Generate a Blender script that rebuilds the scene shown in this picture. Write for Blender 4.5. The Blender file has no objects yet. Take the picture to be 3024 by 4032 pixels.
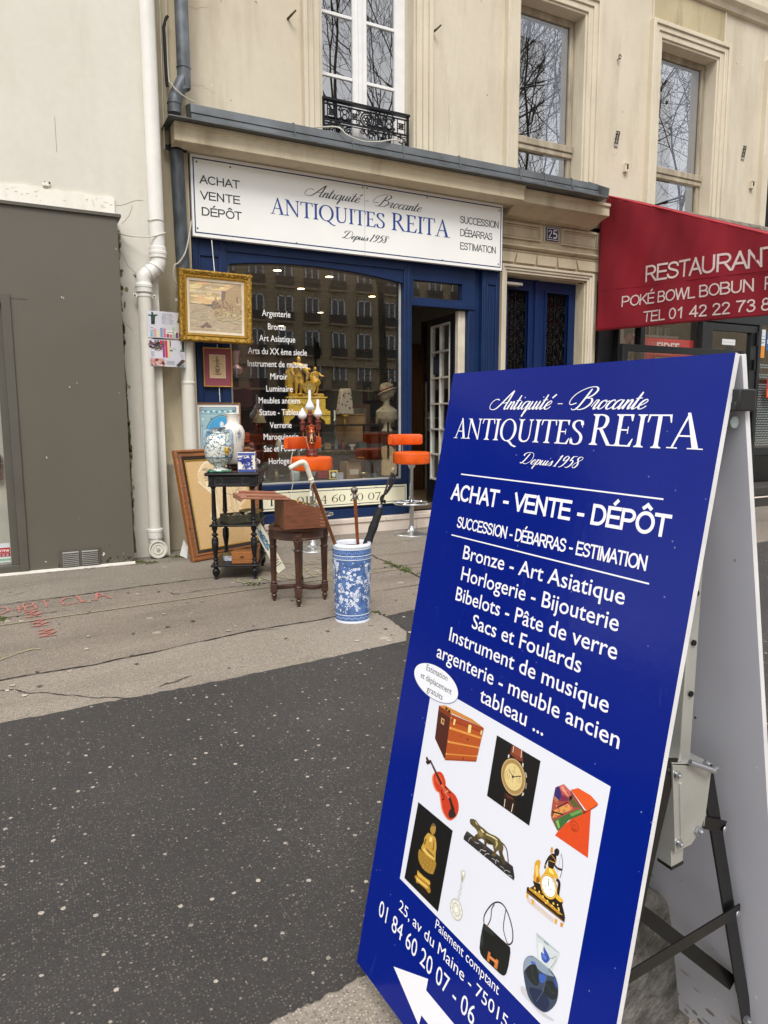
import bpy, bmesh, math, random
from mathutils import Vector, Matrix
rad = math.radians
sc = bpy.context.scene
COL = sc.collection
# ------------------------------------------------------------------ camera
CAMZ, PITCH, ROLL, YAW = 1.25, rad(7.694), rad(0.1876), rad(27.787)
fw = Vector((math.sin(YAW)*math.cos(PITCH), math.cos(YAW)*math.cos(PITCH), -math.sin(PITCH)))
rt = Vector((math.cos(YAW), -math.sin(YAW), 0)); dn = fw.cross(rt)
rt2 = rt*math.cos(ROLL)+dn*math.sin(ROLL); dn2 = dn*math.cos(ROLL)-rt*math.sin(ROLL)
cam = bpy.data.cameras.new('camera'); camo = bpy.data.objects.new('camera', cam); COL.objects.link(camo)
mw = Matrix.Identity(4)
for i in range(3):
    mw[i][0] = rt2[i]; mw[i][1] = -dn2[i]; mw[i][2] = -fw[i]
mw[2][3] = CAMZ
camo.matrix_world = mw
cam.sensor_fit = 'VERTICAL'; cam.sensor_height = 36.0; cam.lens = 2797/4032*36
cam.clip_start = 0.05; cam.clip_end = 500
sc.camera = camo
# ------------------------------------------------------------------ sky, sun, exposure
SUN_EL, SUN_AZ = rad(52), rad(205)
w = bpy.data.worlds.new('World'); sc.world = w; w.use_nodes = True
nt = w.node_tree; nt.nodes.clear()
o = nt.nodes.new('ShaderNodeOutputWorld'); bg = nt.nodes.new('ShaderNodeBackground')
sky = nt.nodes.new('ShaderNodeTexSky'); sky.sky_type = 'NISHITA'; sky.sun_disc = False
sky.sun_elevation = SUN_EL; sky.sun_rotation = SUN_AZ
sky.dust_density = 3.0; sky.air_density = 1.0; sky.ozone_density = 1.0
# overcast: the blue of the clear sky is veiled by a broken grey cloud layer
tc = nt.nodes.new('ShaderNodeTexCoord'); mp = nt.nodes.new('ShaderNodeMapping'); mp.inputs['Scale'].default_value = (1.4, 1.4, 3.0)
nz = nt.nodes.new('ShaderNodeTexNoise'); nz.inputs['Scale'].default_value = 2.2; nz.inputs['Detail'].default_value = 5
rp = nt.nodes.new('ShaderNodeValToRGB')
rp.color_ramp.elements[0].position = .3; rp.color_ramp.elements[0].color = (6.2, 6.2, 6.4, 1)
rp.color_ramp.elements[1].position = .68; rp.color_ramp.elements[1].color = (10.5, 10.3, 10.0, 1)
mx = nt.nodes.new('ShaderNodeMix'); mx.data_type = 'RGBA'; mx.inputs['Factor'].default_value = .86
nt.links.new(tc.outputs['Generated'], mp.inputs['Vector']); nt.links.new(mp.outputs[0], nz.inputs['Vector'])
nt.links.new(nz.outputs[0], rp.inputs[0])
nt.links.new(sky.outputs[0], mx.inputs[6]); nt.links.new(rp.outputs[0], mx.inputs[7])
nt.links.new(mx.outputs[2], bg.inputs[0]); bg.inputs[1].default_value = .10
nt.links.new(bg.outputs[0], o.inputs[0])
sl = bpy.data.lights.new('sun', 'SUN'); sl.energy = 1.5; sl.angle = rad(22); sl.color = (1, .97, .93)
so = bpy.data.objects.new('sun', sl); COL.objects.link(so)
# light travels from behind-left of the camera, down onto the facade
sd = Vector((math.sin(SUN_AZ)*math.cos(SUN_EL), math.cos(SUN_AZ)*math.cos(SUN_EL), math.sin(SUN_EL)))
so.rotation_euler = sd.to_track_quat('Z', 'Y').to_euler()
sc.view_settings.view_transform = 'Standard'; sc.view_settings.look = 'None'
sc.view_settings.exposure = 0.86; sc.view_settings.gamma = 1.0
sc.cycles.max_bounces = 10; sc.cycles.transparent_max_bounces = 12; sc.cycles.glossy_bounces = 4; sc.cycles.diffuse_bounces = 4
sc.cycles.use_denoising = True
sc.cycles.sample_clamp_indirect = 6
# ------------------------------------------------------------------ material helpers
def hx(h):
    h = h.lstrip('#'); c = [int(h[i:i+2], 16)/255 for i in (0, 2, 4)]
    return tuple((x/12.92 if x <= .04045 else ((x+.055)/1.055)**2.4) for x in c)
def newmat(name):
    m = bpy.data.materials.new(name); m.use_nodes = True
    t = m.node_tree; b = t.nodes['Principled BSDF']
    return m, t, b
def N(t, typ, **kw):
    n = t.nodes.new(typ)
    for k, v in kw.items(): setattr(n, k, v)
    return n
def coords(t, kind='Object', scale=None):
    c = N(t, 'ShaderNodeTexCoord'); out = c.outputs[kind]
    if scale:
        m = N(t, 'ShaderNodeMapping'); m.inputs['Scale'].default_value = scale
        t.links.new(out, m.inputs['Vector']); out = m.outputs[0]
    return out
def noise(t, vec, s, d=4, r=.55):
    n = N(t, 'ShaderNodeTexNoise'); n.inputs['Scale'].default_value = s; n.inputs['Detail'].default_value = d
    n.inputs['Roughness'].default_value = r; t.links.new(vec, n.inputs['Vector']); return n.outputs[0]
def ramp(t, f, *stops):
    r = N(t, 'ShaderNodeValToRGB'); e = r.color_ramp.elements
    while len(e) < len(stops): e.new(.5)
    for i, (p, c) in enumerate(stops):
        e[i].position = p; e[i].color = tuple(c)+(1,) if len(c) == 3 else c
    t.links.new(f, r.inputs[0]); return r.outputs[0]
def mixc(t, f, a, b, mode='MIX'):
    m = N(t, 'ShaderNodeMix', data_type='RGBA', blend_type=mode)
    for s, v in ((0, f), (6, a), (7, b)):
        if isinstance(v, (int, float)): m.inputs[s].default_value = v
        elif isinstance(v, tuple): m.inputs[s].default_value = v+(1,) if len(v) == 3 else v
        else: t.links.new(v, m.inputs[s])
    return m.outputs[2]
def mth(t, op, a, b=0.0, c=0.0):
    m = N(t, 'ShaderNodeMath', operation=op)
    for s, v in enumerate((a, b, c)):
        if isinstance(v, (int, float)): m.inputs[s].default_value = v
        else: t.links.new(v, m.inputs[s])
    return m.outputs[0]
def bumpn(t, b, h, st, dist=.01):
    n = N(t, 'ShaderNodeBump'); n.inputs['Strength'].default_value = st; n.inputs['Distance'].default_value = dist
    t.links.new(h, n.inputs['Height']); t.links.new(n.outputs[0], b.inputs['Normal'])
MC = {}
def mat(name, col, rough=.6, metal=0., var=.12, vs=6., bump=0., bs=60., spec=.5, coat=0., col2=None, sc3=None):
    if name in MC: return MC[name]
    m, t, b = newmat(name); c = hx(col) if isinstance(col, str) else col
    b.inputs['Roughness'].default_value = rough; b.inputs['Metallic'].default_value = metal
    b.inputs['Specular IOR Level'].default_value = spec; b.inputs['Coat Weight'].default_value = coat
    v = coords(t, 'Object', sc3)
    n = noise(t, v, vs, 5)
    c2 = (hx(col2) if isinstance(col2, str) else col2) if col2 else tuple(x*(1-var*1.8) for x in c)
    c1 = c if col2 else tuple(min(1, x*(1+var*.8)) for x in c)
    t.links.new(ramp(t, n, (.3, c2), (.7, c1)), b.inputs['Base Color'])
    rr = N(t, 'ShaderNodeMapRange'); rr.inputs[3].default_value = max(0, rough-.07); rr.inputs[4].default_value = min(1, rough+.1)
    t.links.new(noise(t, v, vs*3.1, 3), rr.inputs[0]); t.links.new(rr.outputs[0], b.inputs['Roughness'])
    if bump: bumpn(t, b, noise(t, v, bs, 4), bump)
    MC[name] = m; return m
def printmat(name, rough=.45, var=0., vs=40., coat=0., spec=.5, bump=0.):
    if name in MC: return MC[name]
    m, t, b = newmat(name); a = N(t, 'ShaderNodeVertexColor', layer_name='Col')
    c = a.outputs[0]
    if var:
        n = noise(t, coords(t), vs, 4)
        c = mixc(t, 1.0, c, ramp(t, n, (.25, (1-var,)*3), (.75, (1+var*.4,)*3)), 'MULTIPLY')
    t.links.new(c, b.inputs['Base Color']); b.inputs['Roughness'].default_value = rough
    b.inputs['Coat Weight'].default_value = coat; b.inputs['Specular IOR Level'].default_value = spec
    if bump: bumpn(t, b, noise(t, coords(t), 90, 3), bump)
    MC[name] = m; return m
def glassmat(name, tint=(1, 1, 1), gain=1.7, base=.0, rough=.0, dirt=0.):
    if name in MC: return MC[name]
    m = bpy.data.materials.new(name); m.use_nodes = True; t = m.node_tree; t.nodes.clear()
    o = N(t, 'ShaderNodeOutputMaterial'); mx = N(t, 'ShaderNodeMixShader')
    tr = N(t, 'ShaderNodeBsdfTransparent'); tr.inputs[0].default_value = tint+(1,)
    gl = N(t, 'ShaderNodeBsdfGlossy'); gl.inputs['Roughness'].default_value = rough; gl.inputs[0].default_value = (1, 1, 1, 1)
    fr = N(t, 'ShaderNodeFresnel'); gm = N(t, 'ShaderNodeNewGeometry'); t.links.new(mth(t, 'MULTIPLY_ADD', gm.outputs['Backfacing'], -.83333, 1.5), fr.inputs[0])
    f = mth(t, 'MULTIPLY_ADD', fr.outputs[0], gain, base)
    f = mth(t, 'MINIMUM', f, 1.0)
    n = N(t, 'ShaderNodeBump'); n.inputs['Strength'].default_value = .012; n.inputs['Distance'].default_value = .05
    t.links.new(noise(t, coords(t), 1.3, 1), n.inputs['Height']); t.links.new(n.outputs[0], gl.inputs['Normal'])
    t.links.new(f, mx.inputs[0]); t.links.new(tr.outputs[0], mx.inputs[1]); t.links.new(gl.outputs[0], mx.inputs[2])
    t.links.new(mx.outputs[0], o.inputs[0]); MC[name] = m; return m
def emit(name, col, st):
    m, t, b = newmat(name); b.inputs['Base Color'].default_value = col+(1,)
    b.inputs['Emission Color'].default_value = col+(1,); b.inputs['Emission Strength'].default_value = st; return m
# ------------------------------------------------------------------ mesh builder
def spline(pts, n=6, closed=False):
    P = [Vector(p) for p in pts]; L = len(P); out = []
    rng = range(L) if closed else range(L-1)
    for i in rng:
        if closed: a, b, c, d = P[i-1], P[i], P[(i+1) % L], P[(i+2) % L]
        else: a, b, c, d = P[max(i-1, 0)], P[i], P[i+1], P[min(i+2, L-1)]
        for k in range(n):
            t = k/n
            out.append(.5*((2*b)+(c-a)*t+(2*a-5*b+4*c-d)*t*t+(3*b-a-3*c+d)*t**3))
    if not closed: out.append(P[-1])
    return out
class MB:
    def __init__(s): s.v = []; s.f = []; s.mi = []; s.mats = []
    def _m(s, m):
        if m not in s.mats: s.mats.append(m)
        return s.mats.index(m)
    def add(s, vs, fs, m):
        o = len(s.v); s.v += [tuple(v) for v in vs]; k = s._m(m)
        for f in fs: s.f.append([i+o for i in f]); s.mi.append(k)
    def box(s, x0, x1, y0, y1, z0, z1, m, M=None):
        vs = [Vector((x, y, z)) for z in (z0, z1) for y in (y0, y1) for x in (x0, x1)]
        if M: vs = [M @ v for v in vs]
        s.add(vs, [(0, 2, 3, 1), (4, 5, 7, 6), (0, 1, 5, 4), (2, 6, 7, 3), (0, 4, 6, 2), (1, 3, 7, 5)], m); return s
    def poly(s, pts, m): s.add(pts, [list(range(len(pts)))], m); return s
    def prism(s, prof, m, fn, lo, hi, caps=True):
        # prof 2-D closed outline; fn(a, b, t) -> point ; extruded from t=lo to hi
        n = len(prof); vs = [fn(a, b, lo) for a, b in prof]+[fn(a, b, hi) for a, b in prof]
        fs = [(i, (i+1) % n, n+(i+1) % n, n+i) for i in range(n)]
        if caps: fs += [list(range(n-1, -1, -1)), list(range(n, 2*n))]
        s.add(vs, fs, m); return s
    def xprism(s, prof_yz, x0, x1, m): return s.prism(prof_yz, m, lambda a, b, t: (t, a, b), x0, x1)
    def yprism(s, prof_xz, y0, y1, m): return s.prism(prof_xz, m, lambda a, b, t: (a, t, b), y0, y1)
    def zprism(s, prof_xy, z0, z1, m): return s.prism(prof_xy, m, lambda a, b, t: (a, b, t), z0, z1)
    def lathe(s, prof, m, c=(0, 0, 0), n=24, M=None, flute=None):
        vs = []; fs = []; k = len(prof)
        for j in range(n):
            a = 2*math.pi*j/n
            for r, z in prof:
                rr = r
                if flute and flute[0] < z < flute[1]: rr = r*(1-flute[2]*(j % 2))
                v = Vector((rr*math.cos(a), rr*math.sin(a), z))
                if M: v = M @ v
                vs.append(v+Vector(c))
        for j in range(n):
            for i in range(k-1):
                a, b = j*k+i, ((j+1) % n)*k+i
                fs.append((a, b, b+1, a+1))
        if prof[0][0] > 1e-6: fs.append([j*k for j in range(n)][::-1])
        if prof[-1][0] > 1e-6: fs.append([j*k+k-1 for j in range(n)])
        s.add(vs, fs, m); return s
    def tube(s, path, r, m, n=8, closed=False, caps=True, flat=1.0):
        P = [Vector(p) for p in path]; L = len(P)
        rs = r if isinstance(r, (list, tuple)) else [r]*L
        vs = []; fs = []; up = None
        for i, p in enumerate(P):
            d = (P[(i+1) % L]-P[i-1]) if closed else (P[min(i+1, L-1)]-P[max(i-1, 0)])
            if d.length < 1e-9: d = Vector((0, 0, 1))
            d.normalize()
            if up is None:
                up = Vector((0, 0, 1)) if abs(d.z) < .9 else Vector((1, 0, 0))
            up = (up-d*up.dot(d))
            if up.length < 1e-6: up = d.orthogonal()
            up.normalize(); sd_ = d.cross(up)
            for j in range(n):
                a = 2*math.pi*j/n
                vs.append(p+up*math.cos(a)*rs[i]+sd_*math.sin(a)*rs[i]*flat)
        rng = L if closed else L-1
        for i in range(rng):
            for j in range(n):
                a = i*n+j; b = i*n+(j+1) % n; c = ((i+1) % L)*n
                fs.append((a, b, c+(j+1) % n, c+j))
        if caps and not closed: fs += [list(range(n))[::-1], [(L-1)*n+j for j in range(n)]]
        s.add(vs, fs, m); return s
    def ball(s, c, r, m, n=14, k=9, M=None):
        r = Vector(r) if hasattr(r, '__len__') else Vector((r, r, r))
        vs = [Vector((0, 0, -1))]; fs = []
        for i in range(1, k):
            a = math.pi*i/k-math.pi/2
            for j in range(n):
                b = 2*math.pi*j/n; vs.append(Vector((math.cos(a)*math.cos(b), math.cos(a)*math.sin(b), math.sin(a))))
        vs.append(Vector((0, 0, 1)))
        out = []
        for v in vs:
            q = Vector((v.x*r.x, v.y*r.y, v.z*r.z))
            if M: q = M @ q
            out.append(q+Vector(c))
        for j in range(n):
            fs.append((0, 1+(j+1) % n, 1+j)); t = 1+(k-2)*n; fs.append((len(vs)-1, t+j, t+(j+1) % n))
            for i in range(k-2):
                a = 1+i*n; fs.append((a+j, a+(j+1) % n, a+n+(j+1) % n, a+n+j))
        s.add(out, fs, m); return s
    def build(s, name, parent=None, smooth=30, bevel=0., seg=2, loc=None, remesh=0.):
        me = bpy.data.meshes.new(name); me.from_pydata(s.v, [], s.f)
        for m in s.mats: me.materials.append(m)
        me.polygons.foreach_set('material_index', s.mi)
        bm = bmesh.new(); bm.from_mesh(me); bmesh.ops.recalc_face_normals(bm, faces=bm.faces); bm.to_mesh(me); bm.free()
        me.update()
        if smooth:
            me.polygons.foreach_set('use_smooth', [True]*len(me.polygons)); me.set_sharp_from_angle(angle=rad(smooth))
        ob = bpy.data.objects.new(name, me); COL.objects.link(ob)
        if parent: ob.parent = parent
        if loc: ob.location = loc
        if remesh:
            r = ob.modifiers.new('remesh', 'REMESH'); r.mode = 'VOXEL'; r.voxel_size = remesh; r.use_smooth_shade = True
            q = ob.modifiers.new('smooth', 'SMOOTH'); q.iterations = 2
        if bevel:
            b = ob.modifiers.new('bevel', 'BEVEL'); b.width = bevel; b.segments = seg; b.limit_method = 'ANGLE'; b.angle_limit = rad(40)
            b.harden_normals = False
        return ob
def thing(name, label, cat, loc=(0, 0, 0), rz=0., group=None, M=None):
    o = bpy.data.objects.new(name, None); COL.objects.link(o); o.empty_display_size = .1
    if M is not None: o.matrix_world = M
    else: o.location = loc; o.rotation_euler = (0, 0, rz)
    o['label'] = label; o['category'] = cat
    if group: o['group'] = group
    return o
def tag(o, label, cat, group=None):
    o['label'] = label; o['category'] = cat
    if group: o['group'] = group
    return o
def struct(o): o['kind'] = 'structure'; return o
def dup(root, loc, rz=None, label=None):
    r = root.copy(); COL.objects.link(r); r.location = loc
    if rz is not None: r.rotation_euler = (0, 0, rz)
    if label: r['label'] = label
    for ch in list(root.children):
        c = ch.copy(); COL.objects.link(c); c.parent = r
        for g in list(ch.children):
            d = g.copy(); COL.objects.link(d); d.parent = c
    return r
# ------------------------------------------------------------------ flat printed work
_tc = {}
def ftext(s, bold=0.):
    k = (s, bold)
    if k in _tc: return _tc[k]
    cu = bpy.data.curves.new('t', 'FONT'); cu.body = s; cu.size = 1; cu.resolution_u = 3; cu.offset = bold; cu.dimensions = '2D'; cu.fill_mode = 'FRONT'
    ob = bpy.data.objects.new('t', cu); COL.objects.link(ob)
    dg = bpy.context.evaluated_depsgraph_get(); me = bpy.data.meshes.new_from_object(ob.evaluated_get(dg))
    vs = [(v.co.x, v.co.y) for v in me.vertices]; fs = [list(p.vertices) for p in me.polygons]
    bpy.data.objects.remove(ob); bpy.data.curves.remove(cu); bpy.data.meshes.remove(me)
    _tc[k] = (vs, fs); return _tc[k]
CAPH = None
class Flat:
    def __init__(s, o=(0, 0, 0), ux=(1, 0, 0), uy=(0, 0, 1), n=(0, -1, 0), step=3e-5, fn=None, lift=.0006):
        o, ux, uy, n = map(Vector, (o, ux, uy, n))
        s.fn = fn or (lambda u, v, h: o+ux*u+uy*v+n*h)
        s.v = []; s.f = []; s.c = []; s.k = 0; s.step = step; s.hold = False; s.lift = lift
    def _lay(s):
        if not s.hold: s.k += 1
        return s.lift+s.k*s.step
    def raw(s, pts, faces, col, h=None):
        h = s._lay() if h is None else h
        o = len(s.v); s.v += [tuple(s.fn(p[0], p[1], h)) for p in pts]
        c = hx(col) if isinstance(col, str) else col
        for f in faces: s.f.append([i+o for i in f]); s.c.append(c)
        return s
    def poly(s, pts, col, smooth=False):
        if smooth: pts = [(p.x, p.y) for p in spline([(a, b, 0) for a, b in pts], 4, True)]
        return s.raw(pts, [list(range(len(pts)))], col)
    def rect(s, x0, y0, x1, y1, col): return s.poly([(x0, y0), (x1, y0), (x1, y1), (x0, y1)], col)
    def disc(s, c, r, col, n=28, rot=0.):
        rx, ry = r if hasattr(r, '__len__') else (r, r); cs, sn = math.cos(rot), math.sin(rot)
        P = []
        for i in range(n):
            a = 2*math.pi*i/n; x, y = rx*math.cos(a), ry*math.sin(a); P.append((c[0]+x*cs-y*sn, c[1]+x*sn+y*cs))
        return s.poly(P, col)
    def strip(s, P, W, col):
        # ribbon along P with half-width W[i] (number) measured along the local normal
        L = len(P); vs = []
        for i in range(L):
            a, b = P[max(i-1, 0)], P[min(i+1, L-1)]; dx, dy = b[0]-a[0], b[1]-a[1]; l = math.hypot(dx, dy) or 1e-9
            nx, ny = -dy/l, dx/l; w_ = W[i](nx, ny) if callable(W[i]) else W[i]
            vs += [(P[i][0]+nx*w_, P[i][1]+ny*w_), (P[i][0]-nx*w_, P[i][1]-ny*w_)]
        return s.raw(vs, [(2*i, 2*i+2, 2*i+3, 2*i+1) for i in range(L-1)], col)
    def line(s, pts, wd, col, smooth=False, closed=False):
        if closed: pts = list(pts)+[pts[0]]
        if smooth: pts = [(p.x, p.y) for p in spline([(a, b, 0) for a, b in pts], 4)]
        return s.strip(pts, [wd/2]*len(pts), col)
    def ring(s, c, r, wd, col, n=28):
        rx, ry = r if hasattr(r, '__len__') else (r, r)
        vs = []
        for i in range(n):
            a = 2*math.pi*i/n
            vs += [(c[0]+(rx+wd/2)*math.cos(a), c[1]+(ry+wd/2)*math.sin(a)), (c[0]+(rx-wd/2)*math.cos(a), c[1]+(ry-wd/2)*math.sin(a))]
        m = 2*n
        return s.raw(vs, [(2*i, (2*i+2) % m, (2*i+3) % m, 2*i+1) for i in range(n)], col)
    def text(s, st, u0, u1, vb, cap, col, bold=0.):
        """lettering fitted between u0 and u1 on the baseline vb; cap < 0 when v runs downward"""
        global CAPH
        if CAPH is None: CAPH = max(y for x, y in ftext('H')[0])
        vs, fs = ftext(st, bold); xs = [p[0] for p in vs]; a, b = min(xs), max(xs)
        kx = (u1-u0)/(b-a); ky = cap/CAPH
        return s.raw([(u0+(x-a)*kx, vb+y*ky) for x, y in vs], fs, col)
    def build(s, name, m, parent=None):
        me = bpy.data.meshes.new(name); me.from_pydata(s.v, [], s.f); me.materials.append(m)
        at = me.color_attributes.new('Col', 'FLOAT_COLOR', 'CORNER'); buf = []
        for f, c in zip(s.f, s.c): buf += [c[0], c[1], c[2], 1.0]*len(f)
        at.data.foreach_set('color', buf); me.update()
        ob = bpy.data.objects.new(name, me); COL.objects.link(ob)
        if parent: ob.parent = parent
        return ob
# ---- roman capitals (stems with bracketed serifs) and a pointed-pen script
def _stem(x, wd=.125, y0=0, y1=1, s0=1, s1=1, sw=.085):
    l, r = x-wd/2, x+wd/2; P = []
    P += [(l-sw, y0), (r+sw, y0), (r+sw, y0+.03), (r+.025, y0+.05), (r, y0+.11)] if s0 else [(l, y0), (r, y0)]
    P += [(r, y1-.11), (r+.025, y1-.05), (r+sw, y1-.03), (r+sw, y1), (l-sw, y1), (l-sw, y1-.03), (l-.025, y1-.05), (l, y1-.11)] if s1 else [(r, y1), (l, y1)]
    if s0: P += [(l, y0+.11), (l-.025, y0+.05), (l-sw, y0+.03)]
    return ('P', P)
def _q(*p): return ('P', list(p))
def _nib(p, a=.062, b=.022): return ('N', p, a, b)
def _ring(cx, cy, rx, ry, ix, iy):
    return ('R', cx, cy, rx, ry, ix, iy)
SER = {
 'A': (.80, [_q((.095,.02),(.145,.02),(.41,.90),(.385,.98)), _q((.36,1.02),(.43,1.02),(.72,.02),(.575,.02)), _q((.2,.34),(.56,.34),(.55,.385),(.215,.385)), _q((0,0),(.25,0),(.25,.032),(0,.032)), _q((.47,0),(.82,0),(.82,.032),(.47,.032))]),
 'N': (.88, [_stem(.13,.05,0,.93,1,0), _stem(.72,.05,.05,1,0,1), _q((.06,.97),(.21,1.0),(.745,.05),(.745,-.02),(.69,-.02)), _q((0,.968),(.14,.968),(.2,1),(0,1))]),
 'T': (.72, [_stem(.36,.125,0,.96,1,0), _q((.02,.955),(.70,.955),(.70,1),(.02,1)), _q((0,.76),(.03,.76),(.085,.955),(.02,1.01)), _q((.72,.76),(.69,.76),(.635,.955),(.70,1.01))]),
 'I': (.34, [_stem(.17)]),
 'Q': (.94, [_ring(.45,.5,.44,.52,.305,.475), _q((.40,.0),(.55,-.06),(.72,-.2),(.92,-.27),(1.02,-.22),(.82,-.17),(.64,0),(.5,.05))]),
 'U': (.84, [_stem(.17,.125,.3,1,0,1), _stem(.66,.05,.3,1,0,1), _q((.1075,.30),(.2325,.30),(.25,.16),(.33,.07),(.43,.045),(.54,.08),(.61,.17),(.635,.30),(.685,.30),(.66,.14),(.57,.02),(.42,-.02),(.26,0),(.15,.1))]),
 'E': (.68, [_stem(.16), _q((.16,.955),(.56,.955),(.56,1),(.16,1)), _q((.53,.79),(.56,.79),(.575,1),(.47,.955)), _q((.2,.49),(.45,.49),(.45,.535),(.2,.535)), _q((.43,.40),(.457,.40),(.457,.62),(.43,.62)), _q((.16,0),(.58,0),(.60,.045),(.16,.045)), _q((.50,.045),(.59,0),(.65,.25),(.62,.25))]),
 'S': (.56, [_nib([(.46,.80),(.40,.95),(.25,.985),(.1,.9),(.08,.75),(.2,.6),(.38,.46),(.47,.3),(.43,.1),(.27,.015),(.1,.06),(.04,.22)]), _q((.455,.70),(.48,.70),(.48,1.0),(.45,.93)), _q((.02,0),(.05,.06),(.055,.29),(.03,.29))]),
 'R': (.82, [_stem(.16), _nib([(.16,.975),(.36,.975),(.50,.90),(.53,.75),(.44,.58),(.2,.52)]), _q((.28,.53),(.41,.53),(.74,.04),(.80,0),(.63,0)), _q((.62,0),(.86,0),(.86,.03),(.70,.04))]),
 'e': (.46, [_nib([(.06,.33),(.38,.33),(.37,.48),(.24,.58),(.1,.48),(.05,.3),(.1,.1),(.24,.02),(.4,.12)],.05,.02)]),
 'l': (.26, [_stem(.13,.1,0,1.05,1,0,.06), _q((.02,1.0),(.09,1.0),(.09,1.05))]),
 'é': (.46, [_nib([(.06,.33),(.38,.33),(.37,.48),(.24,.58),(.1,.48),(.05,.3),(.1,.1),(.24,.02),(.4,.12)],.05,.02), _q((.2,.68),(.25,.66),(.42,.86),(.33,.88))]),
 ':': (.24, [_q((.07,0),(.17,0),(.17,.1),(.07,.1)), _q((.07,.42),(.17,.42),(.17,.52),(.07,.52))]),
 ' ': (.34, []),
 '0': (.66, [_ring(.31,.48,.28,.49,.185,.455)]),
 '1': (.40, [_stem(.2,.1,0,.97,1,0,.08), _q((.06,.84),(.15,.97),(.25,.97),(.16,.9))]),
 '2': (.58, [_nib([(.06,.74),(.12,.92),(.28,.97),(.42,.86),(.42,.68),(.3,.45),(.14,.22),(.04,.05)],.055,.025), _q((.03,.0),(.5,.0),(.53,.14),(.5,.14),(.46,.08),(.05,.08))]),
 '4': (.60, [_stem(.40,.09,-.12,.96,1,0,.06), _q((.02,.26),(.54,.26),(.54,.31),(.02,.31)), _q((.02,.27),(.06,.31),(.40,.90),(.38,.97))]),
 '6': (.60, [_ring(.29,.30,.26,.32,.17,.285), _nib([(.50,1.0),(.30,.88),(.12,.66),(.07,.4),(.09,.28)],.05,.02)]),
 '7': (.54, [_q((.02,.88),(.5,.88),(.5,.97),(.02,.97)), _q((.44,.9),(.51,.95),(.22,-.06),(.12,-.06)), _q((.0,.78),(.03,.78),(.07,.9),(.02,.97))]),
 '8': (.58, [_ring(.28,.26,.25,.28,.15,.245), _ring(.28,.74,.2,.24,.115,.21)]),
}
def serif(F, st, u0, u1, vb, cap, col):
    tot = sum(SER[c][0] for c in st); kx = (u1-u0)/(tot-.06); x = -.02; base = F.k
    for c in st:
        adv, items = SER[c]; F.k = base
        mp_ = lambda p: (u0+(x+p[0])*kx, vb+p[1]*cap)
        for it in items:
            if it[0] == 'P': F.poly([mp_(p) for p in it[1]], col)
            elif it[0] == 'N':
                P = [(p.x, p.y) for p in spline([(a, b, 0) for a, b in it[1]], 5)]; a, b = it[2], it[3]
                L = len(P); vs = []
                for i in range(L):
                    q, r = P[max(i-1, 0)], P[min(i+1, L-1)]; dx, dy = r[0]-q[0], r[1]-q[1]; l = math.hypot(dx, dy) or 1
                    nx, ny = -dy/l, dx/l; wd = math.hypot(a*nx, b*ny)
                    vs += [mp_((P[i][0]+nx*wd, P[i][1]+ny*wd)), mp_((P[i][0]-nx*wd, P[i][1]-ny*wd))]
                F.raw(vs, [(2*i, 2*i+2, 2*i+3, 2*i+1) for i in range(L-1)], col)
            else:
                _, cx, cy, rx, ry, ix, iy = it; n = 32; vs = []
                for i in range(n):
                    a = 2*math.pi*i/n
                    vs += [mp_((cx+rx*math.cos(a), cy+ry*math.sin(a))), mp_((cx+ix*math.cos(a), cy+iy*math.sin(a)))]
                F.raw(vs, [(2*i, (2*i+2) % (2*n), (2*i+3) % (2*n), 2*i+1) for i in range(n)], col)
        x += adv
    F.k = base+8
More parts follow.
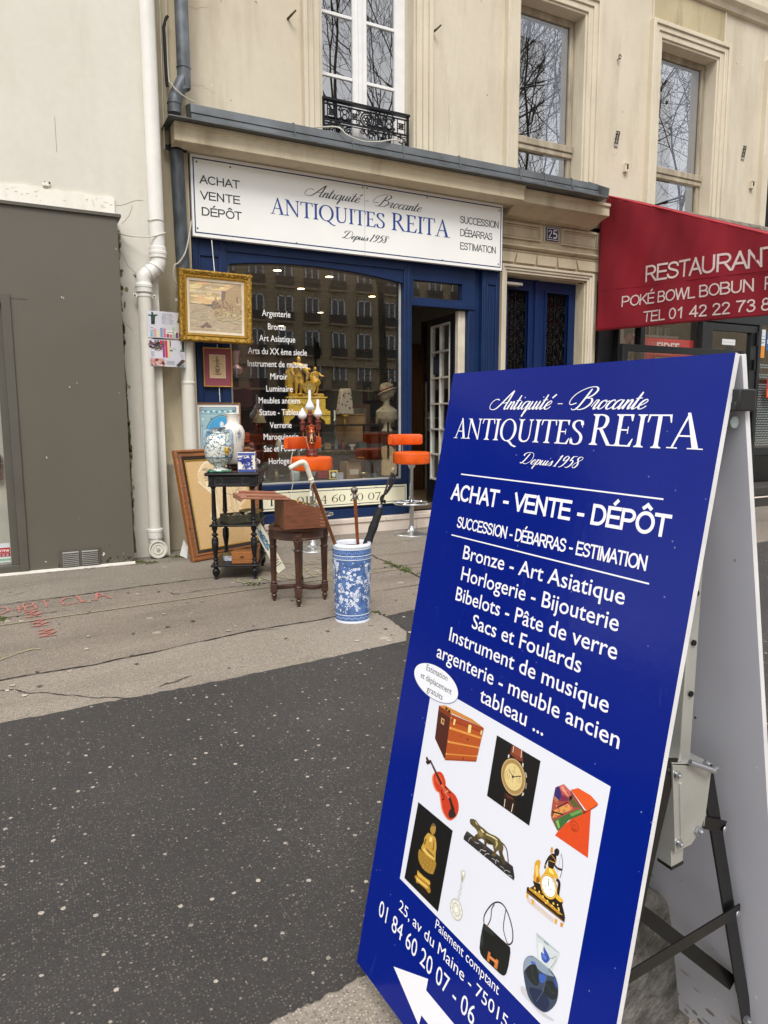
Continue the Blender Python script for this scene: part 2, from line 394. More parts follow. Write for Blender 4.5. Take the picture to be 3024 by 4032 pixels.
SCR = {
 'n': (.36, [[(0,.12),(.07,.42)],[(.07,.42),(.05,0)],[(.05,.06),(.12,.32),(.2,.42),(.25,.34),(.24,.1),(.28,0),(.36,.1)]]),
 't': (.24, [[(0,.1),(.1,.74)],[(.1,.74),(.06,.1),(.11,0),(.24,.12)],[(-.02,.46),(.22,.48)]]),
 'i': (.2, [[(0,.12),(.07,.42)],[(.07,.42),(.05,.1),(.1,0),(.2,.12)],[(.1,.6),(.125,.64)]]),
 'q': (.4, [[(.28,.36),(.2,.42),(.06,.34),(.02,.12),(.1,0),(.22,.1),(.29,.38)],[(.31,.42),(.28,-.38)],[(.28,-.38),(.4,.1)]]),
 'u': (.38, [[(0,.12),(.06,.42)],[(.06,.42),(.04,.1),(.1,0),(.2,.1),(.27,.42)],[(.27,.42),(.25,.1),(.3,0),(.38,.12)]]),
 'e': (.3, [[(.02,.14),(.16,.22),(.24,.34),(.17,.42),(.06,.32),(.02,.12),(.1,0),(.22,.04),(.3,.14)]]),
 'é': (.3, [[(.02,.14),(.16,.22),(.24,.34),(.17,.42),(.06,.32),(.02,.12),(.1,0),(.22,.04),(.3,.14)],[(.26,.74),(.15,.56)]]),
 'r': (.3, [[(0,.12),(.07,.44)],[(.07,.42),(.17,.40),(.14,.1),(.19,0),(.3,.12)]]),
 'o': (.34, [[(.18,.42),(.05,.34),(.02,.12),(.1,0),(.22,.08),(.27,.28),(.18,.42),(.24,.34),(.36,.38)]]),
 'c': (.28, [[(.24,.34),(.2,.42),(.07,.34),(.02,.12),(.1,0),(.2,.04),(.28,.14)]]),
 'a': (.4, [[(.28,.36),(.2,.42),(.06,.34),(.02,.12),(.1,0),(.22,.1),(.29,.38)],[(.3,.42),(.27,.1),(.32,0),(.4,.12)]]),
 'p': (.36, [[(0,.12),(.08,.46)],[(.08,.46),(.03,-.38)],[(.05,.1),(.12,.36),(.22,.42),(.29,.3),(.25,.08),(.16,0),(.07,.06)]]),
 's': (.26, [[(0,.1),(.16,.44)],[(.16,.44),(.2,.22),(.19,.05),(.1,0),(.02,.07)],[(.19,.05),(.26,.12)]]),
 '-': (.52, [[(.12,.27),(.36,.27)]]), ' ': (.16, []),
 'A': (.62, [[(.52,1.0),(.36,.72),(.12,.22),(-.08,.0),(-.34,.02),(-.46,.2),(-.42,.44),(-.24,.56),(-.06,.5)],[(.52,1.0),(.5,.5),(.47,.12),(.52,0),(.62,.08)],[(.14,.38),(.3,.34),(.56,.42)]]),
 'B': (1.08, [[(.66,.95),(.58,.45),(.48,.05),(.32,-.03),(.22,.04)],[(.32,.30),(.08,.22),(-.04,.42),(.08,.75),(.43,1.0),(.78,1.04),(.94,.88),(.84,.64),(.60,.52)],[(.60,.52),(.88,.5),(.98,.3),(.84,.06),(.58,-.02),(.42,.08)]]),
 'D': (.7, [[(.22,.9),(.12,.3),(0,.02),(-.12,.06)],[(-.12,.06),(.1,.06),(.34,-.02),(.58,.24),(.6,.62),(.42,.94),(.1,1.0),(-.14,.86),(-.12,.66)]]),
 '1': (.34, [[(.04,.8),(.16,.95)],[(.16,.95),(.1,0)],[(.0,.0),(.2,.0)]]),
 '9': (.44, [[(.3,.78),(.22,.92),(.1,.84),(.06,.62),(.14,.5),(.26,.58),(.32,.82)],[(.33,.85),(.3,.4),(.2,.08),(.04,-.04)]]),
 '5': (.42, [[(.12,.92),(.36,.94)],[(.13,.92),(.08,.56)],[(.08,.54),(.22,.6),(.3,.42),(.26,.14),(.12,-.02),(0,.04)]]),
 '8': (.42, [[(.28,.9),(.14,.92),(.08,.74),(.2,.52),(.28,.26),(.2,.02),(.06,.06),(.02,.24),(.14,.46),(.32,.68),(.34,.84),(.26,.92)]]),
}
def script(F, st, u0, u1, vb, cap, col, thick=.05, thin=.016, slant=.42):
    adv = 0; x = 0
    P0 = []
    for c in st:
        a, ss = SCR[c]
        for p in ss: P0.append([(x+q[0]+slant*q[1], q[1]) for q in p])
        x += a
    xs = [q[0] for p in P0 for q in p]; a, b = min(xs), max(xs); kx = (u1-u0)/(b-a)
    base = F.k
    for j, p in enumerate(P0):
        F.k = base+(j % 6)
        if len(p) > 2: p = [(q.x, q.y) for q in spline([(s_[0], s_[1], 0) for s_ in p], 5)]
        L = len(p); vs = []
        for i in range(L):
            q, r = p[max(i-1, 0)], p[min(i+1, L-1)]; dx, dy = r[0]-q[0], r[1]-q[1]; l = math.hypot(dx, dy) or 1
            dnw = max(0, -dy/l); end = min(1, (min(i, L-1-i)+1.2)/3) if L > 3 else 1
            wd = thin+(thick-thin)*dnw**1.4*end; nx, ny = -dy/l, dx/l
            f_ = lambda X, Y_: (u0+(X-a)*kx, vb+Y_*cap)
            vs += [f_(p[i][0]+nx*wd, p[i][1]+ny*wd), f_(p[i][0]-nx*wd, p[i][1]-ny*wd)]
        F.raw(vs, [(2*i, 2*i+2, 2*i+3, 2*i+1) for i in range(L-1)], col)
    F.k = base+7

# ---- plain sans capitals drawn with an even stroke
def _arc(cx, cy, rx, ry, a0, a1, n=12): return [(cx+rx*math.cos(rad(a0+(a1-a0)*k/n)), cy+ry*math.sin(rad(a0+(a1-a0)*k/n))) for k in range(n+1)]
_bowl = lambda y0, y1, xs, rx: [(.05, y1), (xs, y1)]+_arc(xs, (y0+y1)/2, rx, (y1-y0)/2, 90, -90)+[(.05, y0)]
_st = lambda x=.05: [(x, 0), (x, 1)]
SAN = {
 'A': (.70, [[(0,0),(.33,1)],[(.33,1),(.66,0)],[(.12,.33),(.54,.33)]]),
 'B': (.70, [_st(), _bowl(.52,1,.36,.22), _bowl(0,.52,.37,.26)]),
 'C': (.76, [('c', _arc(.38,.5,.36,.5,38,322,22))]),
 'D': (.76, [_st(), _bowl(0,1,.32,.36)]),
 'E': (.67, [_st(), [(.05,1),(.59,1)], [(.05,.52),(.55,.52)], [(.05,0),(.61,0)]]),
 'H': (.76, [_st(), _st(.64), [(.05,.53),(.64,.53)]]), 'I': (.28, [_st(.13)]),
 'K': (.70, [_st(), [(.62,1),(.07,.38)], [(.24,.57),(.64,0)]]), 'L': (.57, [_st(), [(.05,0),(.54,0)]]),
 'M': (.86, [_st(), [(.05,1),(.40,.0)], [(.40,0),(.75,1)], _st(.75)]), 'N': (.76, [_st(), _st(.63), [(.05,1),(.63,0)]]),
 'O': (.82, [('c', _arc(.40,.5,.37,.5,0,360,30))]), 'P': (.70, [_st(), _bowl(.46,1,.36,.25)]),
 'R': (.74, [_st(), _bowl(.48,1,.38,.25), [(.36,.48),(.66,0)]]),
 'S': (.69, [('s', [(.58,.73),(.52,.92),(.32,1),(.11,.92),(.06,.74),(.16,.60),(.34,.52),(.54,.41),(.60,.25),(.51,.07),(.31,0),(.1,.07),(.02,.28)])]),
 'T': (.64, [[(0,1),(.60,1)], _st(.30)]), 'U': (.76, [('u', [(.05,1),(.05,.34)]+_arc(.34,.34,.29,.34,180,360)+[(.63,1)])]),
 'V': (.68, [[(0,1),(.33,0)],[(.33,0),(.66,1)]]), 'W': (.95, [[(0,1),(.24,0)],[(.24,0),(.46,1)],[(.46,1),(.68,0)],[(.68,0),(.92,1)]]),
 '-': (.40, [[(.06,.36),(.30,.36)]]), ' ': (.30, []),
 '0': (.60, [('c', _arc(.28,.5,.25,.5,0,360,26))]), '1': (.56, [[(.10,.76),(.32,1)],_st(.32)]),
 '2': (.60, [('s', [(.05,.72),(.1,.92),(.28,1),(.46,.91),(.50,.72),(.40,.50),(.20,.26),(.05,0)]),[(.05,0),(.52,0)]]),
 '3': (.60, [('s', [(.05,.78),(.13,.95),(.30,1),(.46,.88),(.44,.65),(.22,.54),(.44,.46),(.53,.26),(.42,.06),(.24,0),(.1,.06),(.03,.24)])]),
 '4': (.60, [_st(.42),[(.42,1),(.02,.28)],[(.02,.28),(.54,.28)]]), '7': (.58, [[(.02,1),(.52,1)],('s', [(.52,1),(.36,.68),(.24,.35),(.18,0)])]),
 '5': (.60, [[(.14,1),(.50,1)],[(.14,1),(.07,.5)],('s', [(.07,.5),(.26,.62),(.46,.54),(.53,.33),(.44,.08),(.25,0),(.09,.07),(.03,.24)])]),
 '8': (.60, [('c', _arc(.28,.75,.20,.25,0,360,22)),('c', _arc(.28,.26,.25,.27,0,360,24))]),
}
SAN['É'] = (.67, SAN['E'][1]+[[(.30,1.14),(.40,1.26)]]); SAN['Ô'] = (.82, SAN['O'][1]+[[(.25,1.14),(.40,1.27)],[(.40,1.27),(.55,1.14)]])
def sans(F, st, u0, u1, vb, cap, col, wd=.13, mx_=1.30):
    xt = max(0, (wd-.12)*.9); tot = sum(SAN[c][0]+xt for c in st)-.08-xt; kx = (u1-u0)/tot; x = 0; base = F.k; q = abs(cap)
    kg = min(kx, mx_*q); trk = (kx-kg)*tot/max(1, len(st)-1); kx = kg
    ar = min(1.25, max(.7, kx/q)); wx = wd
    for c in st:
        adv, ss = SAN[c]; F.k = base
        for s_ in ss:
            kind = None
            if isinstance(s_, tuple): kind, s_ = s_
            p = list(s_)
            if kind == 's': p = [(a.x, a.y) for a in spline([(i, j, 0) for i, j in p], 4)]
            p = [(a, wd/2+b*(1-wd)) if b <= 1.02 else (a, b) for a, b in p]
            if kind in (None, 'u'):
                for i, j in ((0, 1), (-1, -2)):
                    dx, dy = p[i][0]-p[j][0], p[i][1]-p[j][1]; l = math.hypot(dx, dy) or 1; p[i] = (p[i][0]+dx/l*wd/2, p[i][1]+dy/l*wd/2)
            L = len(p); vs = []
            for i in range(L):
                a, b = p[max(i-1, 0)], p[min(i+1, L-1)]
                if kind == 'c' and abs(p[0][0]-p[-1][0])+abs(p[0][1]-p[-1][1]) < 1e-6:
                    if i == 0: a = p[-2]
                    if i == L-1: b = p[1]
                dx, dy = b[0]-a[0], b[1]-a[1]; l = math.hypot(dx, dy) or 1; nx, ny = -dy/l*wd/2/ar**.5, dx/l*wd/2
                f_ = lambda X, Y_: (u0+(x+X-.02)*kx, vb+Y_*cap)
                vs += [f_(p[i][0]+nx, p[i][1]+ny), f_(p[i][0]-nx, p[i][1]-ny)]
            F.raw(vs, [(2*i, 2*i+2, 2*i+3, 2*i+1) for i in range(L-1)], col)
        x += adv+xt+trk/kx
    F.k = base+6
AFP = {
'trunk_picture':[('P','#4a1d12',(1359,6716,1764,6738,1815,7634,1404,7365)),('P','#b0501c',(1764,6738,2748,6636,2694,7289,1815,7634)),('P','#c8863a',(1359,6716,1553,6643,2399,6603,2748,6636,1815,6712,1731,6743)),('P','#7a3416',(1359,6716,1726,6724,1775,6734,1752,6819,1369,6812)),('P','#a03f18',(1787,6736,2743,6638,2734,6714,1792,6839)),('P','#8a3212',(1792,6839,2734,6714,2734,6737,1793,6867)),('P','#d8903f',(1796,6977,2718,6817,2718,6855,1794,7023)),('P','#d8903f',(1813,7250,2706,7006,2703,7034,1812,7290)),('P','#cf8436',(1812,7496,2692,7180,2689,7201,1809,7529)),('P','#9c4216',(1796,7607,2696,7257,2694,7289,1811,7637)),('P','#8d4420',(1404,7365,1468,7404,1796,7607,1815,7634)),('P','#e8d48a',(2323,6733,2407,6715,2414,6860,2334,6878)),('P','#e8d48a',(1881,6791,1936,6785,1929,6898,1884,6902)),('P','#e8d48a',(2678,6703,2724,6698,2715,6781,2684,6780)),('d','#e0cc90',40,(1797,6714,1794,6804,1819,6996,1823,7260,1825,7504,1806,7617,2697,7026,2683,7190)),('P','#c9a26a',(1496,6908,1603,6908,1610,7021,1508,7017)),('P','#6a3018',(1531,6930,1586,6931,1587,6994,1539,6991)),('d','#e8c080',9,(1931,6807,2059,6787,2164,6767,2247,6756,2474,6729,2556,6724,2616,6714,1888,6983,2061,6958,2228,6926,2393,6902,2553,6872,1915,7248,2124,7193,2326,7131,2524,7077,1972,7456,2176,7384,2374,7310,2567,7239)),('P','#5a2410',(2161,7001,2176,6994,2161,7042,2151,7045)),('P','#4a1a0c',(2348,6987,2382,6980,2377,7016,2344,7022)),('P','#4a1a0c',(2315,7373,2345,7363,2345,7394,2317,7403)),('P','#2a1008',(1571,6668,1640,6664,1642,6712,1580,6714)),('P','#2a1008',(1668,6682,1737,6680,1738,6726,1677,6728))],
'violin_picture':[('S','#e8896a',(1611,7958,1748,7897,1862,7928,1941,8005,1977,8071,2129,8095,2290,8115,2405,8199,2442,8344,2389,8495,2243,8626,2100,8625,1963,8554,1885,8438,1855,8382,1794,8299,1696,8302,1575,8230,1517,8128,1534,8032)),('S','#c63a1a',(1634,7954,1745,7904,1851,7933,1930,8009,1971,8074,2122,8101,2283,8121,2393,8205,2432,8348,2373,8494,2253,8605,2129,8605,1999,8533,1917,8420,1883,8366,1831,8279,1731,8276,1617,8208,1559,8106,1572,8015)),('S','#d8522a',(1678,7982,1752,7952,1838,8009,1910,8102,1865,8151,1769,8139,1649,8137,1618,8066)),('P','#35201c',(1363,7852,1407,7824,1866,8087,1814,8135)),('P','#6a4a42',(1386,7846,1400,7836,1653,7979,1638,7994)),('S','#5a1d14',(1222,7836,1251,7807,1293,7821,1337,7846,1379,7864,1362,7892,1291,7901,1245,7871)),('L','#2a1412',70,(1247,7921,1404,7824)),('L','#2a1412',60,(1289,7938,1381,7870)),('P','#2c1a16',(2087,8269,2155,8207,2182,8238,2333,8370,2333,8411,2265,8444,2146,8296)),('S','#30201c',(2183,8471,2230,8400,2317,8392,2391,8437,2358,8501,2255,8572,2187,8552)),('LS','#2a0c08',40,(1879,8183,1870,8233,1918,8273,1971,8297,1971,8349,1928,8359)),('LS','#2a0c08',40,(1951,8108,2024,8098,2073,8138,2126,8141,2129,8112)),('P','#d89060',(1961,8204,2052,8120,2071,8132,1981,8219)),('L','#c8b0a0',10,(1841,8106,2133,8248)),('L','#c8b0a0',10,(1822,8121,2115,8267))],
'wristwatch_picture':[('P','#0d0b0b',(3110,6627,4214,6624,4209,7723,3117,7729)),('P','#7c3822',(3518,6633,3789,6629,3832,6808,3684,6831,3506,6801)),('P','#954a2e',(3577,6633,3732,6634,3763,6758,3610,6768)),('L','#e8dcc0',28,(3561,6640,3564,6750)),('L','#e8dcc0',28,(3757,6633,3775,6755)),('P','#d8d4cc',(3466,6826,3499,6822,3499,6876,3465,6884)),('P','#d8d4cc',(3823,6823,3855,6822,3861,6888,3833,6888)),('P','#2a1510',(3518,7474,3699,7484,3816,7482,3833,7708,3548,7712)),('P','#5a2a1a',(3539,7478,3734,7467,3790,7494,3611,7526)),('L','#e8dcc0',25,(3569,7573,3579,7715)),('L','#e8dcc0',25,(3773,7559,3765,7710)),('P','#b0a898',(3916,6941,3950,6942,3981,6994,3966,7025,3930,7017)),('P','#8a8274',(3969,7098,4002,7096,4010,7191,3984,7197)),('P','#c0b8a4',(3934,7280,3974,7274,3980,7311,3937,7351)),('D','#3a3024',(3668,7137),312),('D','#c8b07a',(3668,7137),299),('D','#a8854f',(3668,7137),282),('D','#7a6a44',(3668,7137),229),('D','#dcc688',(3668,7137),222),('O','#8a7444',10,(3531,7166),58),('O','#8a7444',10,(3811,7113),56),('L','#1c1610',24,(3662,7137,3538,7059)),('L','#1c1610',24,(3662,7137,3847,7046)),('L','#2c2620',8,(3669,6918,3666,7232)),('D','#1a1410',(3663,7139),25),('L','#2a2218',18,(3516,7145,3543,7190)),('L','#2a2218',18,(3814,7082,3814,7146)),('d','#4a3c20',14,(3580,7004,3674,6973,3773,6994,3836,7059,3848,7147,3811,7230,3749,7289,3659,7321,3573,7292,3500,7223,3489,7133,3526,7065)),('d','#6a5a30',8,(3611,6968,3720,6977,3807,7019,3852,7099,3840,7190,3785,7263,3706,7312,3613,7312,3530,7264,3482,7184)),('L','#6a5a34',8,(3621,7047,3717,7043))],
'scarf_box_picture':[('P','#d94a1a',(4771,7593,4856,7419,5195,7004,5358,6876,5456,7586)),('P','#8a2412',(4923,6787,5238,6953,5293,6946,5247,7017,4976,6879)),('P','#e35a1e',(4925,6780,5061,6690,5317,6688,5472,6744,5293,6944)),('P','#a83214',(5293,6944,5472,6744,5459,6786,5251,7012)),('P','#a04c40',(4615,6886,4770,6759,4927,6804,5237,6983,5205,7047,4980,7247,4837,7481,4799,7500,4646,7387,4618,7338,4606,7105)),('P','#35286a',(4618,6887,4686,6831,4765,6941,4741,7053,4625,7020)),('P','#d0685e',(4686,6831,4770,6762,4925,6817,4918,6906,4792,6916)),('P','#e0907a',(4721,6837,4765,6798,4868,6831,4844,6867)),('P','#7a2a4a',(4764,6936,4919,6912,4901,6976,4753,7047)),('P','#3c6a34',(4697,7387,5182,6948,5227,7024,4979,7243,4839,7475,4798,7495)),('P','#6a9a4a',(4987,7137,5185,6961,5212,6996,5025,7161)),('P','#86b060',(4738,7379,4785,7330,4841,7426,4816,7464)),('P','#5a5a2c',(4976,6879,5166,6946,5038,7008,4945,6955)),('P','#16140f',(4916,6895,4983,6839,4981,6901,4931,6962)),('P','#d89a50',(4746,7162,4909,7009,5043,7030,4854,7197,4659,7368,4663,7241)),('d','#b83a2a',88,(4700,7145,4886,7051,4760,7187,4870,7158,4729,7306,4999,7033,4848,7026)),('d','#f0b080',45,(4700,7145,4886,7051,4760,7187,4870,7158,4729,7306,4999,7033)),('d','#802018',20,(4700,7145,4886,7051,4760,7187,4870,7158,4729,7306,4999,7033)),('L','#181410',40,(4629,7276,4856,7208)),('L','#181410',26,(4728,7158,4919,6980)),('L','#181410',26,(4676,7259,4654,7346)),('L','#e8b060',20,(4631,7030,4720,7050)),('L','#e8b060',16,(4630,7062,4713,7091)),('L','#c8403a',20,(4616,7112,4733,7106)),('L','#f0c8a0',16,(4756,6846,4881,6887)),('L','#902840',16,(4789,6806,4907,6856)),('L','#902840',16,(4732,6882,4854,6912)),('O','#8a2a12',12,(5117,7273),77),('LS','#8a2a12',10,(5064,7263,5098,7271,5115,7240,5144,7265,5164,7249)),('O','#8a2a12',10,(5108,7317),19),('O','#8a2a12',10,(5142,7311),15),('d','#9a3414',14,(5194,6757,5210,6758))],
'seated_statue_picture':[('P','#0c0b0a',(1215,8757,2374,8755,2342,10345,1176,10360)),('P','#3a2208',(1602,10258,1650,10238,1945,10249,1902,10282)),('S','#b0883c',(1740,8975,1779,8912,1836,8903,1874,8937,1886,8991,1879,9056,1827,9117,1764,9108,1724,9059)),('S','#6a5838',(1738,8968,1778,8909,1844,8903,1863,8935,1789,8965,1743,9004)),('L','#5a3c14',14,(1755,9028,1803,9016)),('L','#5a3c14',14,(1830,9002,1869,8994)),('L','#5a3c14',12,(1806,9071,1854,9057)),('S','#c49a42',(1675,9162,1760,9141,1898,9123,1962,9196,1994,9284,2002,9402,2025,9511,2013,9578,1834,9585,1604,9564,1544,9518,1594,9391,1594,9297)),('P','#e6c878',(1745,9195,1834,9171,1834,9263,1751,9292)),('P','#7a5a1c',(1621,9299,1666,9290,1644,9426,1606,9415)),('P','#7a5a1c',(1879,9193,1903,9188,1931,9379,1894,9384)),('P','#8a6824',(1690,9448,1954,9458,1991,9499,1740,9529)),('P','#e0bf68',(1621,9485,1812,9505,1991,9499,2009,9519,1800,9557,1609,9538)),('LS','#8a6824',14,(1751,9292,1797,9360,1909,9391)),('S','#a07a2c',(1500,9581,1607,9578,1831,9572,2041,9540,2067,9608,2039,9760,2013,9803,1860,9859,1677,9865,1536,9796,1484,9684)),('d','#dcb860',28,(1543,9636,1625,9638,1719,9641,1812,9643,1911,9627,1995,9603,1543,9729,1625,9731,1717,9727,1808,9722,1908,9705,2004,9681,1617,9798,1696,9793,1787,9788,1887,9770,1984,9746,1707,9833,1799,9828,1887,9816,1982,9785)),('d','#6a4c14',16,(1582,9630,1670,9637,1770,9636,1861,9632,1958,9608,1589,9728,1677,9726,1768,9721,1858,9713,1956,9693,1656,9792,1747,9787,1836,9776,1936,9758)),('P','#c49634',(1548,9980,1617,9985,1765,9986,1967,9961,2006,10007,1967,10053,1793,10085,1606,10085,1555,10051)),('P','#e4c468',(1558,10034,1977,9994,1977,10012,1565,10058)),('P','#a87c26',(1494,10125,1550,10082,1993,10053,2044,10122,2034,10161,1987,10195,1903,10174,1820,10177,1663,10191,1571,10229,1551,10178,1497,10162)),('P','#e0bc60',(1536,10125,1900,10092,1984,10111,1914,10138,1761,10158,1578,10178))],
'panther_picture':[('P','#2b2929',(2759,8561,4005,8530,4084,8674,4076,8732,2705,8746,2703,8687)),('P','#3c3a3a',(2759,8561,4005,8530,4016,8551,2721,8634)),('LS','#d8d4d0',14,(2845,8713,2861,8647,2917,8604)),('LS','#d8d4d0',12,(2992,8636,3056,8630,3115,8605)),('LS','#d8d4d0',16,(3171,8737,3198,8674,3289,8653,3324,8626)),('LS','#d8d4d0',14,(3300,8737,3337,8675,3421,8636)),('LS','#d8d4d0',14,(3604,8707,3607,8637,3678,8639)),('LS','#d8d4d0',12,(3493,8673,3571,8657,3610,8690)),('LS','#d8d4d0',12,(3827,8717,3875,8670,3969,8657)),('LS','#d8d4d0',12,(3926,8721,3999,8700,4038,8704)),('LS','#d8d4d0',10,(3719,8683,3797,8674,3821,8693)),('L','#d8d4d0',12,(3947,8569,4006,8576)),('LS','#35291a',40,(3623,8302,3735,8310,3813,8362,3867,8467,3904,8553,4006,8576)),('S','#4a3c22',(3009,8492,3062,8485,3151,8495,3024,8590,2962,8651,2909,8658,2889,8626,2956,8583)),('S','#4c3f24',(3240,8504,3302,8499,3310,8571,3273,8633,3232,8641,3268,8573)),('S','#4c3f24',(3618,8440,3718,8359,3721,8452,3797,8519,3832,8593,3785,8626,3698,8560)),('S','#5f5230',(2788,8329,2835,8295,2939,8267,3057,8301,3176,8300,3316,8308,3474,8277,3600,8273,3692,8319,3722,8377,3661,8451,3597,8479,3570,8534,3595,8573,3540,8616,3464,8626,3520,8555,3481,8480,3458,8457,3343,8494,3258,8494,3181,8486,3073,8529,3033,8500,3039,8440,2965,8408,2886,8405,2810,8387)),('S','#d8cc92',(3093,8354,3143,8338,3201,8357,3165,8382)),('S','#e0d69c',(3253,8351,3363,8328,3482,8307,3565,8312,3527,8325,3388,8343,3268,8367)),('S','#b8aa70',(3509,8334,3579,8352,3570,8412,3534,8472,3537,8402)),('S','#cabd84',(2924,8294,2981,8300,3010,8328,2965,8323)),('S','#8a7c4c',(3042,8411,3145,8386,3198,8428,3104,8478)),('S','#3a2f1a',(3255,8440,3446,8409,3474,8436,3340,8482)),('P','#2a2012',(2807,8377,2855,8371,2879,8395,2825,8386)),('d','#241c10',14,(2889,8315))],
'pendant_picture':[('P','#c6c4b6',(2772,9303,2861,9243,2920,9295,2873,9473,2836,9491)),('P','#f0efe8',(2808,9301,2857,9270,2889,9306,2856,9353)),('P','#a09e90',(2816,9391,2861,9372,2856,9461,2834,9467)),('LS','#b4b2a4',16,(2846,9486,2822,9567,2864,9594,2874,9545,2845,9525)),('LS','#b4b2a4',16,(2855,9602,2808,9684,2851,9716,2877,9643,2846,9611)),('LS','#b4b2a4',16,(2847,9719,2813,9790,2847,9805,2865,9751)),('D','#b4b2a4',(2825,10006),181),('D','#dedcd2',(2825,10006),165),('D','#a8a698',(2825,10006),107),('D','#eceade',(2825,10006),93),('O','#98968a',14,(2825,10006),61),('D','#fafaf4',(2825,10006),30),('d','#ffffff',36,(2736,9909,2846,9871,2934,9896,2973,9973,2944,10077,2889,10132,2789,10130,2708,10093,2674,10011)),('d','#98968a',18,(2782,9873,2898,9873,2961,9930,2963,10029,2917,10115,2838,10140,2745,10114,2686,10055,2694,9955))],
'handbag_picture':[('LS','#222028',40,(3578,9819,3546,9675,3638,9453,3769,9295,3922,9239,4080,9310,4224,9473,4274,9645,4223,9745,4174,9758)),('LS','#222028',32,(3660,9780,3707,9624,3692,9469,3735,9353)),('LS','#222028',30,(4168,9754,4059,9642,4018,9525,4016,9350,4013,9272)),('P','#141614',(3553,9819,3588,9789,3674,9784,4173,9775,4248,9780,4274,9850,4280,10066,4264,10211,4238,10265,4200,10298,4123,10317,3692,10337,3606,10313,3562,10243,3544,10056)),('P','#26302e',(3561,9830,3654,9804,3875,9809,3837,9850,3579,9901)),('P','#2c3634',(3548,10054,3572,9922,3631,10099,3603,10233)),('P','#070807',(3769,10155,4051,10127,4071,10297,3765,10329)),('d','#c87a48',40,(3650,9787,4165,9761)),('P','#c8743c',(3779,10156,3838,10146,3846,10310,3782,10318)),('P','#c8743c',(3982,10151,4048,10142,4047,10298,3967,10310)),('P','#d8864a',(3829,10196,4021,10176,4020,10225,3827,10246))],
'clock_picture':[('P','#d8c8c0',(4436,8795,5030,8795,5026,8864,4445,8875)),('P','#e0a838',(4393,8751,4446,8743,4445,8829,4413,8833)),('P','#e0a838',(4529,8778,4590,8780,4578,8848,4538,8857)),('P','#e0a838',(5046,8778,5103,8771,5097,8845,5053,8854)),('P','#d09028',(5162,8771,5226,8753,5212,8820,5175,8829)),('P','#2a1c14',(4385,8671,4412,8648,5233,8642,5235,8733,4393,8751)),('L','#b07828',16,(4394,8728,5228,8722)),('P','#241812',(4484,8498,4665,8461,4886,8526,5009,8452,5145,8445,5140,8506,5228,8635,5118,8666,4435,8657,4530,8555)),('P','#c8962c',(4423,8649,4546,8623,4700,8607,4848,8624,4990,8627,5191,8643,5101,8677,4440,8677)),('d','#f0cc60',60,(4549,8590,4654,8589,4743,8612,4848,8624,4971,8587,5083,8600)),('d','#ffe080',40,(4580,8633,4819,8672,4952,8635,5054,8559,5098,8620)),('d','#a06018',40,(4489,8610,4712,8570,4893,8642,5040,8670)),('S','#d8a030',(4468,8253,4474,8188,4523,8130,4571,8134,4574,8209,4584,8295,4637,8386,4613,8461,4546,8492,4485,8458,4481,8353)),('S','#f4d070',(4493,8269,4524,8221,4572,8332,4547,8407)),('S','#9a5a14',(4563,8383,4622,8410,4604,8466,4554,8480)),('LS','#2a1a14',95,(4943,8210,5013,8229,5024,8385)),('LS','#2a1a14',70,(5021,8372,5056,8439,5109,8459)),('S','#e0b030',(4743,8106,4790,8072,4853,8082,4957,8142,4961,8200,4854,8216,4737,8238,4680,8278)),('S','#f8e080',(4773,8127,4833,8124,4884,8169,4785,8181)),('S','#e8b83c',(4974,8429,5050,8414,5144,8438,5097,8489,4986,8481)),('S','#2a1a14',(4730,7948,4795,7878,4858,7870,4885,7960,4860,8026,4847,8098,4750,8118,4729,8031)),('S','#2a1a14',(4812,7821,4849,7763,4900,7766,4912,7819,4889,7865,4839,7873)),('LS','#2a1a14',55,(4734,7961,4690,8083,4683,8185)),('LS','#2a1a14',55,(4859,8019,4924,8042,5026,8014)),('LS','#e0b040',16,(4774,7916,4861,7943,4861,7988,4746,8014)),('L','#e8c050',20,(4667,8134,4706,8123)),('LS','#4a3020',14,(4952,7793,5005,7879,5026,8014,5010,8156)),('L','#8a8070',6,(4952,7793,4945,8090)),('S','#d09038',(4734,7833,4751,7793,4779,7808,4783,7867,4748,7893)),('D','#b07818',(4822,8399),185),('D','#f0cc60',(4822,8399),176),('D','#c89830',(4822,8399),163),('D','#f6f6f4',(4822,8399),149),('d','#20242c',20,(4797,8294,4880,8283,4935,8319,4946,8394,4914,8472,4866,8524,4795,8528,4737,8502,4704,8446,4708,8376,4746,8320)),('L','#3a3a44',14,(4822,8399,4792,8297)),('L','#3a3a44',12,(4822,8399,4810,8331)),('d','#1a1a20',26,(4760,8424,4878,8419)),('d','#c89830',14,(4822,8399))],
